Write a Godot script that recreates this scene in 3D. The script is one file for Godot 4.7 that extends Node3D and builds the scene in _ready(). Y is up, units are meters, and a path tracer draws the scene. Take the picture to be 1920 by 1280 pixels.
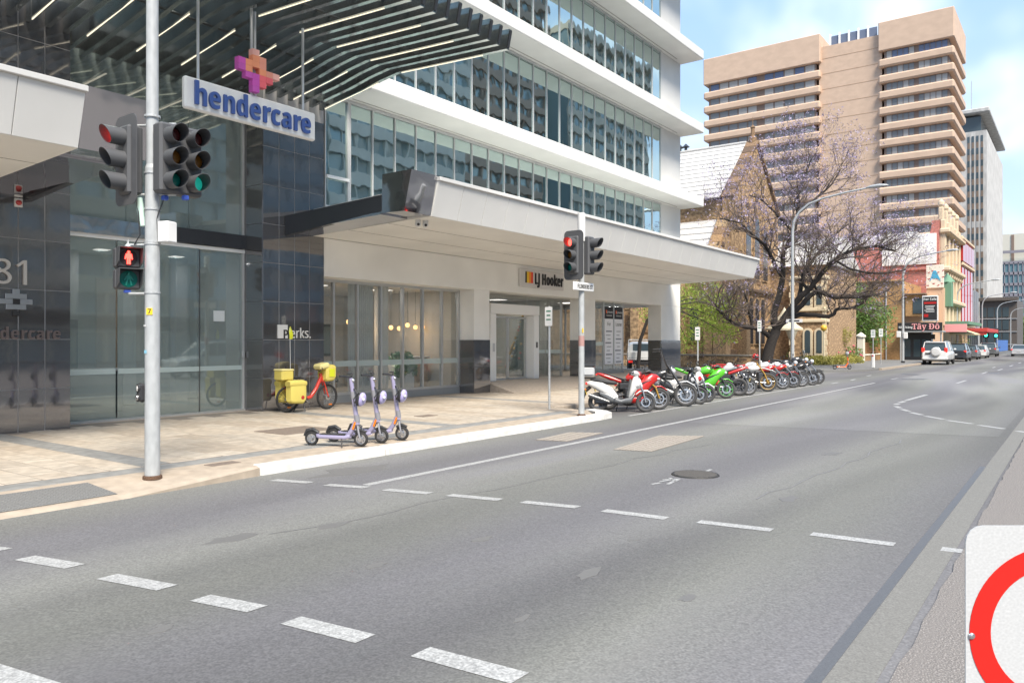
extends Node3D
# ---------------------------------------------------------------- camera model (pixel of the 1920x1280 photograph -> world)
const FOC := 1450.0
const EYE := 1.85
var ca := cos(deg_to_rad(36.4))
var sa := sin(deg_to_rad(36.4))
var rng := RandomNumberGenerator.new()
var mats := {}
var texs := {}
var names := {}

func ray(px, py) -> Vector3:
	var u: float = (px - 960.0) / FOC
	return Vector3(-sa + u * ca, (640.0 - py) / FOC, -ca - u * sa)
func eye() -> Vector3:
	return Vector3(0, EYE, 0)
func gg(px, py, y = 0.0) -> Vector3:      # on a level surface at height y
	var d := ray(px, py)
	return eye() + d * ((y - EYE) / d.y)
func gx(px, py, x) -> Vector3:            # on a wall along the street
	var d := ray(px, py)
	return eye() + d * (x / d.x)
func gz(px, py, z) -> Vector3:            # on a wall across the street
	var d := ray(px, py)
	return eye() + d * (z / d.z)
func gf(px, py, fw) -> Vector3:           # at a distance
	return eye() + ray(px, py) * fw

# ---------------------------------------------------------------- mesh builder
class MB:
	var v := PackedVector3Array()
	var n := PackedVector3Array()
	var c := PackedColorArray()
	var tint = null
	func t3(a: Vector3, b: Vector3, d: Vector3, na: Vector3, nb: Vector3, nd: Vector3) -> void:
		if (b - a).cross(d - a).dot(na + nb + nd) > 0.0:
			v.append(a); v.append(d); v.append(b); n.append(na); n.append(nd); n.append(nb)
		else:
			v.append(a); v.append(b); v.append(d); n.append(na); n.append(nb); n.append(nd)
		if tint != null:
			c.append(tint); c.append(tint); c.append(tint)
	func f3(a: Vector3, b: Vector3, d: Vector3) -> void:
		var m := (b - a).cross(d - a).normalized()
		t3(a, b, d, m, m, m)
	func q(a: Vector3, b: Vector3, d: Vector3, e: Vector3) -> void:
		f3(a, b, d); f3(a, d, e)
	func box(p: Vector3, s: Vector3, b := Basis()) -> MB:
		var h := s / 2.0
		for ax in 3:
			var i := (ax + 1) % 3
			var j := (ax + 2) % 3
			for sg in [-1.0, 1.0]:
				var o := Vector3(); o[ax] = h[ax] * sg
				var e1 := Vector3(); e1[i] = h[i]
				var e2 := Vector3(); e2[j] = h[j]
				var m := Vector3(); m[ax] = sg
				m = b * m
				var p0 := p + b * (o - e1 - e2)
				var p1 := p + b * (o + e1 - e2)
				var p2 := p + b * (o + e1 + e2)
				var p3 := p + b * (o - e1 + e2)
				t3(p0, p1, p2, m, m, m); t3(p0, p2, p3, m, m, m)
		return self
	func bm(a: Vector3, b: Vector3) -> MB:      # box from corner to corner
		return box((a + b) / 2.0, (b - a).abs())
	func bb(p: Vector3, s: Vector3, r: float, b := Basis()) -> MB:   # chamfered box
		var h := s / 2.0
		r = minf(r, minf(h.x, minf(h.y, h.z)) * 0.95)
		var P := func(ax: int, sx: float, sy: float, sz: float) -> Vector3:
			var w := Vector3(sx * (h.x - r), sy * (h.y - r), sz * (h.z - r))
			w[ax] = [sx, sy, sz][ax] * h[ax]
			return p + b * w
		for ax in 3:
			for sg in [-1.0, 1.0]:
				var k := []
				for cr in [[-1, -1], [1, -1], [1, 1], [-1, 1]]:
					var s3 := [0.0, 0.0, 0.0]
					s3[ax] = sg; s3[(ax + 1) % 3] = cr[0]; s3[(ax + 2) % 3] = cr[1]
					k.append(P.call(ax, s3[0], s3[1], s3[2]))
				var m := Vector3(); m[ax] = sg
				m = b * m
				t3(k[0], k[1], k[2], m, m, m); t3(k[0], k[2], k[3], m, m, m)
		for ax in 3:       # edges along axis ax
			var i := (ax + 1) % 3
			var j := (ax + 2) % 3
			for si in [-1.0, 1.0]:
				for sj in [-1.0, 1.0]:
					var a1 := [0.0, 0.0, 0.0]
					a1[i] = si; a1[j] = sj
					var a2 := a1.duplicate()
					a1[ax] = -1.0; a2[ax] = 1.0
					var m := Vector3(); m[i] = si; m[j] = sj
					m = b * m.normalized()
					var w0: Vector3 = P.call(i, a1[0], a1[1], a1[2])
					var w1: Vector3 = P.call(i, a2[0], a2[1], a2[2])
					var w2: Vector3 = P.call(j, a2[0], a2[1], a2[2])
					var w3: Vector3 = P.call(j, a1[0], a1[1], a1[2])
					t3(w0, w1, w2, m, m, m); t3(w0, w2, w3, m, m, m)
		for sx in [-1.0, 1.0]:
			for sy in [-1.0, 1.0]:
				for sz in [-1.0, 1.0]:
					var m := b * Vector3(sx, sy, sz).normalized()
					t3(P.call(0, sx, sy, sz), P.call(1, sx, sy, sz), P.call(2, sx, sy, sz), m, m, m)
		return self
	func tube(pts: Array, rad, seg := 8, cap := true) -> MB:
		var k := pts.size()
		var ring_p := []
		var ring_n := []
		var up := Vector3.UP
		for i in k:
			var d: Vector3 = (pts[mini(i + 1, k - 1)] - pts[maxi(i - 1, 0)]).normalized()
			if i == 0:
				up = Vector3.UP if absf(d.y) < 0.9 else Vector3.RIGHT
			var sd := d.cross(up).normalized()
			up = sd.cross(d).normalized()
			var rr: float = rad[i] if rad is Array else rad
			var pp := []
			var nn := []
			for s in seg:
				var an := TAU * s / seg
				var m := sd * cos(an) + up * sin(an)
				nn.append(m); pp.append(pts[i] + m * rr)
			ring_p.append(pp); ring_n.append(nn)
		for i in k - 1:
			for s in seg:
				var t := (s + 1) % seg
				t3(ring_p[i][s], ring_p[i][t], ring_p[i + 1][t], ring_n[i][s], ring_n[i][t], ring_n[i + 1][t])
				t3(ring_p[i][s], ring_p[i + 1][t], ring_p[i + 1][s], ring_n[i][s], ring_n[i + 1][t], ring_n[i + 1][s])
		if cap:
			for e in [0, k - 1]:
				var m: Vector3 = (pts[0] - pts[1]).normalized() if e == 0 else (pts[k - 1] - pts[k - 2]).normalized()
				for s in range(1, seg - 1):
					t3(ring_p[e][0], ring_p[e][s], ring_p[e][s + 1], m, m, m)
		return self
	func lathe(prof: Array, seg := 16, xf := Transform3D()) -> MB:   # Vector2(radius, height) round y
		for i in prof.size() - 1:
			var a: Vector2 = prof[i]
			var b: Vector2 = prof[i + 1]
			var dn := Vector2(b.y - a.y, -(b.x - a.x)).normalized()
			for s in seg:
				var a0 := TAU * s / seg
				var a1 := TAU * (s + 1) / seg
				var c0 := Vector3(cos(a0), 0, sin(a0))
				var c1 := Vector3(cos(a1), 0, sin(a1))
				var n0 := (xf.basis * (c0 * dn.x + Vector3.UP * dn.y)).normalized()
				var n1 := (xf.basis * (c1 * dn.x + Vector3.UP * dn.y)).normalized()
				var p0 := xf * (c0 * a.x + Vector3.UP * a.y)
				var p1 := xf * (c1 * a.x + Vector3.UP * a.y)
				var p2 := xf * (c1 * b.x + Vector3.UP * b.y)
				var p3 := xf * (c0 * b.x + Vector3.UP * b.y)
				if a.x > 1e-5:
					t3(p0, p1, p2, n0, n1, n1)
				if b.x > 1e-5:
					t3(p0, p2, p3, n0, n1, n0)
		return self
	func ell(p: Vector3, r: Vector3, b := Basis(), nu := 12, nv := 8) -> MB:
		var pt := func(i: int, j: int) -> Array:
			var th := PI * j / nv
			var ph := TAU * i / nu
			var d := Vector3(sin(th) * cos(ph), cos(th), sin(th) * sin(ph))
			return [p + b * (d * r), (b * (d / r)).normalized()]
		for j in nv:
			for i in nu:
				var A: Array = pt.call(i, j)
				var B: Array = pt.call(i + 1, j)
				var C: Array = pt.call(i + 1, j + 1)
				var D: Array = pt.call(i, j + 1)
				if j > 0:
					t3(A[0], B[0], C[0], A[1], B[1], C[1])
				if j < nv - 1:
					t3(A[0], C[0], D[0], A[1], C[1], D[1])
		return self
	func loft(rings: Array, cap := true) -> MB:      # closed rings of equal size, smooth
		var k := rings.size()
		var m: int = rings[0].size()
		var cen := []
		for i in k:
			var s := Vector3()
			for w in rings[i]:
				s += w
			cen.append(s / m)
		var nn := []
		for i in k:
			var row := []
			for s in m:
				var du: Vector3 = rings[i][(s + 1) % m] - rings[i][(s + m - 1) % m]
				var dv: Vector3 = rings[mini(i + 1, k - 1)][s] - rings[maxi(i - 1, 0)][s]
				var g := du.cross(dv).normalized()
				if g.dot(rings[i][s] - cen[i]) < 0.0:
					g = -g
				row.append(g)
			nn.append(row)
		for i in k - 1:
			for s in m:
				var t := (s + 1) % m
				t3(rings[i][s], rings[i][t], rings[i + 1][t], nn[i][s], nn[i][t], nn[i + 1][t])
				t3(rings[i][s], rings[i + 1][t], rings[i + 1][s], nn[i][s], nn[i + 1][t], nn[i + 1][s])
		if cap:
			for e in [0, k - 1]:
				var d: Vector3 = (cen[0] - cen[1]).normalized() if e == 0 else (cen[k - 1] - cen[k - 2]).normalized()
				for s in m:
					t3(cen[e], rings[e][s], rings[e][(s + 1) % m], d, d, d)
		return self
	func hull(sec: Array, seg := 12, pw := 2.6, zc := 0.0) -> MB:   # sections [x, y, half height, half width] along x, superellipse
		var rings := []
		for s in sec:
			var r := []
			for i in seg:
				var an := TAU * i / seg
				var cz := cos(an)
				var sy := sin(an)
				r.append(Vector3(s[0], s[1] + signf(sy) * pow(absf(sy), 2.0 / pw) * s[2], zc + signf(cz) * pow(absf(cz), 2.0 / pw) * s[3]))
			rings.append(r)
		return loft(rings)
	func ext(poly: Array, z0: float, z1: float, xf := Transform3D()) -> MB:   # polygon in xy, pushed along z
		var pk := PackedVector2Array(poly)
		var id := Geometry2D.triangulate_polygon(pk)
		var nf := (xf.basis * Vector3(0, 0, 1)).normalized()
		for i in range(0, id.size(), 3):
			var a := pk[id[i]]
			var b := pk[id[i + 1]]
			var d := pk[id[i + 2]]
			t3(xf * Vector3(a.x, a.y, z1), xf * Vector3(b.x, b.y, z1), xf * Vector3(d.x, d.y, z1), nf, nf, nf)
			t3(xf * Vector3(a.x, a.y, z0), xf * Vector3(b.x, b.y, z0), xf * Vector3(d.x, d.y, z0), -nf, -nf, -nf)
		var cw := Geometry2D.is_polygon_clockwise(pk)
		for i in pk.size():
			var a := pk[i]
			var b := pk[(i + 1) % pk.size()]
			var e := (b - a).normalized()
			var m2 := Vector2(e.y, -e.x) * (-1.0 if cw else 1.0)
			var m := (xf.basis * Vector3(m2.x, m2.y, 0)).normalized()
			var p0 := xf * Vector3(a.x, a.y, z0)
			var p1 := xf * Vector3(b.x, b.y, z0)
			var p2 := xf * Vector3(b.x, b.y, z1)
			var p3 := xf * Vector3(a.x, a.y, z1)
			t3(p0, p1, p2, m, m, m); t3(p0, p2, p3, m, m, m)
		return self
	func pris(poly: Array, y0: float, y1: float) -> MB:   # polygon of (x, z), pushed up
		return ext(poly, -y1, -y0, Transform3D(Basis(Vector3(1, 0, 0), Vector3(0, 0, 1), Vector3(0, -1, 0)), Vector3()))
	func mesh() -> ArrayMesh:
		var a := []
		a.resize(Mesh.ARRAY_MAX)
		a[Mesh.ARRAY_VERTEX] = v
		a[Mesh.ARRAY_NORMAL] = n
		if tint != null:
			a[Mesh.ARRAY_COLOR] = c
		var m := ArrayMesh.new()
		m.add_surface_from_arrays(Mesh.PRIMITIVE_TRIANGLES, a)
		return m

# ---------------------------------------------------------------- nodes
func numbered(called: String) -> String:
	var k: int = names.get(called, 0)
	names[called] = k + 1
	return called if k == 0 else "%s_%03d" % [called, k]
func tag(o: Node, label := "", category := "", group := "", kind := "") -> void:
	if label: o.set_meta("label", label)
	if category: o.set_meta("category", category)
	if group: o.set_meta("group", group)
	if kind: o.set_meta("kind", kind)
func thing(called: String, label: String, category: String, at := Vector3.ZERO, turn := 0.0, group := "") -> Node3D:
	var o := Node3D.new()
	o.name = numbered(called)
	add_child(o)
	o.position = at
	o.rotation.y = turn
	tag(o, label, category, group)
	return o
func part(parent: Node, called: String, shape, m: Material, label := "") -> MeshInstance3D:
	var o := MeshInstance3D.new()
	o.mesh = shape.mesh() if shape is MB else shape
	o.material_override = m
	o.name = numbered(called) if parent == self else called
	parent.add_child(o, true)
	if label: o.set_meta("label", label)
	return o
func sub(parent: Node, called: String) -> Node3D:
	var o := Node3D.new()
	o.name = called
	parent.add_child(o, true)
	return o
func struct(called: String, shape, m: Material) -> MeshInstance3D:
	var o := part(self, called, shape, m)
	o.set_meta("kind", "structure")
	return o
func facing(dir: Vector3) -> float:    # turn that takes local +x to dir
	return atan2(-dir.z, dir.x)
func text(parent: Node, called: String, s: String, h: float, m: Material, xf: Transform3D, depth := 0.02, bold := true, wide := 1.0, serif := false) -> MeshInstance3D:
	var tm := TextMesh.new()
	var fo := SystemFont.new()
	fo.font_names = PackedStringArray(["Droid Serif" if serif else "Droid Sans"])
	fo.font_weight = 700 if bold else 400
	tm.font = fo
	tm.text = s
	tm.font_size = 48
	tm.pixel_size = h / 34.3
	tm.depth = depth
	tm.curve_step = 2.0
	var o := part(parent, called, tm, m)
	o.transform = xf * Transform3D(Basis.from_scale(Vector3(wide, 1, 1)), Vector3())
	return o

# ---------------------------------------------------------------- materials (colours are linear base colours)
func ntex(key: String, freq: float, lo: float, hi: float, kind := FastNoiseLite.TYPE_SIMPLEX, size := 512, oct := 4, normal := false, bump := 4.0) -> NoiseTexture2D:
	if texs.has(key): return texs[key]
	var f := FastNoiseLite.new()
	f.noise_type = kind
	f.frequency = freq
	f.fractal_octaves = oct
	f.seed = key.hash() % 1000
	var t := NoiseTexture2D.new()
	t.width = size; t.height = size
	t.seamless = true
	t.noise = f
	if normal:
		t.as_normal_map = true
		t.bump_strength = bump
	else:
		var g := Gradient.new()
		g.set_color(0, Color(lo, lo, lo)); g.set_color(1, Color(hi, hi, hi))
		t.color_ramp = g
	texs[key] = t
	return t
func lin(r: float, g: float, b: float, a := 1.0) -> Color:
	var k := Color(r, g, b).linear_to_srgb()
	k.a = a
	return k
func mat(key: String, r := 0.5, g := 0.5, b := 0.5, rough := 0.6, metal := 0.0) -> StandardMaterial3D:
	if mats.has(key): return mats[key]
	var m := StandardMaterial3D.new()
	m.resource_name = key
	m.albedo_color = lin(r, g, b)
	m.roughness = rough
	m.metallic = metal
	mats[key] = m
	return m
func tri(m: StandardMaterial3D, t: Texture2D, scale: Vector3, bump: Texture2D = null, cm := 0.5) -> StandardMaterial3D:
	m.albedo_texture = t
	m.uv1_triplanar = true
	m.uv1_world_triplanar = true
	m.uv1_scale = scale
	if bump:
		m.heightmap_enabled = true
		m.heightmap_texture = bump
		m.heightmap_scale = cm
	return m
func over(m: StandardMaterial3D, t: Texture2D, scale: Vector3) -> StandardMaterial3D:   # a second, coarser pattern multiplied on
	m.detail_enabled = true
	m.detail_albedo = t
	m.detail_blend_mode = BaseMaterial3D.BLEND_MODE_MUL
	m.detail_uv_layer = BaseMaterial3D.DETAIL_UV_2
	m.uv2_triplanar = true
	m.uv2_world_triplanar = true
	m.uv2_scale = scale
	return m
func glass(key: String, r: float, g: float, b: float, alpha: float, metal := 0.0) -> StandardMaterial3D:
	if mats.has(key): return mats[key]
	var m := mat(key, r, g, b, 0.03, metal)
	m.transparency = BaseMaterial3D.TRANSPARENCY_ALPHA
	m.albedo_color = lin(r, g, b, alpha)
	return m
func glow(key: String, r: float, g: float, b: float, e: float) -> StandardMaterial3D:
	if mats.has(key): return mats[key]
	var m := mat(key, r, g, b, 0.4)
	m.emission_enabled = true
	m.emission = lin(r, g, b)
	m.emission_energy_multiplier = e
	return m
func clear(m: StandardMaterial3D, amount := 0.8) -> StandardMaterial3D:
	m.clearcoat_enabled = true
	m.clearcoat = amount
	m.clearcoat_roughness = 0.08
	return m
func paint(key: String, r: float, g: float, b: float) -> StandardMaterial3D:
	if mats.has(key): return mats[key]
	return clear(mat(key, r, g, b, 0.35))

# ---------------------------------------------------------------- scene
func _ready() -> void:
	rng.seed = 7
	var cam := Camera3D.new()
	cam.name = "camera"
	cam.position = eye()
	cam.rotation_degrees = Vector3(0, 36.4, 0)
	cam.fov = rad_to_deg(2.0 * atan(640.0 / FOC))
	cam.near = 0.05
	cam.far = 3000.0
	cam.current = true
	add_child(cam)
	var env := Environment.new()
	env.background_mode = Environment.BG_SKY
	env.tonemap_mode = Environment.TONE_MAPPER_LINEAR
	env.tonemap_exposure = 2.1
	env.sdfgi_enabled = true
	env.ssao_enabled = true
	env.ssil_enabled = true
	env.background_energy_multiplier = 1.0
	var sky := Sky.new()
	var pan := PanoramaSkyMaterial.new()
	pan.panorama = sky_picture()
	pan.energy_multiplier = 0.80
	sky.sky_material = pan
	env.sky = sky
	var we := WorldEnvironment.new()
	we.environment = env
	add_child(we)
	var sun := DirectionalLight3D.new()
	sun.name = "sun"
	sun.light_energy = 1.2
	sun.light_angular_distance = 24.0
	sun.light_color = Color(1.0, 0.96, 0.9)
	sun.shadow_enabled = true
	add_child(sun)
	sun.look_at_from_position(Vector3(11.0, 16.0, 7.0), Vector3.ZERO, Vector3.FORWARD)
	palette()
	ground()
	footpath()
	office()
	shopfront()
	entry()
	fins()
	canopies()
	signs()
	far_side()
	church()
	shops()
	towers()
	trees()
	signals()
	street_poles()
	scooters()
	postie_bike()
	motorbikes()
	cars()
	front_sign()
	small_things()

func sky_picture() -> ImageTexture:
	var w := 1024
	var h := 512
	var im := Image.create(w, h, false, Image.FORMAT_RGB8)
	var a := FastNoiseLite.new()
	a.seed = 11; a.frequency = 1.3; a.fractal_octaves = 5
	var b := FastNoiseLite.new()
	b.seed = 29; b.frequency = 4.0; b.fractal_octaves = 4
	for y in h:
		var el := PI * (0.5 - (y + 0.5) / h)
		var t := clampf(sin(el), 0.0, 1.0)
		for x in w:
			var az := TAU * (x + 0.5) / w
			var d := Vector3(cos(el) * cos(az), sin(el), cos(el) * sin(az))
			var base := Color(0.82, 0.88, 0.935).lerp(Color(0.50, 0.645, 0.835), pow(clampf(t * 1.6, 0, 1), 0.7))
			var p := d / (absf(d.y) + 0.25)
			var cl := a.get_noise_3d(p.x * 1.0 + p.z * 0.5, p.y, p.z * 1.7) * 0.75 + b.get_noise_3d(p.x * 0.6, p.y, p.z * 1.4) * 0.3
			var k := smoothstep(-0.16, 0.5, cl) * 0.8
			var col := base.lerp(Color(0.92, 0.935, 0.95), k)
			if el < 0.0:
				col = Color(0.5, 0.5, 0.48)
			im.set_pixel(x, y, col)
	return ImageTexture.create_from_image(im)

func palette() -> void:
	# asphalt: stone chips, then long tyre-worn bands that run with the street
	var asph := mat("asphalt", 0.225, 0.222, 0.221, 0.85)
	tri(asph, ntex("chips", 0.45, 0.79, 1.0, FastNoiseLite.TYPE_VALUE, 1024, 1), Vector3(0.21, 0.21, 0.21), ntex("chips_b", 0.45, 0.0, 1.0, FastNoiseLite.TYPE_VALUE, 512, 2), 0.5)
	over(asph, road_bands(), Vector3(0.06, 0.06, 0.018))
	var agg := mat("aggregate", 0.40, 0.365, 0.34, 0.85)
	tri(agg, ntex("pebble", 0.16, 0.45, 1.0, FastNoiseLite.TYPE_CELLULAR, 1024, 2), Vector3(0.6, 0.6, 0.6), ntex("pebble_b", 0.2, 0.0, 1.0, FastNoiseLite.TYPE_CELLULAR, 512, 2), 0.6)
	var line := mat("road_paint", 0.55, 0.55, 0.54, 0.6)
	tri(line, ntex("worn", 0.22, 0.60, 1.0, FastNoiseLite.TYPE_VALUE, 1024, 3), Vector3(0.35, 0.35, 0.35))
	mat("kerb_white", 0.74, 0.73, 0.70, 0.6)
	tri(mats["kerb_white"], ntex("stain", 0.012, 0.88, 1.0), Vector3(0.5, 0.5, 0.5))
	var conc := mat("concrete", 0.43, 0.36, 0.285, 0.8)
	tri(conc, ntex("conc", 0.02, 0.86, 1.0), Vector3(0.3, 0.3, 0.3))
	for k in 4:
		var cc: Array = [[0.49, 0.425, 0.345], [0.44, 0.375, 0.30], [0.52, 0.46, 0.38], [0.465, 0.41, 0.34]][k]
		tri(mat("paver_%d" % k, cc[0], cc[1], cc[2], 0.62), ntex("pav", 0.02, 0.84, 1.0), Vector3(0.35, 0.35, 0.35))
	tri(mat("paver_grey", 0.27, 0.27, 0.26, 0.7), ntex("pav", 0.02, 0.84, 1.0), Vector3(0.35, 0.35, 0.35))
	mat("joint", 0.20, 0.175, 0.15, 0.9)
	tri(mat("cream", 0.87, 0.86, 0.815, 0.55), ntex("soft", 0.006, 0.94, 1.0), Vector3(0.12, 0.12, 0.12))
	tri(mat("white_panel", 0.66, 0.655, 0.635, 0.5), ntex("soft", 0.006, 0.94, 1.0), Vector3(0.12, 0.12, 0.12))
	mat("white", 0.80, 0.80, 0.78, 0.5)
	mat("seam", 0.28, 0.27, 0.25, 0.8)
	var tile := mat("black_tile", 0.29, 0.285, 0.29, 0.05, 0.72)
	tri(tile, ntex("granite", 0.25, 0.8, 1.0, FastNoiseLite.TYPE_VALUE, 512, 2), Vector3(0.9, 0.9, 0.9))
	tile.metallic_specular = 0.7
	tile.normal_enabled = true
	tile.normal_texture = ntex("wave", 0.006, 0, 1, FastNoiseLite.TYPE_SIMPLEX, 512, 2, true, 2.0)
	tile.normal_scale = 0.05
	mat("grout", 0.36, 0.355, 0.35, 0.8)
	var mir := mat("coated_glass", 0.52, 0.64, 0.63, 0.02, 1.0)
	mir.uv1_triplanar = true; mir.uv1_world_triplanar = true; mir.uv1_scale = Vector3(0.22, 0.13, 0.22)
	mir.normal_enabled = true
	mir.normal_texture = ntex("wave2", 0.01, 0, 1, FastNoiseLite.TYPE_SIMPLEX, 512, 2, true, 3.0)
	mir.normal_scale = 0.028
	mat("mullion", 0.50, 0.51, 0.51, 0.4, 0.2)
	mat("alu", 0.55, 0.56, 0.56, 0.35, 0.6)
	glass("pane", 0.30, 0.36, 0.35, 0.03, 0.20)
	glass("pane_green", 0.40, 0.48, 0.46, 0.04, 0.42)
	glass("frost", 0.62, 0.72, 0.70, 0.55)
	mats["frost"].roughness = 0.4
	var pol := mat("polished", 0.50, 0.50, 0.52, 0.06, 1.0)
	pol.uv1_triplanar = true; pol.uv1_world_triplanar = true; pol.uv1_scale = Vector3(0.35, 0.35, 0.35)
	pol.normal_enabled = true
	pol.normal_texture = ntex("wave3", 0.006, 0, 1, FastNoiseLite.TYPE_SIMPLEX, 512, 2, true, 4.0)
	pol.normal_scale = 0.16
	var fin := mat("fin_metal", 0.33, 0.355, 0.355, 0.12, 0.88)
	tri(fin, ntex("weather", 0.012, 0.82, 1.0), Vector3(0.3, 0.12, 0.3))
	var gal := mat("galvanised", 0.55, 0.57, 0.58, 0.45, 0.25)
	tri(gal, ntex("zinc", 0.03, 0.8, 1.0), Vector3(1.2, 1.2, 1.2))
	mat("pole_paint", 0.43, 0.45, 0.46, 0.45)
	tri(mats["pole_paint"], ntex("grime", 0.02, 0.88, 1.0), Vector3(0.9, 0.35, 0.9))
	mat("black_plastic", 0.028, 0.028, 0.03, 0.4)
	mat("signal_grey", 0.075, 0.077, 0.082, 0.55)
	mat("rubber", 0.022, 0.022, 0.023, 0.75)
	mat("rubber_grey", 0.055, 0.055, 0.056, 0.8)
	mat("steel", 0.50, 0.50, 0.51, 0.28, 0.9)
	mat("alloy", 0.30, 0.30, 0.31, 0.35, 0.6)
	mat("dark_steel", 0.09, 0.09, 0.095, 0.35, 0.7)
	mat("seat_black", 0.03, 0.03, 0.032, 0.6)
	mat("gold", 0.55, 0.33, 0.07, 0.35, 0.6)
	paint("red_paint", 0.45, 0.015, 0.012)
	paint("green_paint", 0.09, 0.45, 0.02)
	paint("white_paint", 0.62, 0.62, 0.61)
	paint("black_paint", 0.018, 0.018, 0.02)
	paint("silver_paint", 0.42, 0.43, 0.44)
	paint("grey_paint", 0.10, 0.105, 0.11)
	glow("red_lens", 0.75, 0.03, 0.02, 0.25)
	glow("red_lit", 1.0, 0.05, 0.035, 3.5)
	mat("amber_lens", 0.15, 0.06, 0.006, 0.2)
	mat("green_lens", 0.0, 0.14, 0.11, 0.2)
	mat("orange_lens", 0.75, 0.20, 0.01, 0.3)
	mat("sign_white", 0.68, 0.68, 0.67, 0.5)
	mat("ink", 0.02, 0.02, 0.022, 0.6)
	glow("led", 1.0, 0.90, 0.70, 0.5)
	glow("warm_bulb", 1.0, 0.55, 0.20, 1.6)
	mat("timber", 0.42, 0.27, 0.14, 0.5)
	mat("bark", 0.05, 0.042, 0.038, 0.9)

func road_bands() -> ImageTexture:
	var w := 256
	var im := Image.create(w, w, false, Image.FORMAT_RGB8)
	var f := FastNoiseLite.new()
	f.seed = 5; f.frequency = 0.02; f.fractal_octaves = 3
	for y in w:
		for x in w:
			# a ring on both axes keeps the tile seamless
			var ax := TAU * x / w
			var ay := TAU * y / w
			var k := f.get_noise_3d(cos(ax) * 45.0 + cos(ay) * 22.0, sin(ax) * 45.0, sin(ay) * 22.0)
			var band := 0.5 + 0.5 * sin(ax * 5.0 + k * 2.0)
			var l := 0.84 + 0.11 * band + 0.24 * k
			im.set_pixel(x, y, Color(l * 0.995, l * (0.99 + 0.01 * band), l * (0.965 + 0.045 * (1.0 - band))))
	return ImageTexture.create_from_image(im)

func dash(parent: Node, a: Vector3, b: Vector3, w: float, called := "painted_dash", across := Vector3(0, 0, 1)) -> void:
	var o := across * w / 2.0
	var m := MB.new()
	var y := Vector3(0, 0.004, 0)
	m.q(a + o + y, b + o + y, b - o + y, a - o + y)
	part(parent, called, m, mats["road_paint"])

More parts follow.
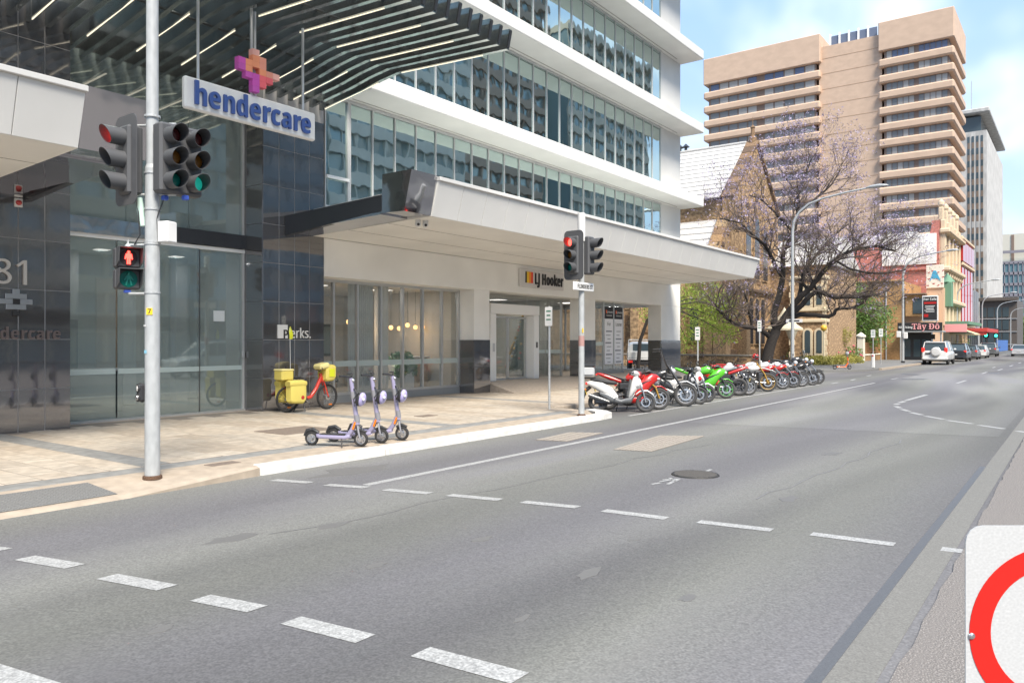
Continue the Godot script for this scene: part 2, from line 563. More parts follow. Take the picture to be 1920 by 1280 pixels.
func ground() -> void:
	var m := MB.new()
	m.q(Vector3(-1400, 0, 900), Vector3(1400, 0, 900), Vector3(1400, 0, -1900), Vector3(-1400, 0, -1900))
	var road := struct("road", m, mats["asphalt"])
	for d in [[512, 900, 582, 905], [612, 909, 688, 914], [722, 918, 806, 925], [842, 928, 938, 937], [980, 941, 1084, 951], [1132, 957, 1250, 972], [1310, 978, 1448, 994], [1522, 1001, 1678, 1021], [1766, 1029, 1806, 1034]]:
		dash(road, gg(d[0], d[1]), gg(d[2], d[3]), 0.15)
	for d in [[-60, 1024, 4, 1032], [45, 1046, 140, 1062], [200, 1081, 313, 1102], [375, 1121, 482, 1142], [545, 1163, 685, 1198], [788, 1222, 975, 1272]]:
		dash(road, gg(d[0], d[1]), gg(d[2], d[3]), 0.17)
	dash(road, gg(-160, 1228), gg(110, 1318), 0.30, "painted_stop_line")
	m = MB.new()
	m.bm(Vector3(-7.49, 0.001, -6.9), Vector3(-7.37, 0.004, -37.3))
	part(road, "painted_edge_line", m, mats["road_paint"])
	m = MB.new()
	m.bm(Vector3(-9.12, 0.001, -17.2), Vector3(-9.02, 0.004, -34.6))
	part(road, "painted_bay_line", m, mats["road_paint"])
	for d in [[1700, 750.5, 1738, 740], [1687, 755, 1698, 752], [1679, 758.5, 1686, 756.5], [1680, 761.5, 1689, 765], [1691, 767, 1705, 771], [1708, 773, 1730, 778], [1736, 780, 1770, 786], [1777, 788, 1824, 794.5], [1836, 797, 1884, 804], [1908, 808, 1960, 816]]:
		var a := gg(d[0], d[1])
		var b := gg(d[2], d[3])
		var e := (b - a).normalized()
		dash(road, a, b, 0.14, "painted_dash", Vector3(-e.z, 0, e.x))
	for d in [[1795, 718.5, 1812, 713], [1842, 700.5, 1851, 697.5], [1862, 689.5, 1867, 688], [1560, 719, 1572, 717], [1596, 713, 1604, 711], [1626, 705, 1634, 703.5], [1672, 711, 1684, 709]]:
		var a := gg(d[0], d[1])
		var b := gg(d[2], d[3])
		var e := (b - a).normalized()
		dash(road, a, b, 0.13, "painted_dash", Vector3(-e.z, 0, e.x))
	dash(road, Vector3(-8.6, 0, -75), Vector3(-8.5, 0, -130), 0.1, "painted_edge_line", Vector3(1, 0, 0))
	for k in 9:
		dash(road, Vector3(-4.3, 0, -58.0 - 10 * k), Vector3(-4.3, 0, -61.5 - 10 * k), 0.12, "painted_dash", Vector3(1, 0, 0))
	# tar strip and the pinkish aggregate verge where the camera stands
	m = MB.new()
	var tar := mat("tar", 0.12, 0.125, 0.135, 0.5)
	tri(tar, ntex("chips", 0.45, 0.72, 1.0), Vector3(0.5, 0.5, 0.5))
	m.bm(Vector3(-1.21, 0.001, -3.0), Vector3(-1.135, 0.006, -13.3))
	part(road, "tar_strip", m, tar)
	m = MB.new()
	m.bm(Vector3(-1.14, 0.0, -3.0), Vector3(-0.9, 0.003, -24.0))
	part(road, "gutter", m, tri(mat("gutter", 0.21, 0.205, 0.19, 0.85), ntex("chips", 0.45, 0.72, 1.0), Vector3(0.28, 0.28, 0.28)))
	var edge := []
	var r := RandomNumberGenerator.new()
	r.seed = 3
	for k in 90:
		edge.append(Vector2(-0.80 - 0.01 * k / 10.0 + r.randf_range(-0.012, 0.012), 4.0 - 0.27 * k))
	edge.append(Vector2(30, -21)); edge.append(Vector2(30, 4))
	m = MB.new()
	m.pris(edge, -0.02, 0.010)
	struct("verge_footpath", m, mats["aggregate"])
	# newer, paler surfacing beyond the cross joint, oil drips and sealed cracks
	m = MB.new()
	m.q(Vector3(-7.25, 0.002, -16.6), Vector3(-1.3, 0.002, -17.6), Vector3(-1.3, 0.002, -60), Vector3(-7.25, 0.002, -60))
	part(road, "resurfaced_lane", m, over(tri(mat("asphalt_pale", 0.265, 0.263, 0.263, 0.85), ntex("chips", 0.45, 0.79, 1.0), Vector3(0.21, 0.21, 0.21)), mats["asphalt"].detail_albedo, Vector3(0.06, 0.06, 0.018)))
	for c in [[620, 985, 0.10], [905, 1010, 0.07], [1105, 1075, 0.09], [705, 1060, 0.06], [1290, 1120, 0.05], [430, 1010, 0.12], [1190, 1010, 0.05], [1480, 935, 0.10], [665, 882, 0.32], [980, 1160, 0.04], [300, 1180, 0.05], [1560, 850, 0.14]]:
		var pl := []
		for j in 11:
			var rr: float = c[2] * r.randf_range(0.6, 1.2)
			pl.append(Vector2(cos(TAU * j / 11) * rr, sin(TAU * j / 11) * rr * 2.2))
		var st := part(road, "oil_stain", MB.new().pris(pl, 0.0, 0.0028), mat("oil_stain", 0.135, 0.132, 0.128, 0.6))
		st.position = gg(c[0], c[1])
	for c in [[Vector3(-6.2, 0, -4.6), Vector3(-5.4, 0, -13.5)], [Vector3(-3.1, 0, -9.0), Vector3(-2.7, 0, -16.0)]]:
		var pts := []
		for j in 15:
			pts.append(c[0].lerp(c[1], j / 14.0) + Vector3(r.randf_range(-0.09, 0.09), 0, 0))
		var cr := MB.new()
		for j in 14:
			var w := Vector3(0.011, 0, 0)
			var up2 := Vector3(0, 0.0026, 0)
			cr.q(pts[j] - w + up2, pts[j] + w + up2, pts[j + 1] + w + up2, pts[j + 1] - w + up2)
		part(road, "sealed_crack", cr, mat("crack_seal", 0.16, 0.158, 0.156, 0.5))
	# trench covers of sawn stone planks
	var stone := tri(mat("sawn_stone", 0.35, 0.31, 0.265, 0.85), ntex("conc", 0.02, 0.7, 1.0), Vector3(0.8, 0.8, 0.8))
	for c in [[[1150, 843], [1236, 817], [1322, 818], [1222, 847], 7], [[1003, 825], [1066, 811], [1132, 812], [1064, 828], 4]]:
		var p := []
		for k in 4:
			p.append(gg(c[k][0], c[k][1]))
		var nn: int = c[4]
		var base := MB.new()
		var up := Vector3(0, 0.003, 0)
		base.q(p[0] + up, p[1] + up, p[2] + up, p[3] + up)
		var cover := part(road, "trench_cover", base, mats["joint"])
		for k in nn:
			var t0 := (k + 0.11) / nn
			var t1 := (k + 0.89) / nn
			var a: Vector3 = p[0].lerp(p[3], t0)
			var b: Vector3 = p[1].lerp(p[2], t0)
			var d: Vector3 = p[1].lerp(p[2], t1)
			var e: Vector3 = p[0].lerp(p[3], t1)
			var pl := MB.new()
			pl.pris([Vector2(a.x, a.z), Vector2(b.x, b.z), Vector2(d.x, d.z), Vector2(e.x, e.z)], 0.004, 0.012)
			part(cover, "plank", pl, stone)
	# ribbed round manhole lid
	var iron := mat("cast_iron", 0.035, 0.033, 0.031, 0.6, 0.3)
	m = MB.new()
	m.lathe([Vector2(0.0, 0.005), Vector2(0.29, 0.005), Vector2(0.29, 0.014), Vector2(0.32, 0.014), Vector2(0.33, 0.0)], 32)
	var lid := part(road, "manhole_lid", m, iron)
	lid.position = gg(1304, 890)
	for k in 11:
		var z := -0.26 + 0.052 * k
		var half := sqrt(0.085 - z * z)
		part(lid, "rib", MB.new().bb(Vector3(0, 0.010, z), Vector3(half * 2.0, 0.016, 0.024), 0.004), mat("iron_rib", 0.115, 0.105, 0.095, 0.55, 0.3))
	# surveyors' paint scribble beside the lid
	for s in [[1222, 908, 1240, 905], [1238, 903, 1262, 899], [1243, 899.5, 1276, 898], [1252, 908, 1272, 899], [1256, 896, 1268, 903], [1322, 885, 1334, 880]]:
		var a := gg(s[0], s[1])
		var b := gg(s[2], s[3])
		var e := (b - a).normalized()
		dash(road, a, b, 0.05, "paint_scribble", Vector3(-e.z, 0, e.x))
	for d in [[1688, 701, 1724, 703], [1684, 711, 1736, 711], [1850, 699, 1874, 700]]:
		var a := gg(d[0], d[1])
		var b := gg(d[2], d[3])
		var pl := MB.new()
		pl.q(a + Vector3(0.1, 0.004, 0.5), b + Vector3(0, 0.004, 0.5), b + Vector3(0, 0.004, -0.7), a + Vector3(0.1, 0.004, -0.7))
		part(road, "service_cover", pl, tar)

func footpath() -> void:
	var m := MB.new()
	m.pris([Vector2(-9.95, 40), Vector2(-9.95, -6.4), Vector2(-9.34, -6.5), Vector2(-9.34, -15.9), Vector2(-10.0, -16.75), Vector2(-11.4, -17.0), Vector2(-11.4, -36.4), Vector2(-40, -36.4), Vector2(-40, 40)], -0.1, 0.124)
	var fp := struct("footpath", m, mats["concrete"])
	# dropped kerb beside the crossing
	m = MB.new()
	m.ext([Vector2(-9.95, -0.1), Vector2(-9.95, 0.124), Vector2(-9.15, 0.035), Vector2(-9.05, 0.0), Vector2(-9.05, -0.1)], -4.65, 6.5)
	part(fp, "dropped_kerb", m, mats["concrete"])
	m = MB.new()
	m.q(Vector3(-9.95, 0.124, -4.65), Vector3(-9.95, 0.124, -6.6), Vector3(-9.16, 0.134, -6.5), Vector3(-9.15, 0.035, -4.65))
	m.q(Vector3(-9.15, 0.035, -4.65), Vector3(-9.16, 0.134, -6.5), Vector3(-9.11, 0.11, -6.5), Vector3(-9.05, 0.0, -4.65))
	m.q(Vector3(-9.05, 0.0, -4.65), Vector3(-9.11, 0.11, -6.5), Vector3(-9.11, -0.05, -6.5), Vector3(-9.05, -0.05, -4.65))
	part(fp, "dropped_kerb", m, mats["concrete"])
	# white kerb stones
	var z := -6.52
	var k := 0
	while z > -16.0:
		var l := 2.4 if k != 1 else 2.1
		l = minf(l, z + 16.05)
		if l < 0.1: break
		part(fp, "kerb_stone", MB.new().bb(Vector3(-9.23, 0.03, z - l / 2), Vector3(0.24, 0.21, l - 0.012), 0.03), mats["kerb_white"])
		z -= l
		k += 1
	m = MB.new()
	m.pris([Vector2(-9.11, -16.05), Vector2(-9.16, -16.5), Vector2(-9.5, -16.86), Vector2(-10.0, -17.1), Vector2(-10.1, -16.8), Vector2(-9.62, -16.5), Vector2(-9.36, -16.05)], -0.05, 0.136)
	part(fp, "kerb_stone", m, mats["kerb_white"])
	z = -17.1
	while z > -36.0:
		part(fp, "kerb_stone", MB.new().bb(Vector3(-11.32, 0.02, z - 1.2), Vector3(0.22, 0.22, 2.38), 0.025), mats["concrete"])
		z -= 2.4
	# stone pavers in courses; grey bands cross them
	m = MB.new()
	m.q(Vector3(-10.02, 0.1255, 0.0), Vector3(-10.02, 0.1255, -16.4), Vector3(-16.7, 0.1255, -16.4), Vector3(-16.7, 0.1255, 0.0))
	part(fp, "paver_bed", m, mats["joint"])
	var mesh := MB.new().bb(Vector3(0, 0, 0), Vector3(0.824, 0.03, 0.400), 0.005).mesh()
	var grey := MB.new().bb(Vector3(0, 0, 0), Vector3(0.83, 0.03, 0.40), 0.004).mesh()
	var band := MB.new().bb(Vector3(0, 0, 0), Vector3(0.36, 0.03, 0.83), 0.004).mesh()
	var r := RandomNumberGenerator.new()
	r.seed = 21
	var far := {}
	for row in 84:
		var zz := -1.15 - 0.418 * row
		var is_band := row in [11, 12 + 14, 26 + 15, 56, 71]
		for col in 8:
			var x := -10.86 - 0.842 * col - (0.42 if row % 2 else 0.0) + 0.42
			if x > -10.80:
				continue
			if x - 0.42 < -16.75 or (x < -15.0 and zz < -20.4):
				continue
			if zz < -16.7 and x > -11.9: continue
			if col == 1 and row % 2 == 0 and row < 36:
				var hp := part(fp, "paver", MB.new().bb(Vector3(), Vector3(0.42, 0.03, 0.40), 0.005), mats["paver_grey" if is_band else "paver_%d" % (row % 4)])
				hp.position = Vector3(-10.63, 0.115, zz)
			var key := "paver_grey" if is_band else "paver_%d" % (r.randi() % 4)
			var p := Vector3(x, 0.115 + r.randf_range(-0.0015, 0.0015), zz)
			if row < 32:
				var o := part(fp, "paver", grey if is_band else mesh, mats[key])
				o.position = p
			else:
				if not far.has(key): far[key] = MB.new()
				far[key].bb(p, Vector3(0.83, 0.03, 0.405), 0.004)
	for key in far:
		var o := part(fp, "pavers_far", far[key], mats[key])
		o.set_meta("kind", "stuff")
	for j in 19:
		var o := part(fp, "paver", band, mats["paver_grey"])
		o.position = Vector3(-10.18, 0.115, -0.5 - 0.84 * j)
	# tactile plate of studs on the ramp
	m = MB.new()
	var tp := [Vector3(-9.85, 0.118, -2.2), Vector3(-9.85, 0.118, -4.55), Vector3(-9.2, 0.046, -4.6), Vector3(-9.2, 0.046, -2.2)]
	m.q(tp[0], tp[1], tp[2], tp[3])
	var plate := part(fp, "tactile_plate", m, tri(mat("tactile", 0.20, 0.20, 0.195, 0.7), ntex("chips", 0.45, 0.72, 1.0), Vector3(0.5, 0.5, 0.5)))
	var st := MB.new()
	for i in 11:
		for j in 40:
			var u := (i + 0.5) / 11.0
			var w := (j + 0.5) / 40.0
			var p: Vector3 = tp[0].lerp(tp[3], u).lerp(tp[1].lerp(tp[2], u), w)
			st.lathe([Vector2(0.018, 0.0), Vector2(0.012, 0.006), Vector2(0.0, 0.006)], 6, Transform3D(Basis(), p))
	part(plate, "studs", st, mats["tactile"]).set_meta("kind", "stuff")
	# pit covers
	var pit := tri(mat("pit_cover", 0.20, 0.16, 0.13, 0.8), ntex("conc", 0.02, 0.7, 1.0), Vector3(0.8, 0.8, 0.8))
	for c in [[Vector3(-12.25, 0.133, -9.55), 0.95, 1.2], [Vector3(-9.75, 0.127, -6.35), 0.22, 0.45], [Vector3(-12.2, 0.133, -13.2), 0.3, 0.5]]:
		part(fp, "pit_cover", MB.new().bb(c[0], Vector3(c[1], 0.012, c[2]), 0.003), pit)
	# the landing in front of the agency door, with its ramp
	m = MB.new()
	m.ext([Vector2(-14.9, 0.05), Vector2(-16.3, 0.44), Vector2(-24, 0.44), Vector2(-24, 0.05)], -36.3, -20.75)
	part(fp, "landing", m, tri(mat("landing", 0.47, 0.40, 0.33, 0.7), ntex("conc", 0.02, 0.7, 1.0), Vector3(0.6, 0.6, 0.6)))
	# beyond the side street
	m = MB.new()
	m.pris([Vector2(-12.5, -48.6), Vector2(-11.3, -49.4), Vector2(-10.62, -51.5), Vector2(-10.5, -54), Vector2(-10.5, -170), Vector2(-60, -170), Vector2(-60, -48.6)], -0.1, 0.13)
	var fp2 := struct("footpath", m, tri(mat("old_asphalt", 0.22, 0.22, 0.215, 0.85), ntex("chips", 0.45, 0.72, 1.0), Vector3(0.25, 0.25, 0.25)))
	m = MB.new()
	m.bm(Vector3(-10.48, -0.05, -54), Vector3(-10.3, 0.14, -120))
	part(fp2, "kerb_stone", m, mats["concrete"])

func facade_xf(p: Vector3) -> Transform3D:      # lettering on a wall that faces the street (+x)
	return Transform3D(Basis(Vector3.UP, PI / 2), p)

func office() -> void:
	var b := thing("office_building", "white office block with four ribbon rows of blue glass above a cream shop level", "building")
	part(b, "core", MB.new().bm(Vector3(-16.4, 4.62, -13.6), Vector3(-40, 24, -36.15)), mats["cream"])
	part(b, "end_wall", MB.new().bm(Vector3(-16.2, 4.6, -33.98), Vector3(-16.39, 24, -36.2)), mats["white_panel"])
	var rows := [[5.45, 8.42], [8.96, 12.06], [12.58, 15.7], [16.2, 19.34], [19.9, 23.6]]
	var zb := [-13.57]
	for k in 23:
		zb.append(-14.42 - 0.888 * k)
	for r in rows.size():
		var y0: float = rows[r][0]
		var y1: float = rows[r][1]
		var wide := MB.new().box(Vector3(), Vector3(0.03, y1 - y0 - 0.1, 0.83)).mesh()
		for k in zb.size() - 1:
			var w: float = zb[k] - zb[k + 1]
			var o := part(b, "window_pane", wide if absf(w - 0.888) < 0.01 else MB.new().box(Vector3(), Vector3(0.03, y1 - y0 - 0.1, w - 0.06)).mesh(), mats["coated_glass"])
			o.position = Vector3(-16.24, (y0 + y1) / 2, (zb[k] + zb[k + 1]) / 2)
			o.rotation = Vector3(0, rng.randf_range(-0.004, 0.004), rng.randf_range(-0.003, 0.003))
		var mu := MB.new().box(Vector3(), Vector3(0.06, y1 - y0, 0.036)).mesh()
		for k in zb.size():
			var o := part(b, "mullion", mu if k != 1 else MB.new().box(Vector3(), Vector3(0.09, y1 - y0, 0.11)).mesh(), mats["mullion"])
			o.position = Vector3(-16.215, (y0 + y1) / 2, zb[k] if k else zb[k] - 0.03)
		for y in [y0, y1]:
			part(b, "window_rail", MB.new().box(Vector3(-16.24, y, (zb[0] + zb[-1]) / 2), Vector3(0.16, 0.07, zb[0] - zb[-1])), mats["mullion"])
	part(b, "window_rail", MB.new().box(Vector3(-16.16, 6.25, -14.0), Vector3(0.06, 0.08, 0.78)), mats["white"])
	var y := 8.47
	for k in 5:
		part(b, "slab", MB.new().bb(Vector3(-15.85, y + 0.23, -25.2), Vector3(1.72, 0.46, 22.15), 0.03), mats["white_panel"])
		part(b, "drip_groove", MB.new().box(Vector3(-16.02, y - 0.004, -24.9), Vector3(0.035, 0.012, 21.0)), mats["seam"])
		y += 3.63
	part(b, "sill_wall", MB.new().bm(Vector3(-16.2, 4.62, -13.56), Vector3(-16.38, 5.42, -33.97)), mats["white_panel"])
	# shop level beam and columns
	part(b, "beam", MB.new().bb(Vector3(-16.55, 4.09, -24.87), Vector3(0.70, 1.02, 22.62), 0.008), mats["cream"])
	for c in [[-19.85, -20.7], [-26.9, -27.8], [-34.0, -36.2]]:
		var zc: float = (c[0] + c[1]) / 2
		var w: float = c[0] - c[1]
		var col := part(b, "column", MB.new().bm(Vector3(-16.21, 0.1, c[0] - 0.01), Vector3(-16.89, 3.578, c[1] + 0.01)), mats["cream"])
		var n := 2
		for j in n:
			for rowy in [[0.44, 1.0], [1.006, 1.9]]:
				var ya: float = rowy[0] if (c[0] < -21.0 or rowy[0] > 0.5) else 0.12
				part(col, "tile", MB.new().bb(Vector3(-16.20, (ya + rowy[1]) / 2, c[0] - w * (j + 0.5) / n), Vector3(0.03, rowy[1] - ya, w / n - 0.004), 0.002), mats["black_tile"])
		for rowy in [[0.44, 1.0], [1.006, 1.9]]:
			var ya: float = rowy[0] if (c[0] < -21.0 or rowy[0] > 0.5) else 0.12
			part(col, "tile", MB.new().bb(Vector3(-16.55, (ya + rowy[1]) / 2, c[0] - 0.0), Vector3(0.66, rowy[1] - ya, 0.03), 0.002), mats["black_tile"])

func shopfront() -> void:
	var s := thing("shop_interior", "glazed shop level with cream ceiling and warm pendant lights behind the glass", "shop")
	part(s, "ceiling", MB.new().bm(Vector3(-16.9, 3.6, -13.62), Vector3(-26, 3.75, -36.1)), mats["white_panel"])
	part(s, "back_wall", MB.new().bm(Vector3(-23, 0.1, -13.62), Vector3(-23.2, 3.6, -31.3)), mat("shop_wall", 0.50, 0.47, 0.42, 0.7))
	part(s, "side_wall", MB.new().bm(Vector3(-16.95, 0.1, -13.45), Vector3(-23, 3.6, -13.62)), mat("shop_wall_tan", 0.40, 0.31, 0.23, 0.7))
	part(s, "side_wall", MB.new().bm(Vector3(-17.5, 0.1, -20.2), Vector3(-23, 3.6, -20.4)), mat("shop_wall", 0.50, 0.47, 0.42, 0.7))
	part(s, "side_wall", MB.new().bm(Vector3(-18.2, 0.1, -27.2), Vector3(-23, 3.6, -27.4)), mat("shop_wall_grey", 0.42, 0.42, 0.38, 0.7))
	part(s, "floor", MB.new().bm(Vector3(-16.95, 0.1, -13.62), Vector3(-23, 0.2, -20.2)), mat("shop_floor", 0.30, 0.24, 0.18, 0.35))
	var fr: StandardMaterial3D = mats["alu"]
	# bay of fixed panes between the black pier and the first column
	part(s, "plinth", MB.new().bm(Vector3(-16.8, 0.1, -13.6), Vector3(-16.95, 0.34, -19.84)), mat("plinth", 0.33, 0.33, 0.32, 0.7))
	var zb := [-13.6, -14.43, -15.32, -16.25, -17.17, -18.06, -18.97, -19.82]
	for k in zb.size():
		part(s, "shop_mullion", MB.new().box(Vector3(-16.87, 1.96, zb[k]), Vector3(0.11, 3.2, 0.07)), fr)
		if k:
			var w: float = zb[k - 1] - zb[k]
			part(s, "shop_pane", MB.new().box(Vector3(-16.87, 1.95, (zb[k] + zb[k - 1]) / 2), Vector3(0.012, 3.2, w - 0.07)), mats["pane"])
			part(s, "frosted_band", MB.new().box(Vector3(-16.855, 1.22, (zb[k] + zb[k - 1]) / 2), Vector3(0.004, 0.16, w - 0.08)), mats["frost"])
	for y in [0.37, 3.54]:
		part(s, "shop_rail", MB.new().box(Vector3(-16.87, y, -16.7), Vector3(0.12, 0.08, 6.2)), fr)
	# recessed glazing round the agency door
	var zc := [-20.72, -21.35, -24.45, -25.7, -26.88]
	for k in zc.size():
		if k in [0, 4]:
			part(s, "shop_mullion", MB.new().box(Vector3(-17.3, 2.0, zc[k]), Vector3(0.1, 3.14, 0.06)), fr)
		if k and k != 2:
			var w: float = zc[k - 1] - zc[k]
			part(s, "shop_pane", MB.new().box(Vector3(-17.3, 2.0, (zc[k] + zc[k - 1]) / 2), Vector3(0.012, 3.12, w - 0.03)), mats["pane"])
			part(s, "frosted_band", MB.new().box(Vector3(-17.29, 1.45, (zc[k] + zc[k - 1]) / 2), Vector3(0.004, 0.14, w - 0.05)), mats["frost"])
	part(s, "shop_pane", MB.new().box(Vector3(-17.3, 3.25, -22.9), Vector3(0.012, 0.64, 3.06)), mats["pane"])
	# end bay with posters
	var zd := [-27.85, -28.75, -29.6, -30.5, -31.35]
	part(s, "plinth", MB.new().bm(Vector3(-16.8, 0.44, -27.82), Vector3(-16.95, 0.62, -31.4)), mats["plinth"])
	for k in zd.size():
		part(s, "shop_mullion", MB.new().box(Vector3(-16.87, 2.1, zd[k]), Vector3(0.1, 2.96, 0.06)), fr)
		if k:
			part(s, "shop_pane", MB.new().box(Vector3(-16.87, 2.1, (zd[k] + zd[k - 1]) / 2), Vector3(0.012, 2.94, 0.83)), mats["pane"])
			part(s, "frosted_band", MB.new().box(Vector3(-16.86, 1.75 - 0.0, (zd[k] + zd[k - 1]) / 2), Vector3(0.004, 0.16, 0.8)), mats["frost"])
	for k in 4:
		var x := -17.0 - 1.5 * k
		part(s, "shop_pane", MB.new().box(Vector3(x - 0.72, 2.02, -31.38), Vector3(1.4, 3.14, 0.012)), mats["pane"])
		part(s, "shop_mullion", MB.new().box(Vector3(x - 1.45, 2.02, -31.38), Vector3(0.06, 3.14, 0.1)), fr)
	for y in [0.48, 3.5]:
		part(s, "shop_rail", MB.new().box(Vector3(-20.0, y, -31.38), Vector3(6.1, 0.07, 0.1)), fr)
	# white door portal
	var d := thing("door_portal", "white framed glass sliding door portal of the agency", "door", Vector3(-17.0, 0.44, -22.9))
	for sz in [-1.34, 1.34]:
		part(d, "post", MB.new().bb(Vector3(0.05, 1.2, sz), Vector3(0.5, 2.4, 0.34), 0.02), mats["white"])
	part(d, "lintel", MB.new().bb(Vector3(0.06, 2.58, 0), Vector3(0.52, 0.36, 3.02), 0.02), mats["white"])
	for sz in [-0.6, 0.6]:
		var leaf := part(d, "door_leaf", MB.new().box(Vector3(-0.1, 1.16, sz), Vector3(0.015, 2.24, 1.1)), mats["pane"])
		var fm := MB.new()
		for e in [[0.03, 1.16], [2.3, 1.16]]:
			fm.box(Vector3(-0.1, e[0], sz), Vector3(0.05, 0.07, 1.14))
		for e in [-0.56, 0.56]:
			fm.box(Vector3(-0.1, 1.16, sz + e), Vector3(0.05, 2.2, 0.05))
		part(leaf, "frame", fm, fr)
	part(d, "door_button", MB.new().bb(Vector3(0.31, 1.28, -1.34), Vector3(0.02, 0.22, 0.1), 0.01), mats["black_plastic"])
	part(d, "letter_plate", MB.new().bb(Vector3(0.31, 1.2, 1.34), Vector3(0.02, 0.3, 0.12), 0.01), mats["alu"])
	# decorated christmas tree in the lobby
	var t := thing("christmas_tree", "decorated christmas tree with gold and red baubles inside the agency lobby", "christmas tree", Vector3(-18.6, 0.44, -26.0))
	var leaf_m := mat("fir", 0.02, 0.055, 0.025, 0.8)
	var cr := MB.new()
	var r := RandomNumberGenerator.new()
	r.seed = 4
	for k in 900:
		var h := pow(r.randf(), 1.3)
		var an := r.randf() * TAU
		var rad := (1.0 - h) * 0.72 * r.randf_range(0.75, 1.08) + 0.03
		var p := Vector3(cos(an) * rad, 0.25 + h * 2.2, sin(an) * rad)
		var o := Vector3(cos(an), -0.35, sin(an)) * 0.14
		var sd := Vector3(-sin(an), 0, cos(an)) * 0.05
		cr.f3(p - o * 0.5 + sd, p - o * 0.5 - sd, p + o)
	cr.lathe([Vector2(0.55, 0.3), Vector2(0.05, 2.2)], 10)
	part(t, "foliage", cr, leaf_m)
	part(t, "trunk", MB.new().tube([Vector3(0, 0, 0), Vector3(0, 0.5, 0)], 0.05), mats["bark"])
	part(t, "star", MB.new().ell(Vector3(0, 2.52, 0), Vector3(0.07, 0.12, 0.07)), mats["gold"])
	var bau := MB.new().ell(Vector3(), Vector3(0.055, 0.055, 0.055), Basis(), 8, 6).mesh()
	for k in 46:
		var h := r.randf()
		var an := r.randf() * TAU
		var rad := (1.0 - h) * 0.72 + 0.04
		var o := part(t, "bauble", bau, mats["gold"] if k % 3 else mats["red_paint"])
		o.position = Vector3(cos(an) * rad, 0.3 + h * 2.1, sin(an) * rad)
	# things that stand in the first shop bay
	var desk := thing("reception_desk", "pale timber reception desk behind the shop glass beside the cream column", "desk", Vector3(-18.6, 0.2, -19.0))
	part(desk, "front", MB.new().bb(Vector3(0, 0.55, 0), Vector3(0.7, 1.1, 1.7), 0.02), mats["timber"])
	part(desk, "top", MB.new().bb(Vector3(0, 1.12, 0), Vector3(0.8, 0.05, 1.8), 0.01), mats["white"])
	var pl := thing("planter", "tall white planter with trailing green plant inside the shop window", "planter", Vector3(-17.8, 0.2, -18.0))
	part(pl, "pot", MB.new().bb(Vector3(0, 0.45, 0), Vector3(0.5, 0.9, 0.9), 0.03), mats["white"])
	var fo := MB.new()
	for k in 220:
		var p := Vector3(r.randf_range(-0.3, 0.32), 1.0 + r.randf_range(-0.45, 0.3), r.randf_range(-0.5, 0.5))
		if p.y < 0.9: p.x = 0.3
		var a := Vector3(r.randf_range(-1, 1), r.randf_range(-1, 1), r.randf_range(-1, 1)).normalized() * 0.09
		var bq := a.cross(Vector3(r.randf(), r.randf(), 0.3)).normalized() * 0.06
		fo.q(p - a, p + bq, p + a, p - bq)
	part(pl, "leaves", fo, mat("house_plant", 0.06, 0.17, 0.04, 0.6))
	var cur := thing("curtain", "sheer white floor length curtain inside the shop window", "curtain", Vector3(-17.35, 0.2, -15.9))
	var cm := MB.new()
	for k in 24:
		var z0 := 0.5 - k * 0.042
		var x0 := 0.03 * (k % 2)
		cm.q(Vector3(x0, 0.02, z0), Vector3(0.03 - x0, 0.02, z0 - 0.042), Vector3(0.03 - x0, 3.35, z0 - 0.042), Vector3(x0, 3.35, z0))
	part(cur, "cloth", cm, mat("sheer", 0.72, 0.74, 0.72, 0.8))
	var rc := thing("round_column", "plain round white column inside the shop window", "column", Vector3(-17.6, 0.2, -17.0))
	part(rc, "shaft", MB.new().lathe([Vector2(0.22, 0.05), Vector2(0.22, 3.4)], 20), mats["white"])
	part(rc, "base", MB.new().lathe([Vector2(0.25, 0), Vector2(0.25, 0.05), Vector2(0.22, 0.06)], 20), mats["alu"])
	for c in [[-18.2, 2.45, -16.2], [-18.2, 2.4, -16.5], [-18.9, 2.35, -19.9], [-18.9, 2.42, -19.5], [-19.0, 2.3, -19.2], [-18.7, 2.36, -20.05], [-18.9, 2.32, -18.7]]:
		var p := thing("pendant_light", "small glowing amber globe pendant hanging beside the sheer shop curtain" if c[2] > -17.0 else "small glowing amber globe pendant in the cluster above the reception desk", "pendant light", Vector3(c[0], c[1], c[2]), 0, "amber globes by the curtain" if c[2] > -17.0 else "amber globes over the desk")
		part(p, "globe_bulb", MB.new().ell(Vector3(), Vector3(0.08, 0.08, 0.08)), mats["warm_bulb"])
		part(p, "cord", MB.new().tube([Vector3(0, 0.07, 0), Vector3(0, 3.6 - c[1], 0)], 0.008, 5), mats["black_plastic"])
	for c in [Vector3(-18.9, 2.1, -19.45), Vector3(-18.2, 2.15, -16.35)]:
		var l := OmniLight3D.new()
		l.name = "pendant_glow"
		l.position = c
		l.light_color = Color(1.0, 0.85, 0.65)
		l.light_energy = 0.2
		l.light_size = 0.1
		l.omni_range = 12
		l.omni_attenuation = 2.0
		l.shadow_enabled = true
		add_child(l)
	for c in [[-19.0, -15.5, 0], [-19.0, -18.3, 1], [-19.5, -22.2, 2], [-19.5, -25.4, 3], [-18.6, -29.4, 4]]:
		var o := thing("ceiling_panel_light", ["lit square ceiling panel above the curtain in the shop", "lit square ceiling panel above the reception desk", "lit square ceiling panel behind the door portal", "lit square ceiling panel above the christmas tree", "lit square ceiling panel behind the window posters"][c[2]], "ceiling light", Vector3(c[0], 3.58, c[1]))
		part(o, "diffuser_panel", MB.new().box(Vector3(), Vector3(0.6, 0.03, 0.6)), glow("panel_glow", 1.0, 0.97, 0.90, 0.9))
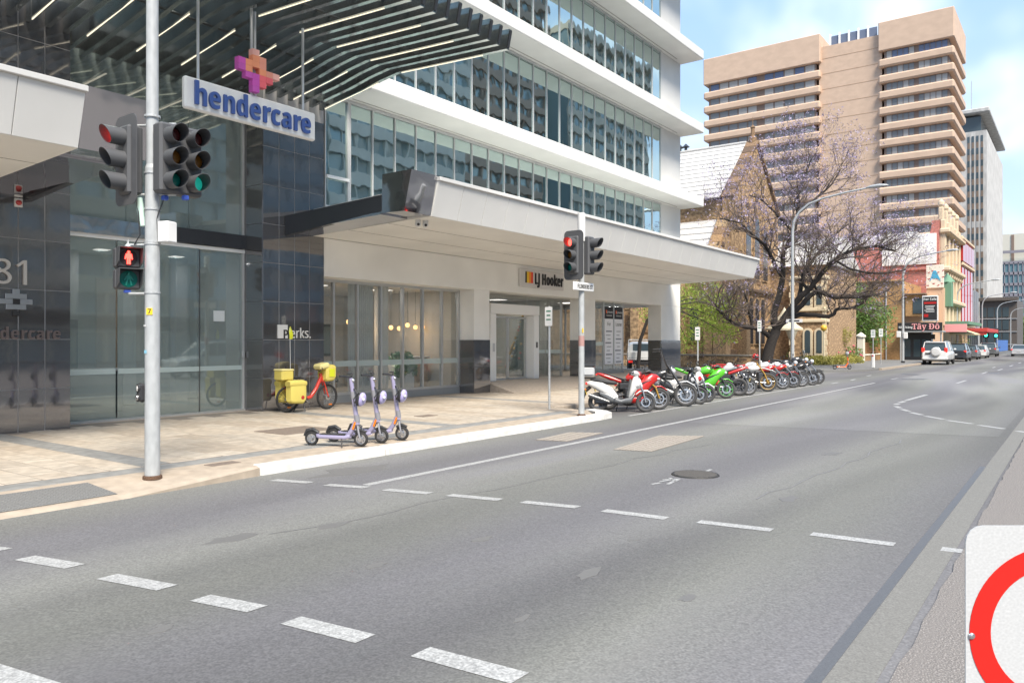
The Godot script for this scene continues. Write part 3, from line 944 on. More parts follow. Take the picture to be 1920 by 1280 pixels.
		part(o, "frame", MB.new().box(Vector3(0, 0.008, 0), Vector3(0.68, 0.02, 0.68)), mats["alu"])
		var l := AreaLight3D.new()
		l.name = "panel_light"
		l.position = Vector3(c[0], 3.55, c[1])
		l.rotation.x = -PI / 2
		l.area_size = Vector2(0.6, 0.6)
		l.light_color = Color(1.0, 0.98, 0.95)
		l.light_energy = 2.2
		l.area_range = 12.0
		l.shadow_enabled = true
		add_child(l)
	for k in 3:
		var wp := thing("wall_picture", ["wide dark framed picture on the shop back wall near the tan side", "dark framed picture on the shop back wall behind the planter", "dark framed picture on the shop back wall behind the desk"][k], "picture", Vector3(-22.97, 1.9, [-15.0, -17.4, -19.2][k]))
		part(wp, "frame", MB.new().bb(Vector3(), Vector3(0.05, [1.0, 1.5, 1.2][k], [1.6, 1.0, 0.9][k]), 0.01), mats["black_plastic"])
		part(wp, "print", MB.new().box(Vector3(0.028, 0, 0), Vector3(0.006, [0.8, 1.3, 1.0][k], [1.4, 0.8, 0.7][k])), mat("print_%d" % k, [0.10, 0.22, 0.16][k], [0.12, 0.16, 0.20][k], [0.16, 0.12, 0.20][k], 0.6))
	for k in 4:
		var ch := thing("lounge_chair", ["dark lounge chair beside the sheer curtain", "dark lounge chair between the curtain and the round column", "tan lounge chair behind the white planter", "dark lounge chair near the tan shop wall"][k], "chair", Vector3([-18.6, -19.4, -19.6, -20.4][k], 0.2, [-15.3, -16.4, -17.9, -14.6][k]), [0.4, -0.6, 1.2, 0.1][k])
		var cmat: Material = mats["timber"] if k == 2 else mats["seat_black"]
		part(ch, "seat", MB.new().bb(Vector3(0, 0.42, 0), Vector3(0.6, 0.14, 0.6), 0.04), cmat)
		part(ch, "backrest", MB.new().bb(Vector3(-0.28, 0.72, 0), Vector3(0.1, 0.55, 0.6), 0.04, Basis(Vector3(0, 0, 1), 0.15)), cmat)
		for lx in [-0.24, 0.24]:
			for lz in [-0.24, 0.24]:
				part(ch, "leg", MB.new().tube([Vector3(lx, 0, lz), Vector3(lx * 0.9, 0.36, lz * 0.9)], 0.018, 6), mats["timber"])
	# two posters hung in the end window
	for k in 2:
		var p := thing("window_poster", ["tall pale window poster with black heading beside the clear panes", "tall pale window poster with black heading beside the open corner"][k], "poster", Vector3(-16.83, 0.0, [-30.05, -30.93][k]))
		part(p, "sheet", MB.new().box(Vector3(0, 1.85, 0), Vector3(0.006, 2.0, 0.74)), mat("poster", 0.80, 0.81, 0.84, 0.6))
		part(p, "heading", MB.new().box(Vector3(0.002, 3.12, 0), Vector3(0.008, 0.52, 0.74)), mats["ink"])
		var st := MB.new()
		var lg := part(p, "emblem", MB.new().box(Vector3(0.008, 3.16, 0.22), Vector3(0.004, 0.14, 0.1)), mat("emblem_red", 0.75, 0.12, 0.02, 0.5))
		text(p, "print", "LJ Hooker", 0.085, mats["sign_white"], facade_xf(Vector3(0.010, 3.15, -0.08)), 0.002)
		text(p, "print", "Commercial", 0.06, mats["sign_white"], facade_xf(Vector3(0.010, 3.0, 0)), 0.002)
		text(p, "print", ["For", "Lease"][k], 0.16, mats["ink"], facade_xf(Vector3(0.008, 2.62, 0)), 0.002, false)
		for j in 9:
			var yy := 2.3 - 0.17 * j
			st.box(Vector3(0.006, yy, 0.06 * (j % 2)), Vector3(0.002, 0.03 if (j + k) % 3 else 0.06, 0.52 - 0.12 * ((j * 7 + k) % 3)))
		part(p, "print", st, mat("poster_ink", 0.22, 0.23, 0.26, 0.6))

func tile_wall(parent: Node, z_edges: Array, x: float, y_edges: Array) -> void:
	for i in z_edges.size() - 1:
		var w: float = z_edges[i] - z_edges[i + 1]
		for j in y_edges.size() - 1:
			var h: float = y_edges[j + 1] - y_edges[j]
			var o := part(parent, "tile", MB.new().bb(Vector3(), Vector3(0.025, h - 0.012, w - 0.012), 0.002), mats["black_tile"])
			o.position = Vector3(x, (y_edges[j] + y_edges[j + 1]) / 2, (z_edges[i] + z_edges[i + 1]) / 2)
			o.rotation = Vector3(0, rng.randf_range(-0.0035, 0.0035), rng.randf_range(-0.003, 0.003))

func entry() -> void:
	var ys := [0.10, 0.94, 1.89, 2.84, 3.80, 4.76, 5.72, 6.67, 7.62, 8.56]
	var w := thing("black_tiled_wall", "glossy black tiled wall carrying the numerals eighty one", "wall")
	part(w, "backing", MB.new().bm(Vector3(-16.200, 0.1, 6.0), Vector3(-16.94, 9.0, -7.155)), mats["grout"])
	tile_wall(w, [-3.4, -3.87, -4.34, -4.81, -5.28, -5.75, -6.22, -6.69, -7.16], -16.206, ys)
	var p := thing("black_tiled_pier", "glossy black tiled pier between the glass entrance and the shop windows", "pier")
	part(p, "backing", MB.new().bm(Vector3(-16.200, 0.1, -11.660), Vector3(-17.2, 8.2, -13.545)), mats["grout"])
	tile_wall(p, [-11.65, -12.125, -12.6, -13.075, -13.55], -16.206, ys.slice(0, 9))
	for j in 8:
		var o := part(p, "tile", MB.new().bb(Vector3(), Vector3(0.72, ys[j + 1] - ys[j] - 0.009, 0.025), 0.002), mats["black_tile"])
		o.position = Vector3(-16.575, (ys[j] + ys[j + 1]) / 2, -11.652)
	# upper storeys over the entrance
	var u := thing("upper_facade", "pale glass wall rising above the dark metal fins", "facade")
	part(u, "backing", MB.new().bm(Vector3(-17.7, 8.6, 8.0), Vector3(-40, 24, -13.55)), mats["cream"])
	for k in 22:
		for j in 5:
			part(u, "pane", MB.new().box(Vector3(-17.65, 10.1 + 3.0 * j, 7.5 - 0.95 * k), Vector3(0.03, 2.9, 0.9)), mats["coated_glass"])
	# glass entrance
	var e := thing("glass_entrance", "double height clear glass entrance wall between the black tiled walls", "entrance")
	var x := -16.98
	var z0 := -7.18
	var z1 := -11.64
	var zs := [z0, -8.45, -10.4, z1]
	for k in 3:
		var zz: float = (zs[k] + zs[k + 1]) / 2
		var ww: float = zs[k] - zs[k + 1]
		part(e, "pane", MB.new().box(Vector3(x + (0.05 if k == 1 else 0.0), 2.13, zz), Vector3(0.014, 3.96, ww - 0.012)), mats["pane_green"])
		part(e, "frosted_band", MB.new().box(Vector3(x + 0.066 if k == 1 else x + 0.012, 1.2, zz), Vector3(0.003, 0.11, ww - 0.03)), mats["frost"])
	for k in 3:
		var ww := (z0 - z1) / 3.0
		part(e, "pane", MB.new().box(Vector3(x, 6.25, z0 - ww * (k + 0.5)), Vector3(0.014, 3.5, ww - 0.012)), mats["pane_green"])
	part(e, "transom", MB.new().bm(Vector3(x - 0.1, 4.14, z0), Vector3(x + 0.1, 4.48, -9.2)), mats["polished"])
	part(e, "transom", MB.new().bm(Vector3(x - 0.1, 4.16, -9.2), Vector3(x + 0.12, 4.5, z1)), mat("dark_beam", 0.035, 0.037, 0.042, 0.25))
	part(e, "head_rail", MB.new().bm(Vector3(x - 0.06, 4.06, z0), Vector3(x + 0.06, 4.14, z1)), mats["white"])
	part(e, "sill_rail", MB.new().bm(Vector3(x - 0.05, 0.10, z0), Vector3(x + 0.08, 0.17, z1)), mats["alu"])
	part(e, "jamb", MB.new().box(Vector3(x, 4.0, z1 + 0.03), Vector3(0.1, 7.8, 0.05)), mats["mullion"])
	part(e, "jamb", MB.new().box(Vector3(x, 4.0, z0 - 0.03), Vector3(0.1, 7.8, 0.05)), mats["mullion"])
	part(e, "door_stile", MB.new().box(Vector3(x + 0.02, 2.1, -10.4), Vector3(0.05, 3.9, 0.05)), mats["dark_steel"])
	part(e, "door_lock", MB.new().bb(Vector3(x + 0.06, 1.52, z1 + 0.05), Vector3(0.07, 0.16, 0.07), 0.01), mats["alu"])
	part(e, "notice", MB.new().box(Vector3(x + 0.012, 2.47, -10.95), Vector3(0.003, 0.26, 0.30)), mat("notice", 0.62, 0.66, 0.66, 0.6))
	# lobby
	part(e, "lobby_floor", MB.new().bm(Vector3(x, 0.08, z0 + 2.0), Vector3(-24, 0.13, z1 - 1.7)), mat("lobby_floor", 0.20, 0.20, 0.19, 0.25))
	part(e, "lobby_back_wall", MB.new().bm(Vector3(-22.0, 0.1, 0.0), Vector3(-22.2, 8.6, -13.4)), mat("lobby_wall", 0.34, 0.36, 0.35, 0.6))
	part(e, "lobby_side_wall", MB.new().bm(Vector3(-17.25, 0.13, -13.2), Vector3(-22.0, 8.6, -13.4)), mat("lobby_pale", 0.52, 0.55, 0.53, 0.6))
	part(e, "lobby_ceiling", MB.new().bm(Vector3(-17.2, 8.62, 2.0), Vector3(-22.2, 8.8, -13.4)), mat("lobby_grey", 0.40, 0.41, 0.41, 0.7))
	part(e, "mezzanine", MB.new().bm(Vector3(-18.6, 4.2, 0.0), Vector3(-22.0, 4.6, -13.2)), mats["lobby_pale"])
	part(e, "lobby_screen", MB.new().bm(Vector3(-20.4, 0.13, -6.5), Vector3(-20.5, 2.4, -9.2)), mat("lobby_screen", 0.05, 0.055, 0.065, 0.4))
	for k in 5:
		part(e, "lobby_column", MB.new().box(Vector3(-20.9, 2.2, -6.2 - 1.5 * k), Vector3(0.3, 4.1, 0.35)), mats["lobby_pale"] if k % 2 else mats["lobby_grey"])
	part(e, "lobby_screen", MB.new().bb(Vector3(-21.8, 2.0, -7.2), Vector3(0.08, 0.7, 1.2), 0.01), mats["ink"])
	part(e, "lobby_screen", MB.new().bb(Vector3(-21.8, 2.3, -11.0), Vector3(0.08, 2.6, 1.4), 0.01), mats["shop_wall_tan"])
	var desk := thing("lobby_desk", "dark reception counter seen dimly through the glass entrance", "desk", Vector3(-19.4, 0.13, -8.6))
	part(desk, "front", MB.new().bb(Vector3(0, 0.5, 0), Vector3(0.6, 1.0, 2.2), 0.02), mats["lobby_screen"])
	part(desk, "top", MB.new().bb(Vector3(0, 1.03, 0), Vector3(0.75, 0.05, 2.3), 0.01), mats["white"])
	for c in [[-20.0, -9.6], [-20.0, -11.6]]:
		var o := thing("ceiling_panel_light", ["lit ceiling panel under the mezzanine near the lobby counter", "lit ceiling panel under the mezzanine near the lobby side wall"][0 if c[1] > -10 else 1], "ceiling light", Vector3(c[0], 4.18, c[1]))
		part(o, "diffuser_panel", MB.new().box(Vector3(), Vector3(0.3, 0.03, 0.3)), mats["panel_glow"])
		part(o, "frame", MB.new().box(Vector3(0, 0.008, 0), Vector3(0.36, 0.02, 0.36)), mats["alu"])
		var l := AreaLight3D.new()
		l.name = "panel_light"
		l.position = Vector3(c[0], 4.15, c[1])
		l.rotation.x = -PI / 2
		l.area_size = Vector2(0.3, 0.3)
		l.light_energy = 0.7
		l.area_range = 12.0
		l.shadow_enabled = true
		add_child(l)

func fins() -> void:
	var s := thing("fin_canopy", "canopy of curved dark metal fins with light strips over the glass entrance", "canopy")
	var prof := [Vector2(-16.16, 7.94), Vector2(-14.6, 8.14), Vector2(-13.9, 8.27), Vector2(-13.3, 8.34), Vector2(-10.02, 8.17), Vector2(-9.93, 8.58), Vector2(-13.35, 8.86), Vector2(-14.0, 8.80), Vector2(-16.16, 8.50)]
	var deep := [Vector2(-20.6, 7.62), Vector2(-18.0, 7.74)] + prof.slice(0, 8) + [Vector2(-16.2, 8.48), Vector2(-18.0, 8.14), Vector2(-20.6, 8.0)]
	var short_mesh := MB.new().ext(prof, -0.05, 0.05).mesh()
	var deep_mesh := MB.new().ext(deep, -0.05, 0.05).mesh()
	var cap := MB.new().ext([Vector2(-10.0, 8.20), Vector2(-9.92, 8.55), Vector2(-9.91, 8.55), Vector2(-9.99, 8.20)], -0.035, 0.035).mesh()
	var led := MB.new()
	var lo := [Vector3(-13.2, 8.335, 0), Vector3(-10.7, 8.203, 0)]
	var li := [Vector3(-16.0, 7.958, 0), Vector3(-14.0, 8.243, 0)]
	for g in [lo, li]:
		var mid: Vector3 = (g[0] + g[1]) / 2.0
		var dd: Vector3 = g[1] - g[0]
		led.box(mid - Vector3(0, 0.012, 0), Vector3(dd.length(), 0.014, 0.02), Basis(Vector3(0, 0, 1), atan2(dd.y, dd.x)))
	var led_mesh := led.mesh()
	var led2 := MB.new().box(Vector3(-18.6, 7.69, 0), Vector3(2.6, 0.016, 0.04), Basis(Vector3(0, 0, 1), 0.046)).mesh()
	for k in 33:
		var z := -13.42 + 0.335 * k
		var inside := z < -7.25 and z > -11.6
		var f := part(s, "fin", deep_mesh if inside else short_mesh, mats["fin_metal"])
		f.position.z = z
		part(f, "hollow_shade", cap, mats["dark_beam"])  # dark colour stands in for the shaded hollow of the open fin end
		if k % 3 == 0:
			part(f, "light_strip", led_mesh, mats["led"])
			if inside:
				part(f, "light_strip", led2, mats["led"])
	for x in [-10.6, -12.2, -14.6]:
		part(s, "cross_tube", MB.new().tube([Vector3(x, 8.42, -13.5), Vector3(x, 8.42, -2.6)], 0.03, 6), mats["dark_steel"])

func canopy_piece(s: Node, z0: float, z1: float) -> void:
	var prof := [Vector2(-12.03, 4.72), Vector2(-11.80, 5.50), Vector2(-16.15, 5.30), Vector2(-16.19, 4.605)]
	part(s, "soffit", MB.new().ext(prof, z1, z0), mats["cream"])
	var n := int(round((z0 - z1) / 0.92))
	var w := (z0 - z1) / n
	var tilt := Basis(Vector3(0, 0, 1), -0.287)
	var pm := MB.new().bb(Vector3(), Vector3(0.03, 0.815, w - 0.012), 0.004, tilt).mesh()
	for k in n:
		var o := part(s, "fascia_panel", pm, mats["white_panel"])
		o.position = Vector3(-11.90, 5.115, z0 - w * (k + 0.5))
	part(s, "capping", MB.new().bb(Vector3(-11.83, 5.55, (z0 + z1) / 2), Vector3(0.22, 0.09, z0 - z1 + 0.04), 0.01), mats["white_panel"])
	for x in [-13.4, -14.8]:
		var yy: float = 4.72 + (x + 12.03) * 0.0277
		part(s, "soffit_seam", MB.new().box(Vector3(x, yy - 0.002, (z0 + z1) / 2), Vector3(0.012, 0.008, z0 - z1 - 0.02)), mats["seam"])

func canopies() -> void:
	var s := thing("street_canopy", "long white panelled canopy over the shop windows", "canopy")
	canopy_piece(s, -13.17, -34.8)
	for k in 9:
		var z := -14.9 - 2.3 * k
		part(s, "downlight", MB.new().lathe([Vector2(0.0, 4.675), Vector2(0.05, 4.675), Vector2(0.05, 4.70)], 10, Transform3D(Basis(), Vector3(-14.1, 0, z))), mats["black_plastic"])
	var t := thing("street_canopy", "white panelled canopy beside the numbered black wall", "canopy")
	canopy_piece(t, 8.0, -5.42)
	# polished metal ends
	for e in [[s, -12.3, -13.16, -12.36], [t, -5.43, -6.45, -6.39]]:
		var o: Node3D = e[0]
		var z0: float = e[1]
		var z1: float = e[2]
		part(o, "end_body", MB.new().ext([Vector2(-12.02, 4.73), Vector2(-11.80, 5.62), Vector2(-12.7, 5.62), Vector2(-12.75, 4.75)], z1, z0), mats["polished"])
		part(o, "end_soffit", MB.new().ext([Vector2(-12.76, 4.72), Vector2(-12.76, 4.78), Vector2(-16.18, 4.66), Vector2(-16.18, 4.6)], z1, z0), mats["polished"])
		part(o, "end_beam", MB.new().ext([Vector2(-12.72, 4.80), Vector2(-12.72, 5.16), Vector2(-16.18, 5.02), Vector2(-16.18, 4.52)], e[3] - 0.06, e[3] + 0.065), mats["dark_beam"])

func signs() -> void:
	# hanging board with raised lettering
	var h := thing("hanging_sign", "white hanging board with raised blue lettering reading hendercare", "sign", Vector3(-13.0, 6.05, -9.14))
	part(h, "board", MB.new().bb(Vector3(0, 0.29, 0), Vector3(0.12, 0.58, 2.94), 0.03), mats["white"])
	text(h, "letters", "hendercare", 0.40, mat("letter_blue", 0.055, 0.11, 0.34, 0.45), facade_xf(Vector3(0.09, 0.29, 0)), 0.05, true, 0.86)
	for z in [1.18, 0.05, -1.18]:
		part(h, "rod", MB.new().tube([Vector3(0, 0.57, z), Vector3(0, 2.28, z)], 0.028, 8), mats["alu"])
	# pixel cross emblem above the board
	var em := thing("emblem_sign", "pixel cross emblem in orange pink and purple above the hanging board", "sign", Vector3(-13.0, 7.09, -9.18))
	var cols := {"o": [0.85, 0.32, 0.17], "p": [0.85, 0.46, 0.40], "r": [0.82, 0.14, 0.17], "m": [0.62, 0.10, 0.48], "v": [0.55, 0.10, 0.45], "l": [0.80, 0.33, 0.24]}
	var rows := ["..p...", "..ol..", "mool..", "vo.olp", ".vmrr.", "..mr..", "..v..."]
	var u := 0.155
	for j in rows.size():
		for i in rows[j].length():
			var ch: String = rows[j][i]
			if ch == ".": continue
			var cc: Array = cols[ch]
			var o := part(em, "block", MB.new().bb(Vector3(), Vector3(0.13, u - 0.001, u - 0.001), 0.002), mat("emblem_" + ch, cc[0], cc[1], cc[2], 0.45))
			o.position = Vector3(0.07, (3 - j) * 0.118, (2.5 - i) * u)
			o.scale = Vector3(1, 0.76, 1)
	part(em, "rod", MB.new().tube([Vector3(-0.02, -0.45, 0), Vector3(-0.02, 1.2, 0)], 0.028, 8), mats["alu"])
	# agency sign on the cream beam
	var l := thing("wall_sign", "pale rectangular agency sign reading LJ Hooker on the cream beam", "sign", Vector3(-16.19, 4.14, -23.8))
	part(l, "board", MB.new().bb(Vector3(0.03, 0, 0), Vector3(0.06, 0.66, 2.9), 0.01), mat("sign_grey", 0.62, 0.60, 0.58, 0.5))
	var sc := [[0.02, 0.02, 0.02], [0.80, 0.52, 0.02], [0.80, 0.26, 0.01], [0.72, 0.05, 0.02]]
	for k in 4:
		part(l, "stripe", MB.new().box(Vector3(0.075, 0.03, 1.08 - [0.0, 0.09, 0.22, 0.35][k]), Vector3(0.03, 0.40, [0.05, 0.13, 0.13, 0.13][k])), mat("stripe_%d" % k, sc[k][0], sc[k][1], sc[k][2], 0.5))
	text(l, "letters", "LJ Hooker", 0.40, mats["ink"], facade_xf(Vector3(0.08, 0.0, -0.42)), 0.03, true, 0.74)
	# accountants' sign on the pier
	var p := thing("wall_sign", "white lettering reading Perks on the black tiled pier", "sign", Vector3(-16.18, 2.08, -12.57))
	part(p, "square", MB.new().box(Vector3(0.01, 0.02, 0.36), Vector3(0.02, 0.34, 0.30)), mats["sign_white"])
	text(p, "letters", "P", 0.22, mats["ink"], facade_xf(Vector3(0.024, -0.05, 0.27)), 0.006)
	text(p, "letters", "erks.", 0.25, mats["sign_white"], facade_xf(Vector3(0.012, -0.02, -0.20)), 0.02, false, 0.9)
	# street number, emblem and name in bright metal
	var n := thing("street_number", "bright metal numerals 81 on the black tiled wall", "sign", Vector3(-16.19, 3.15, -6.0))
	text(n, "digits", "81", 0.47, mat("bright_metal", 0.62, 0.58, 0.53, 0.3, 0.35), facade_xf(Vector3(0.03, 0, -0.12)), 0.05, false, 1.0)
	var c := thing("wall_emblem", "small polished metal cross emblem on the black tiled wall", "sign", Vector3(-16.19, 2.60, -6.17))
	for b in [[0.0, 0.0, 0.56], [0.1, 0.0, 0.36], [0.19, 0.0, 0.12], [-0.1, 0.0, 0.34]]:
		part(c, "block", MB.new().bb(Vector3(0.03, b[0], b[1]), Vector3(0.04, 0.098, b[2]), 0.004), mats["steel"])
	part(c, "centre", MB.new().box(Vector3(0.055, 0.0, 0.0), Vector3(0.01, 0.10, 0.12)), mats["ink"])
	part(c, "lamp_arm", MB.new().bb(Vector3(0.03, -0.22, 0.0), Vector3(0.06, 0.10, 0.10), 0.01), mats["black_plastic"])
	var w := thing("wall_lettering", "dull bronze lettering reading hendercare low on the black tiled wall", "sign", Vector3(-16.19, 2.0, -6.17))
	text(w, "letters", "hendercare", 0.22, mat("bronze", 0.20, 0.16, 0.15, 0.3, 0.5), facade_xf(Vector3(0.02, 0, 0)), 0.03, true, 0.95)
	# alarm strobes
	for k in 2:
		var a := thing("alarm_strobe", ["upper red alarm strobe on a white plate on the black tiled wall", "lower red alarm strobe on a white plate on the black tiled wall"][k], "alarm", Vector3(-16.19, [4.66, 4.47][k], -6.22), 0, "red alarm strobes")
		part(a, "plate", MB.new().bb(Vector3(0.01, 0, 0), Vector3(0.03, 0.165, 0.14), 0.006), mats["sign_white"])
		part(a, "dome", MB.new().ell(Vector3(0.03, 0, 0), Vector3(0.05, 0.05, 0.055)), mats["red_paint"])
	# cameras under the canopy
	for k in 2:
		var a := thing("security_camera", ["white dome camera under the canopy beside the polished end", "white bullet camera under the canopy facing the glass entrance"][k], "camera", Vector3(-12.5 - 0.05 * k, 4.70, [-13.5, -13.3][k]))
		part(a, "mount", MB.new().lathe([Vector2(0.07, 0.0), Vector2(0.07, -0.03), Vector2(0.0, -0.03)], 12), mats["sign_white"])
		part(a, "housing", MB.new().ell(Vector3(0, -0.09, 0), Vector3(0.075, 0.08, 0.075)), mats["sign_white"])
		part(a, "lens", MB.new().ell(Vector3(0.05, -0.11, 0.04), Vector3(0.035, 0.035, 0.035)), mats["black_plastic"])

func yz(m: MB, poly: Array, x0: float, x1: float) -> MB:     # polygon of (z, y) pushed along x
	return m.ext(poly, -x1, -x0, Transform3D(Basis(Vector3(0, 0, 1), Vector3(0, 1, 0), Vector3(-1, 0, 0)), Vector3()))

func far_side() -> void:
	# the other side of the street, which the glass mirrors
	var defs := [
		["sandstone bank building with ribbon windows across the street corner", 14.0, -15.0, 11.0, 3.8, [0.52, 0.45, 0.35], 31.0],
		["beige banded office block across the street opposite the scooters", -17.0, -39.0, 20.0, 3.4, [0.60, 0.54, 0.42], 35.0],
		["blue glass office tower across the street opposite the motorcycles", -42.0, -64.0, 45.0, 3.6, [0.22, 0.38, 0.46], 44.0],
		["white banded office block across the street opposite the church", -68.0, -96.0, 60.0, 3.5, [0.62, 0.60, 0.54], 48.0],
		["brown brick office tower across the street opposite the red shops", -100.0, -128.0, 72.0, 3.4, [0.42, 0.32, 0.25], 54.0],
		["tall cream office tower far along the opposite side of the street", -134.0, -170.0, 66.0, 3.5, [0.55, 0.50, 0.42], 52.0]]
	mat("dark_glass", 0.06, 0.085, 0.10, 0.08)
	var wg := mat("office_glass", 0.32, 0.40, 0.42, 0.1, 0.3)
	for k in defs.size():
		var d: Array = defs[k]
		var x: float = d[6]
		var b := thing("office_block", d[0], "building", Vector3(x, 0, (d[1] + d[2]) / 2))
		var len: float = d[1] - d[2]
		var wm := tri(mat("block_%d" % k, d[5][0], d[5][1], d[5][2], 0.7), ntex("soft", 0.006, 0.94, 1.0), Vector3(0.12, 0.12, 0.12))
		part(b, "body", MB.new().bm(Vector3(0.4, 0, -len / 2), Vector3(18, d[3], len / 2)), wg)
		var y := 0.0
		while y < d[3]:
			part(b, "spandrel", MB.new().box(Vector3(0.1, y + 3.6 if y == 0.0 else y, 0), Vector3(0.7, 1.5, len + 0.2)), wm)
			y += d[4]
		var n := int(len / 2.6)
		for j in n + 1:
			part(b, "pier", MB.new().box(Vector3(0.22, d[3] / 2, -len / 2 + len * j / n), Vector3(0.5, d[3], 0.35)), wm)
		part(b, "parapet", MB.new().box(Vector3(8, d[3] + 0.6, 0), Vector3(17.6, 1.4, len + 0.4)), wm)

func lancet(parent: Node, at: Vector3, turn: float, w: float, h: float, frame: Material) -> void:
	var f := []
	var g := []
	for e in [[w / 2 + 0.14, h + 0.14, f], [w / 2, h, g]]:
		var hw: float = e[0]
		var hh: float = e[1]
		e[2].append(Vector2(-hw, -0.1 if e[2] == f else 0.0)); e[2].append(Vector2(hw, -0.1 if e[2] == f else 0.0))
		var sp: float = hh - hw * 1.5
		for k in 6:
			var t := k / 5.0
			e[2].append(Vector2(hw * cos(t * PI / 2.6) if k < 5 else 0.0, sp + (hh - sp) * sin(t * PI / 2)))
		for k in range(4, -1, -1):
			var t := k / 5.0
			e[2].append(Vector2(-hw * cos(t * PI / 2.6), sp + (hh - sp) * sin(t * PI / 2)))
	var o := part(parent, "window", MB.new().ext(f, 0.0, 0.08), frame)
	o.position = at
	o.rotation.y = turn
	part(o, "glass", MB.new().ext(g, 0.06, 0.10), mat("church_glass", 0.03, 0.035, 0.045, 0.15))

func rubble(parent: Node, count: int, place: Callable, r: RandomNumberGenerator) -> void:
	var ms := []
	for k in 5:
		ms.append(MB.new().bb(Vector3(), Vector3(0.34 + 0.11 * k, 0.26 + 0.05 * (k % 3), 0.08), 0.02).mesh())
	for k in count:
		var t: Transform3D = place.call(k)
		var o := part(parent, "stone", ms[r.randi() % 5], mats["stone_%d" % (r.randi() % 4)])
		o.transform = t

func church() -> void:
	var sc := [[0.50, 0.31, 0.155], [0.34, 0.215, 0.125], [0.56, 0.39, 0.22], [0.19, 0.125, 0.085]]
	for k in 4:
		tri(mat("stone_%d" % k, sc[k][0], sc[k][1], sc[k][2], 0.9), ntex("rock", 0.03, 0.6, 1.0), Vector3(0.5, 0.5, 0.5))
	var wall := tri(mat("church_stone", 0.60, 0.40, 0.225, 0.9), ntex("rubble", 0.03, 0.55, 1.0, FastNoiseLite.TYPE_CELLULAR, 512, 2), Vector3(0.22, 0.3, 0.22))
	var dress := tri(mat("dressed_stone", 0.56, 0.38, 0.22, 0.85), ntex("rock", 0.03, 0.6, 1.0), Vector3(0.4, 0.4, 0.4))
	var slate := tri(mat("pale_shingle", 0.60, 0.585, 0.56, 0.6), ntex("conc", 0.02, 0.7, 1.0), Vector3(0.5, 0.5, 0.5))
	var c := thing("stone_church", "tan rubble stone church with steep gable and pale shingle roof behind the jacaranda", "church")
	var r := RandomNumberGenerator.new()
	r.seed = 31
	var gx0 := -20.0
	part(c, "gable_wall", yz(MB.new(), [Vector2(-53.2, 0.1), Vector2(-53.2, 12.0), Vector2(-58.5, 17.0), Vector2(-63.8, 12.0), Vector2(-63.8, 0.1)], gx0, gx0 - 0.6), wall)
	part(c, "side_wall", MB.new().bm(Vector3(-20.6, 0.1, -53.4), Vector3(-48, 12.0, -63.6)), wall)
	# coping stones on the gable slopes and the finial
	for sg in [1.0, -1.0]:
		for k in 9:
			var t := (k + 0.5) / 9.0
			var p := Vector3(gx0 - 0.25, 12.0 + 5.0 * t + 0.1, -58.5 + sg * (5.3 - 5.3 * t))
			part(c, "coping", MB.new().bb(p, Vector3(0.95, 0.22, 0.80), 0.04, Basis(Vector3(1, 0, 0), sg * 0.756)), mats["stone_3"] if k % 2 else mats["stone_1"])
	part(c, "finial", MB.new().lathe([Vector2(0.35, 16.6), Vector2(0.3, 17.4), Vector2(0.18, 17.5), Vector2(0.14, 18.1), Vector2(0.2, 18.2), Vector2(0.03, 18.4), Vector2(0.02, 19.0), Vector2(0.0, 19.0)], 8, Transform3D(Basis(), Vector3(gx0 - 0.25, 0, -58.5))), mats["stone_1"])
	# roof in overlapping shingle courses
	for sg in [1.0, -1.0]:
		for k in 12:
			var t := (k + 0.5) / 12.0
			var p := Vector3(-34.4, 12.0 + 5.05 * t + 0.05, -58.5 + sg * (5.7 - 5.7 * t))
			part(c, "roof_course", MB.new().bb(p, Vector3(27.4, 0.10, 0.70), 0.02, Basis(Vector3(1, 0, 0), sg * (0.725 - 0.09))), slate)
	part(c, "ridge_cap", MB.new().bb(Vector3(-34.4, 17.12, -58.5), Vector3(27.4, 0.18, 0.4), 0.05), slate)
	for x in [-26.2, -25.7, -30.0]:
		part(c, "vent", MB.new().lathe([Vector2(0.12, 16.9), Vector2(0.12, 17.5), Vector2(0.32, 17.5), Vector2(0.0, 17.8)], 8, Transform3D(Basis(), Vector3(x, 0, -58.5))), mats["dark_steel"])
	# lean-to aisle with parapet copings
	part(c, "aisle_wall", MB.new().bm(Vector3(-20.3, 0.1, -50.2), Vector3(-48, 6.6, -53.3)), wall)
	part(c, "aisle_end", yz(MB.new(), [Vector2(-50.0, 0.1), Vector2(-50.0, 7.1), Vector2(-53.3, 11.2), Vector2(-53.3, 0.1)], gx0 - 0.05, gx0 - 0.7), wall)
	for k in 8:
		var t := (k + 0.5) / 8.0
		part(c, "roof_course", MB.new().bb(Vector3(-34.3, 6.6 + 3.9 * t + 0.05, -50.05 - 3.3 * t), Vector3(27.2, 0.10, 0.78), 0.02, Basis(Vector3(1, 0, 0), 0.87 - 0.09)), slate)
	for x in [-20.4, -24.6, -29.0]:
		for k in 7:
			var t := (k + 0.5) / 7.0
			part(c, "coping", MB.new().bb(Vector3(x, 6.85 + 4.1 * t, -49.9 - 3.4 * t), Vector3(0.85, 0.34, 0.80), 0.04, Basis(Vector3(1, 0, 0), 0.875)), mats["stone_%d" % (k % 3)])
	# buttresses and dressed corners
	for z in [-50.3, -54.2, -62.9]:
		for s in [[0.1, 3.2, 0.95], [3.2, 5.6, 0.65], [5.6, 8.2, 0.4]]:
			part(c, "buttress", MB.new().bb(Vector3(gx0 + s[2] / 2, (s[0] + s[1]) / 2, z), Vector3(s[2], s[1] - s[0], 0.75), 0.03), dress)
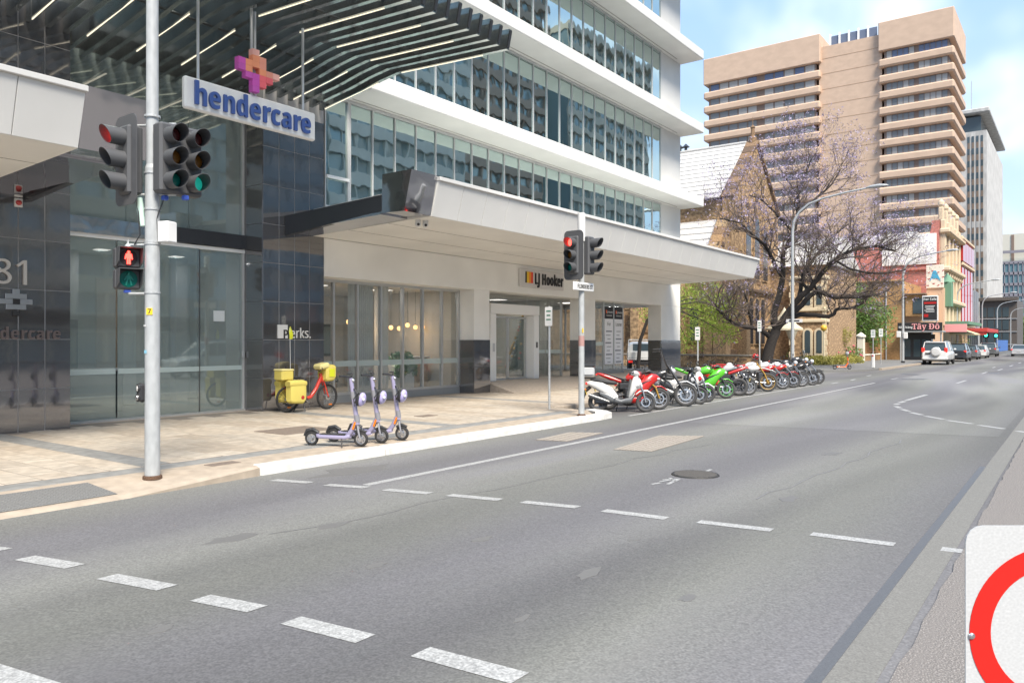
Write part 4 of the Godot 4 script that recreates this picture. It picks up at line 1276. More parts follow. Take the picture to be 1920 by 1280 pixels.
	for x in [-22.4, -25.6, -28.8]:
		part(c, "buttress", MB.new().bb(Vector3(x, 2.4, -49.8), Vector3(0.7, 4.6, 0.9), 0.05), wall)
		part(c, "buttress", MB.new().bb(Vector3(x, 5.1, -49.95), Vector3(0.6, 1.6, 0.5), 0.05), dress)
	part(c, "string_course", MB.new().bb(Vector3(gx0 + 0.1, 5.65, -57.0), Vector3(0.4, 0.26, 13.4), 0.05), mats["stone_3"])
	part(c, "plinth", MB.new().bb(Vector3(gx0 + 0.1, 0.7, -57.0), Vector3(0.35, 1.2, 13.6), 0.06), mats["stone_1"])
	for z in [-56.6, -58.5, -60.4]:
		lancet(c, Vector3(gx0 + 0.01, 6.6, z), PI / 2, 1.0, 4.6 if z == -58.5 else 3.9, dress)
	for z in [-57.2, -58.5, -59.8]:
		lancet(c, Vector3(gx0 + 0.01, 1.7, z), PI / 2, 0.8, 3.4, dress)
	lancet(c, Vector3(gx0 - 0.04, 2.0, -51.7), PI / 2, 0.7, 2.6, dress)
	for x in [-21.4, -24.0, -27.2]:
		lancet(c, Vector3(x, 1.9, -50.19), 0.0, 0.6, 2.3, dress)
	rubble(c, 130, func(_k): return Transform3D(Basis(Vector3.UP, PI / 2), Vector3(gx0 + 0.01, r.randf_range(0.3, 13.0), r.randf_range(-63.2, -54.0))), r)
	rubble(c, 40, func(_k):
		var z := r.randf_range(-53.0, -50.3)
		return Transform3D(Basis(Vector3.UP, PI / 2), Vector3(gx0 - 0.04, r.randf_range(0.4, 7.2 + (-50.0 - z) * 1.1), z)), r)
	rubble(c, 120, func(_k): return Transform3D(Basis(), Vector3(r.randf_range(-32.0, -20.5), r.randf_range(0.3, 6.3), -50.19)), r)
	# low boundary wall
	var lw := thing("boundary_wall", "low rubble stone boundary wall in front of the church", "wall", Vector3(-20.5, 0.13, -48.95))
	part(lw, "core", MB.new().bm(Vector3(-14, 0, -0.2), Vector3(3.4, 0.78, 0.2)), wall)
	part(lw, "coping", MB.new().bb(Vector3(-5.3, 0.82, 0), Vector3(17.6, 0.12, 0.52), 0.03), tri(mat("old_cement", 0.26, 0.23, 0.19, 0.9), ntex("conc", 0.02, 0.7, 1.0), Vector3(0.6, 0.6, 0.6)))
	rubble(lw, 110, func(_k): return Transform3D(Basis(), Vector3(r.randf_range(-8.0, 3.2), r.randf_range(0.12, 0.68), 0.2)), r)
	# the manse beside the church
	var tan := tri(mat("manse_stone", 0.62, 0.42, 0.25, 0.85), ntex("rubble", 0.03, 0.55, 1.0), Vector3(0.3, 0.4, 0.3))
	var crm := mat("manse_cream", 0.66, 0.56, 0.40, 0.7)
	var m := thing("stone_manse", "tan two storey stone manse with cream arched windows next to the church", "house", Vector3(-17.1, 0.13, -62.0))
	part(m, "wall", MB.new().bm(Vector3(-3.0, 0, 0), Vector3(1.5, 7.6, -9)), tan)
	part(m, "bay_wall", MB.new().bm(Vector3(-0.95, 0, 1.0), Vector3(1.45, 6.6, 0.0)), tan)
	for y in [3.3, 4.15, 6.6]:
		part(m, "string_course", MB.new().bb(Vector3(0.25, y, 0.55), Vector3(2.7, 0.26, 1.15), 0.04), crm)
	for x in [-0.95, 1.45]:
		for j in 14:
			part(m, "quoin", MB.new().bb(Vector3(x, 0.25 + 0.46 * j, 1.0), Vector3(0.46 if j % 2 else 0.30, 0.42, 0.08), 0.02), crm)
	for p in [[0.25, 0.75, 2.0], [1.1, 0.75, 2.0], [0.25, 4.4, 1.7], [1.1, 4.4, 1.7]]:
		var o := sub(m, "window")
		o.position = Vector3(p[0], p[1], 1.0)
		var a := []
		var g := []
		for k in 9:
			var t := PI * k / 8.0
			a.append(Vector2(cos(t) * 0.36, p[2] - 0.36 + sin(t) * 0.36)); g.append(Vector2(cos(t) * 0.2, p[2] - 0.36 + sin(t) * 0.2))
		part(o, "frame", MB.new().ext([Vector2(-0.36, -0.1), Vector2(0.36, -0.1)] + a, 0, 0.10), crm)
		part(o, "pane", MB.new().ext([Vector2(-0.2, 0.1), Vector2(0.2, 0.1)] + g, 0.08, 0.125), mats["dark_glass"])
	part(m, "roof", yz(MB.new(), [Vector2(0.4, 7.6), Vector2(-4.5, 10.2), Vector2(-9.4, 7.6)], 1.8, -3.4), slate)
	var po := thing("entry_porch", "cream flared porch roof on a dark post beside the manse", "porch", Vector3(-17.9, 0.13, -58.6))
	part(po, "roof", MB.new().lathe([Vector2(1.35, 2.55), Vector2(1.35, 2.68), Vector2(0.9, 3.0), Vector2(0.35, 3.7), Vector2(0.0, 4.3)], 16), mat("porch_cream", 0.62, 0.56, 0.42, 0.7))
	part(po, "bracket", MB.new().lathe([Vector2(0.1, 1.7), Vector2(0.45, 2.5), Vector2(0.5, 2.56)], 10, Transform3D(Basis(), Vector3(0.75, 0, 0.75))), mats["porch_cream"])
	for p in [Vector3(0.75, 0, 0.75), Vector3(-0.9, 0, 0.75)]:
		part(po, "post", MB.new().tube([p, p + Vector3(0, 2.55, 0)], 0.08, 8), mats["black_paint"])
	var gl := thing("garden_lamp", "yellow globe lamp on a slim post in the manse garden", "lamp", Vector3(-15.35, 0.13, -59.7))
	part(gl, "post", MB.new().tube([Vector3(), Vector3(0, 2.5, 0)], 0.05, 8), mats["porch_cream"])
	part(gl, "globe", MB.new().ell(Vector3(0, 2.72, 0), Vector3(0.24, 0.24, 0.24)), mat("yellow_globe", 0.75, 0.47, 0.06, 0.4))

func shops() -> void:
	var brick := tri(mat("tan_brick", 0.52, 0.30, 0.13, 0.85), ntex("soft2", 0.02, 0.8, 1.0), Vector3(0.3, 0.5, 0.3))
	var t := thing("tan_brick_building", "plain tan rendered side wall beside the black fronted restaurant", "building", Vector3(0, 0.13, -80.0))
	part(t, "wall", MB.new().bm(Vector3(-24, 0, 0), Vector3(-13.45, 7.4, -14)), brick)
	part(t, "downpipe", MB.new().tube([Vector3(-14.9, 0, 0.1), Vector3(-14.9, 7.2, 0.1)], 0.07, 6), mats["galvanised"])
	part(t, "coping", MB.new().bb(Vector3(-18.7, 7.45, 0), Vector3(10.6, 0.18, 0.5), 0.03), mats["tan_brick"])
	# restaurant with black fascia
	var q := thing("restaurant", "black fronted corner restaurant with awning lettering Tay Do", "restaurant", Vector3(0, 0.13, -80.0))
	part(q, "wall", MB.new().bm(Vector3(-13.43, 0, -0.8), Vector3(-11.1, 6.0, -7.4)), mat("shop_pink", 0.58, 0.40, 0.27, 0.8))
	part(q, "shopfront", MB.new().bm(Vector3(-13.4, 0.0, 0.0), Vector3(-11.1, 2.55, -0.75)), mat("dark_front", 0.035, 0.035, 0.04, 0.25))
	for x in [-13.1, -12.3, -11.6]:
		part(q, "window", MB.new().box(Vector3(x, 1.25, 0.02), Vector3(0.55, 1.9, 0.05)), mats["dark_glass"])
	part(q, "awning", MB.new().bb(Vector3(-11.85, 2.62, 0.35), Vector3(3.7, 0.12, 1.7), 0.03), mats["galvanised"])
	part(q, "fascia", MB.new().bb(Vector3(-11.9, 3.05, 1.15), Vector3(3.66, 0.80, 0.10), 0.02), mats["ink"])
	text(q, "lettering", "Tây Đô", 0.52, mat("sign_pink", 0.80, 0.36, 0.36, 0.5), Transform3D(Basis(), Vector3(-11.4, 3.08, 1.22)), 0.03, true, 0.9, true)
	text(q, "lettering", "Nhà hàng", 0.2, mats["sign_white"], Transform3D(Basis(), Vector3(-13.05, 3.02, 1.22)), 0.03, true, 0.9)
	for x in [-13.5, -10.2]:
		part(q, "post", MB.new().tube([Vector3(x, 0, 1.0), Vector3(x, 2.6, 1.0)], 0.07, 8), mats["alu"])
	part(q, "shop_sign", MB.new().bb(Vector3(-11.9, 2.15, 0.05), Vector3(2.2, 0.45, 0.06), 0.01), mats["ink"])
	part(q, "bay_window", MB.new().bb(Vector3(-12.5, 5.0, -0.3), Vector3(1.5, 1.9, 1.0), 0.03), brick)
	part(q, "window", MB.new().box(Vector3(-12.2, 5.0, 0.22), Vector3(0.8, 1.4, 0.04)), mats["dark_glass"])
	part(q, "eave", MB.new().bb(Vector3(-12.5, 6.1, -0.2), Vector3(1.9, 0.16, 1.4), 0.03), mat("eave", 0.18, 0.12, 0.08, 0.8))
	var pn := thing("price_board", "black and white lettered board standing above the restaurant awning", "sign", Vector3(-11.05, 3.6, -78.9))
	part(pn, "frame", MB.new().bb(Vector3(0, 1.25, 0), Vector3(1.3, 2.3, 0.16), 0.03), mats["sign_white"])
	part(pn, "face", MB.new().box(Vector3(0, 1.25, 0.085), Vector3(1.12, 2.1, 0.02)), mats["ink"])
	text(pn, "print", "For Sale", 0.2, mats["sign_white"], Transform3D(Basis(), Vector3(0, 2.08, 0.1)), 0.01)
	part(pn, "red_band", MB.new().box(Vector3(0, 1.74, 0.1), Vector3(1.0, 0.18, 0.01)), mats["red_paint"])
	part(pn, "red_band", MB.new().box(Vector3(-0.32, 0.6, 0.1), Vector3(0.36, 0.26, 0.01)), mats["red_paint"])
	for k in 5:
		part(pn, "print_line", MB.new().box(Vector3(-0.05 * (k % 2), 1.46 - 0.13 * k, 0.1), Vector3(0.8 - 0.1 * (k % 3), 0.05, 0.01)), mats["sign_white"])
	for x in [-0.5, 0.5]:
		part(pn, "leg", MB.new().tube([Vector3(x, -0.2, 0), Vector3(x, 0.2, 0)], 0.04, 6), mats["alu"])
	var mu := thing("mural_panel", "speckled mural panel with a blue figure shape on the cream gable", "mural", Vector3(-11.35, 6.9, -84.0))
	part(mu, "panel", MB.new().bb(Vector3(0, 1.2, 0), Vector3(1.5, 2.2, 0.2), 0.02), mat("mural_cream", 0.72, 0.66, 0.56, 0.7))
	part(mu, "blue_shape", MB.new().ext([Vector2(-0.45, 0.75), Vector2(-0.15, 1.75), Vector2(0.1, 1.75), Vector2(0.5, 0.75), Vector2(0.15, 1.0), Vector2(-0.2, 1.0)], 0.1, 0.13), mat("mural_blue", 0.06, 0.34, 0.52, 0.6))
	for k in 12:
		part(mu, "red_fleck", MB.new().box(Vector3(-0.6 + 0.4 * (k % 4) + (0.1 if k % 3 else 0.0), 0.35 + 0.62 * (k / 4) + 0.15 * (k % 2), 0.11), Vector3(0.18, 0.07, 0.02), Basis(Vector3(0, 0, 1), 0.3 * (k % 3))), mats["red_paint"])
	part(mu, "wall_below", MB.new().bm(Vector3(-0.75, -3.5, -0.05), Vector3(0.72, 0.1, -1.0)), mat("shop_pink", 0.5, 0.5, 0.5))
	# pink side wall of the theatre-like building with its blank billboard
	var zf := -90.0
	var xa := gz(1570, 500, zf).x
	var xb := gz(1762, 500, zf).x
	var fwb: float = -sa * -xb * -1.0
	var top := gz(1690, 460, zf).y
	var pink := tri(mat("pink_render", 0.58, 0.22, 0.18, 0.85), ntex("soft2", 0.02, 0.8, 1.0), Vector3(0.2, 0.3, 0.2))
	var p := thing("pink_building", "pink rendered building with cream ornate street front and scrolled parapet", "building")
	var side := [Vector2(xa - 12, 0.1), Vector2(xa - 12, top), Vector2(gz(1718, 460, zf).x, top)]
	var sx: float = gz(1748, 460, zf).x
	var stop := gz(1755, 413, zf).y
	for k in 7:
		var tt := k / 6.0 * PI / 2
		side.append(Vector2(lerpf(gz(1724, 455, zf).x, sx, sin(tt)), lerpf(top, stop, 1.0 - cos(tt))))
	side.append(Vector2(xb, stop)); side.append(Vector2(xb, 0.1))
	part(p, "side_wall", MB.new().ext(side, zf - 0.5, zf), pink)
	part(p, "body", MB.new().bm(Vector3(xa - 12, 0.1, zf - 0.5), Vector3(xb - 0.2, top - 0.4, zf - 24)), pink)
	var a := gz(1655, 448, zf)
	var bq := gz(1757, 494, zf)
	part(p, "billboard", MB.new().bb(Vector3((a.x + bq.x) / 2, (a.y + bq.y) / 2 + 0.1, zf + 0.12), Vector3(bq.x - a.x, a.y - bq.y + 0.2, 0.2), 0.02), mats["white"])
	part(p, "ledge", MB.new().bb(Vector3((xa + xb) / 2 - 4, bq.y - 0.45, zf + 0.1), Vector3(xb - xa + 6, 0.3, 0.3), 0.04), pink)
	part(p, "white_roof", MB.new().ext([Vector2(xa - 4, top), Vector2(gz(1720, 452, zf).x, top), Vector2(gz(1716, 430, zf).x, gz(1716, 431, zf).y), Vector2(xa - 4, gz(1716, 438, zf).y)], zf - 6, zf - 1.2), mats["white"])
	# cream ornate front along the street: columns, cornices and urns
	var orn := mat("ornate_cream", 0.60, 0.48, 0.34, 0.8)
	var ztop := stop + 0.6
	part(p, "front_wall", MB.new().bm(Vector3(xb - 0.2, 0.1, zf - 0.2), Vector3(xb + 0.15, ztop - 1.6, zf - 13)), orn)
	for k in 5:
		part(p, "pilaster", MB.new().bb(Vector3(xb + 0.3, ztop * 0.5 + 1.2, zf - 0.6 - 2.9 * k), Vector3(0.5, ztop - 3.4, 0.85), 0.08), orn)
		part(p, "pinnacle", MB.new().bb(Vector3(xb + 0.1, ztop + 0.1, zf - 0.6 - 2.9 * k), Vector3(0.5, 1.4, 0.6), 0.1), orn)
		part(p, "urn", MB.new().lathe([Vector2(0.2, 0), Vector2(0.34, 0.3), Vector2(0.3, 0.6), Vector2(0.12, 0.8), Vector2(0.0, 0.9)], 10, Transform3D(Basis(), Vector3(xb + 0.1, ztop + 0.75, zf - 0.6 - 2.9 * k))), orn)
		for y in [3.2, 7.2, 11.4]:
			if k < 4:
				part(p, "window", MB.new().box(Vector3(xb + 0.17, y + 0.9, zf - 2.05 - 2.9 * k), Vector3(0.05, 2.2, 1.4)), mats["dark_glass"])
	for y in [6.0, ztop - 5.6, ztop - 1.7]:
		part(p, "cornice", MB.new().bb(Vector3(xb + 0.5, y, zf - 6.6), Vector3(1.0, 0.5, 13.4), 0.12), orn)
	for k in 8:
		part(p, "corbel", MB.new().bb(Vector3(xb + 0.5, ztop - 6.1, zf - 0.5 - 1.7 * k), Vector3(0.6, 0.6, 0.35), 0.1), orn)
	part(p, "green_awning", yz(MB.new(), [Vector2(zf, 3.9), Vector2(zf - 13, 3.9), Vector2(zf - 13, 3.6), Vector2(zf, 3.6)], xb, xb + 2.6), mat("awning_green", 0.13, 0.26, 0.17, 0.7))
	part(p, "awning_sign", MB.new().bb(Vector3(xb + 1.5, 3.2, zf + 0.3), Vector3(2.0, 0.8, 0.1), 0.02), mat("sign_pink", 0.8, 0.36, 0.36))
	var gt := thing("green_turret", "small green painted wall turret above the restaurant awning", "turret", Vector3(-10.5, 5.2, -85.5))
	part(gt, "body", MB.new().bb(Vector3(0, 1.2, 0), Vector3(0.9, 2.4, 1.0), 0.05), mats["awning_green"])
	part(gt, "roof", MB.new().lathe([Vector2(0.7, 2.4), Vector2(0.0, 3.3)], 4), mats["awning_green"])
	# red banded building further along
	var zr := zf - 13.2
	var rd := thing("red_building", "red and cream striped shop building beyond the ornate cream front", "building", Vector3(xb, 0, zr))
	part(rd, "body", MB.new().bm(Vector3(-8, 0.1, 0), Vector3(-0.1, 13.8, -12)), mat("bld_tan", 0.48, 0.33, 0.2, 0.8))
	for k in 4:
		part(rd, "red_panel", MB.new().box(Vector3(0.45, 7.2, -1.0 - 2.9 * k), Vector3(0.3, 6.6, 2.0)), mats["red_paint"])
		part(rd, "red_panel", MB.new().box(Vector3(0.6, 12.3, -1.0 - 2.9 * k), Vector3(0.3, 2.2, 2.7)), mats["red_paint"])
		part(rd, "pilaster", MB.new().bb(Vector3(0.15, 7.2, -2.45 - 2.9 * k), Vector3(0.5, 7.0, 0.5), 0.05), orn)
	for y in [3.8, 10.9, 13.9]:
		part(rd, "cornice", MB.new().bb(Vector3(0.3, y, -6), Vector3(0.9, 0.45, 12.2), 0.1), orn)
	# further shops with awnings
	var labels := ["low dark glass shop with angled black front beyond the red building", "brown metal clad block with black glass beyond the umbrellas", "red awning shop front beside the blue hoarding"]
	var dk := thing("dark_shop", labels[0], "building", Vector3(xb, 0, zr - 12.4))
	part(dk, "body", MB.new().bm(Vector3(-8, 0.1, 0), Vector3(-0.4, 9.0, -16)), mat("navy_glass", 0.035, 0.05, 0.08, 0.12))
	for k in 6:
		part(dk, "mullion", MB.new().box(Vector3(-0.35, 4.6, -1.3 - 2.6 * k), Vector3(0.12, 8.8, 0.12)), mats["alu"])
	part(dk, "awning", MB.new().bb(Vector3(0.8, 3.3, -8), Vector3(2.6, 0.5, 15.6), 0.05), mat("awning_red", 0.5, 0.06, 0.05, 0.7))
	var zb2 := -185.0
	var ba := gz(1838, 600, zb2)
	var bb2 := gz(1908, 600, zb2)
	var bw := thing("brown_block", labels[1], "building", Vector3(0, 0, zb2))
	var bt := gz(1870, 561, zb2).y
	part(bw, "body", MB.new().bm(Vector3(ba.x, 0.1, 0), Vector3(bb2.x, bt, -20)), mat("brown_clad", 0.10, 0.085, 0.075, 0.6))
	part(bw, "cornice", MB.new().bb(Vector3((ba.x + bb2.x) / 2, bt, 0.2), Vector3(bb2.x - ba.x + 0.6, 0.7, 1.2), 0.05), mats["brown_clad"])
	for i in 4:
		for j in 3:
			part(bw, "window", MB.new().box(Vector3(lerpf(ba.x, bb2.x, (i + 0.5) / 5.0), bt * (0.25 + 0.25 * j), 0.05), Vector3((bb2.x - ba.x) / 6.0, bt * 0.19, 0.1)), mats["dark_glass"])
	for i in 3:
		part(bw, "rail", MB.new().box(Vector3((ba.x + bb2.x) / 2, bt * (0.1 + 0.25 * i + 0.02), 0.1), Vector3(bb2.x - ba.x, 0.14, 0.14)), mats["alu"])
	for k in 3:
		var u := thing("cafe_umbrella", ["cream cafe umbrella beside the green shop awning", "cream cafe umbrella beside the red shop awning", "cream cafe umbrella beyond the pink sign"][k], "umbrella", Vector3(-11.6 + 0.1 * k, 0.13, [-98.0, -103.0, -108.0][k]))
		part(u, "pole", MB.new().tube([Vector3(), Vector3(0, 3.0, 0)], 0.04, 6), mats["alu"])
		part(u, "canopy", MB.new().lathe([Vector2(1.6, 2.5), Vector2(1.6, 2.62), Vector2(0.0, 3.2)], 8), mat("umbrella_cream", 0.6, 0.5, 0.33, 0.8))
	var hd := thing("blue_hoarding", "blue mesh hoarding fence along the far footpath", "hoarding", Vector3(-11.2, 0.13, -150))
	for k in 8:
		part(hd, "panel", MB.new().bb(Vector3(0, 1.0, -3.0 * k), Vector3(0.06, 1.9, 2.9), 0.01), mat("hoarding_blue", 0.06, 0.16, 0.45, 0.7))
	var rs := thing("red_shop_sign", "red boxed shop sign hung under the far red awning", "sign", Vector3(-10.6, 3.1, -116))
	part(rs, "box", MB.new().bb(Vector3(), Vector3(1.6, 0.9, 0.2), 0.03), mats["awning_red"])
	part(rs, "print", MB.new().box(Vector3(0, 0, 0.11), Vector3(1.1, 0.14, 0.02)), mats["sign_white"])
	# manse garden fence
	var fe := thing("garden_fence", "low fence with cream capped pillars and timber slats beside the garden", "fence", Vector3(-15.55, 0.13, -72.6))
	for z in [0.0, -12.5]:
		var o := part(fe, "pillar", MB.new().bb(Vector3(0, 1.05, z), Vector3(0.55, 2.1, 0.55), 0.03), mat("pillar_cream", 0.72, 0.68, 0.58, 0.7))
		part(o, "cap", MB.new().lathe([Vector2(0.5, 2.1), Vector2(0.5, 2.22), Vector2(0.0, 2.55)], 4, Transform3D(Basis(Vector3.UP, PI / 4), Vector3(0, 0, z))), mats["pillar_cream"])
	part(fe, "base_wall", MB.new().bm(Vector3(-0.18, 0, -0.3), Vector3(0.18, 0.48, -12.2)), mats["stone_0"])
	part(fe, "coping", MB.new().bb(Vector3(0, 0.53, -6.25), Vector3(0.46, 0.12, 11.9), 0.03), mats["pillar_cream"])
	for k in 5:
		part(fe, "slat", MB.new().box(Vector3(0, 0.75 + 0.2 * k, -6.25), Vector3(0.05, 0.18, 11.9)), mat("fence_timber", 0.26, 0.13, 0.06, 0.7))

func towers() -> void:
	var zf := -172.0
	var x4 := gz(1790, 300, zf).x
	var x3 := gz(1647, 300, zf).x
	var x2 := gz(1538, 300, zf).x
	var x1 := gz(1319, 300, zf).x
	var wall := tri(mat("tower_beige", 0.56, 0.41, 0.305, 0.8), ntex("soft3", 0.02, 0.94, 1.0), Vector3(0.03, 0.05, 0.03))
	var plain := tri(mat("tower_plain", 0.56, 0.41, 0.305, 0.85), ntex("soft3", 0.02, 0.94, 1.0), Vector3(0.04, 0.06, 0.04))
	var dark := mat("tower_frame", 0.20, 0.145, 0.115, 0.6)
	var t := thing("beige_tower", "tall beige concrete tower with banded windows and a blank centre strip", "tower")
	var g1 := mat("tower_glass", 0.17, 0.18, 0.19, 0.12)
	var g2 := mat("tower_blind", 0.36, 0.36, 0.35, 0.5)
	var g3 := mat("tower_glass_blue", 0.10, 0.13, 0.22, 0.08)
	var r := RandomNumberGenerator.new()
	r.seed = 12
	var z5 := gx(1812, 300, x4).z
	for s in [[x3, x4, gz(1790, 10, zf).y, gz(1790, 67, zf).y, 15], [x1, x2, gz(1538, 62, zf).y, gz(1538, 115, zf).y, 12]]:
		var xa: float = s[0]
		var xb: float = s[1]
		var zb: float = z5 if xb == x4 else zf - 25.0
		part(t, "block_core", MB.new().bm(Vector3(xa + 1.0, 0, zf - 0.9), Vector3(xb - 1.0, s[3] + 0.1, zb + 0.8)), dark)
		part(t, "parapet", MB.new().bb(Vector3((xa + xb) / 2, (s[2] + s[3]) / 2, (zf + zb) / 2), Vector3(xb - xa, s[2] - s[3], zf - zb), 0.15), wall)
		var w := xb - xa - 2.6
		var n := 10
		var pw: float = w / (n + 0.7)
		var pane := MB.new().box(Vector3(), Vector3(pw * 0.86, 1.5, 0.06)).mesh()
		var band := MB.new().bb(Vector3(), Vector3(xb - xa, 1.66, zf - zb), 0.3).mesh()
		for k in s[4]:
			var yw: float = s[3] - 0.86 - 3.28 * k
			if yw < 2.0: break
			for i in n:
				var x: float = xa + 1.4 + pw * (i + 0.5) + (pw * 0.7 if i >= 5 else 0.0)
				var q := r.randf()
				var o := part(t, "window", pane, g3 if (k == 0 and q < 0.5) else g1 if q < 0.62 else g2)
				o.position = Vector3(x, yw, zf - 0.86)
			if xb == x4:
				part(t, "side_window", MB.new().box(Vector3(x4 - 0.96, yw, (zf + zb) / 2), Vector3(0.06, 1.5, zf - zb - 4.0)), g1)
			var o2 := part(t, "band", band, wall)
			o2.position = Vector3((xa + xb) / 2, yw - 1.64, (zf + zb) / 2)
	var ct := gz(1600, 75, zf - 1.0).y
	part(t, "centre_strip", MB.new().bm(Vector3(x2 - 0.5, 0, zf - 1.2), Vector3(x3 + 0.5, ct, zf - 20)), plain)
	for k in 14:
		part(t, "joint", MB.new().box(Vector3((x2 + x3) / 2, ct - 2.6 - 3.28 * k, zf - 1.19), Vector3(x3 - x2 - 0.4, 0.09, 0.04)), mat("joint_beige", 0.36, 0.24, 0.16, 0.9))
	for k in 5:
		part(t, "roof_screen", MB.new().box(Vector3(lerpf(x2 + 1.5, x3 - 0.5, (k + 0.5) / 5.0), ct + 1.2, zf - 2.5), Vector3((x3 - x2) / 7.0, 2.2, 0.1)), mat("roof_louvre", 0.12, 0.15, 0.22, 0.5))
		part(t, "roof_post", MB.new().box(Vector3(lerpf(x2 + 1.5, x3 - 0.5, k / 5.0), ct + 1.4, zf - 2.4), Vector3(0.35, 2.8, 0.35)), mats["white"])
	# white tower behind
	var zw := -250.0
	var wa := gz(1790, 400, zw).x
	var wb := gz(1851, 400, zw).x
	var wt := gz(1850, 243, zw).y
	var zc := gx(1881, 400, wb).z
	var wm := tri(mat("tower_white", 0.55, 0.54, 0.52, 0.8), ntex("soft2", 0.02, 0.8, 1.0), Vector3(0.05, 0.02, 0.05))
	var v := thing("white_tower", "white slab tower with vertical dark window strips and overhanging roof", "tower")
	part(v, "body", MB.new().bm(Vector3(wa, 0, zw), Vector3(wb, wt, zc)), wm)
	part(v, "roof_slab", MB.new().bb(Vector3((wa + wb) / 2, wt + 5.5, (zw + zc) / 2), Vector3(wb - wa + 1.4, 1.2, zw - zc + 2), 0.2), wm)
	part(v, "roof_storey", MB.new().bm(Vector3(wa + 1, wt, zw - 1.5), Vector3(wb - 1.5, wt + 4.4, zc + 3)), mats["dark_glass"])
	part(v, "antenna", MB.new().tube([Vector3((wa + wb) / 2, wt + 6, zw - 3), Vector3((wa + wb) / 2, wt + 15, zw - 3)], 0.12, 6), mats["alu"])
	for i in 4:
		var x: float = gz([1820, 1828, 1836.5, 1845][i] - 3, 400, zw).x
		var ww: float = gz(1850, 400, zw).x - gz(1845.5, 400, zw).x
		for k in 18:
			var y := wt - 2.2 - 3.4 * k
			if y < 4: break
			part(v, "window", MB.new().box(Vector3(x, y, zw + 0.05), Vector3(ww, 1.7, 0.12)), mats["tower_blind"] if (k in [7, 9, 12]) else mats["dark_glass"])
			part(v, "spandrel", MB.new().box(Vector3(x, y - 1.7, zw + 0.05), Vector3(ww, 1.68, 0.08)), mat("bronze_panel", 0.17, 0.125, 0.095, 0.6))
	# far end of the street
	var ze := -340.0
	var ea := gz(1880, 500, ze)
	var eb := gz(1990, 500, ze)
	var e := thing("far_office", "far pale office slab above a blue glass grid block", "building")
	part(e, "upper", MB.new().bm(Vector3(ea.x, gz(1900, 492, ze).y, ze - 2), Vector3(eb.x, gz(1900, 437, ze).y, ze - 30)), mat("far_cream", 0.55, 0.53, 0.46, 0.8))
	part(e, "upper_strip", MB.new().box(Vector3(gz(1899, 460, ze).x, gz(1899, 465, ze).y, ze - 1.9), Vector3(0.9, gz(1900, 440, ze).y - gz(1900, 492, ze).y, 0.3)), dark)
	part(e, "lower", MB.new().bm(Vector3(ea.x - 4, 0, ze), Vector3(eb.x, gz(1900, 492, ze).y, ze - 30)), mat("far_glass", 0.14, 0.24, 0.28, 0.1))
	for k in 9:
		part(e, "spandrel", MB.new().box(Vector3((ea.x + eb.x) / 2, 3.0 + 4.0 * k, ze + 0.15), Vector3(eb.x - ea.x + 6, 1.0, 0.4)), mat("far_frame", 0.22, 0.21, 0.24, 0.6))
	for k in 16:
		part(e, "mullion", MB.new().box(Vector3(lerpf(ea.x - 3.5, eb.x, k / 15.0), gz(1900, 492, ze).y / 2, ze + 0.2), Vector3(0.3, gz(1900, 492, ze).y, 0.3)), mats["far_frame"])

# ---------------------------------------------------------------- vegetation
func leaf_quad(m: MB, p: Vector3, s: float, r: RandomNumberGenerator) -> void:
	var a := Vector3(r.randf_range(-1, 1), r.randf_range(-1, 1), r.randf_range(-1, 1)).normalized()
	var b := a.cross(Vector3(r.randf_range(-1, 1), r.randf_range(-1, 1), r.randf_range(-1, 1))).normalized()
	m.f3(p - a * s, p + b * s * 0.55, p + a * s)

func grow(m: MB, tips: Array, p: Vector3, d: Vector3, rad: float, len: float, lev: int, r: RandomNumberGenerator, lift := 0.15) -> void:
	var pts := [p]
	var rs := [rad]
	var q := p
	var n := 3
	for k in n:
		d = (d + Vector3(r.randf_range(-1, 1), r.randf_range(-1, 1) + lift, r.randf_range(-1, 1)) * 0.28).normalized()
		q += d * len / n
		pts.append(q)
		rs.append(rad * (1.0 - 0.55 * (k + 1) / n))
	m.tube(pts, rs, 5 if lev > 1 else 4, false)
	if lev <= 0:
		tips.append([q, d])
		return
	for k in (3 if lev > 1 else 4):
		var t := r.randf_range(0.35, 1.0)
		var at: Vector3 = pts[mini(int(t * n), n - 1)].lerp(pts[mini(int(t * n) + 1, n)], fmod(t * n, 1.0))
		var nd := (d + Vector3(r.randf_range(-1, 1), r.randf_range(-0.7, 1), r.randf_range(-1, 1)) * 0.95).normalized()
		grow(m, tips, at, nd, rad * 0.5, len * r.randf_range(0.55, 0.8), lev - 1, r, lift)

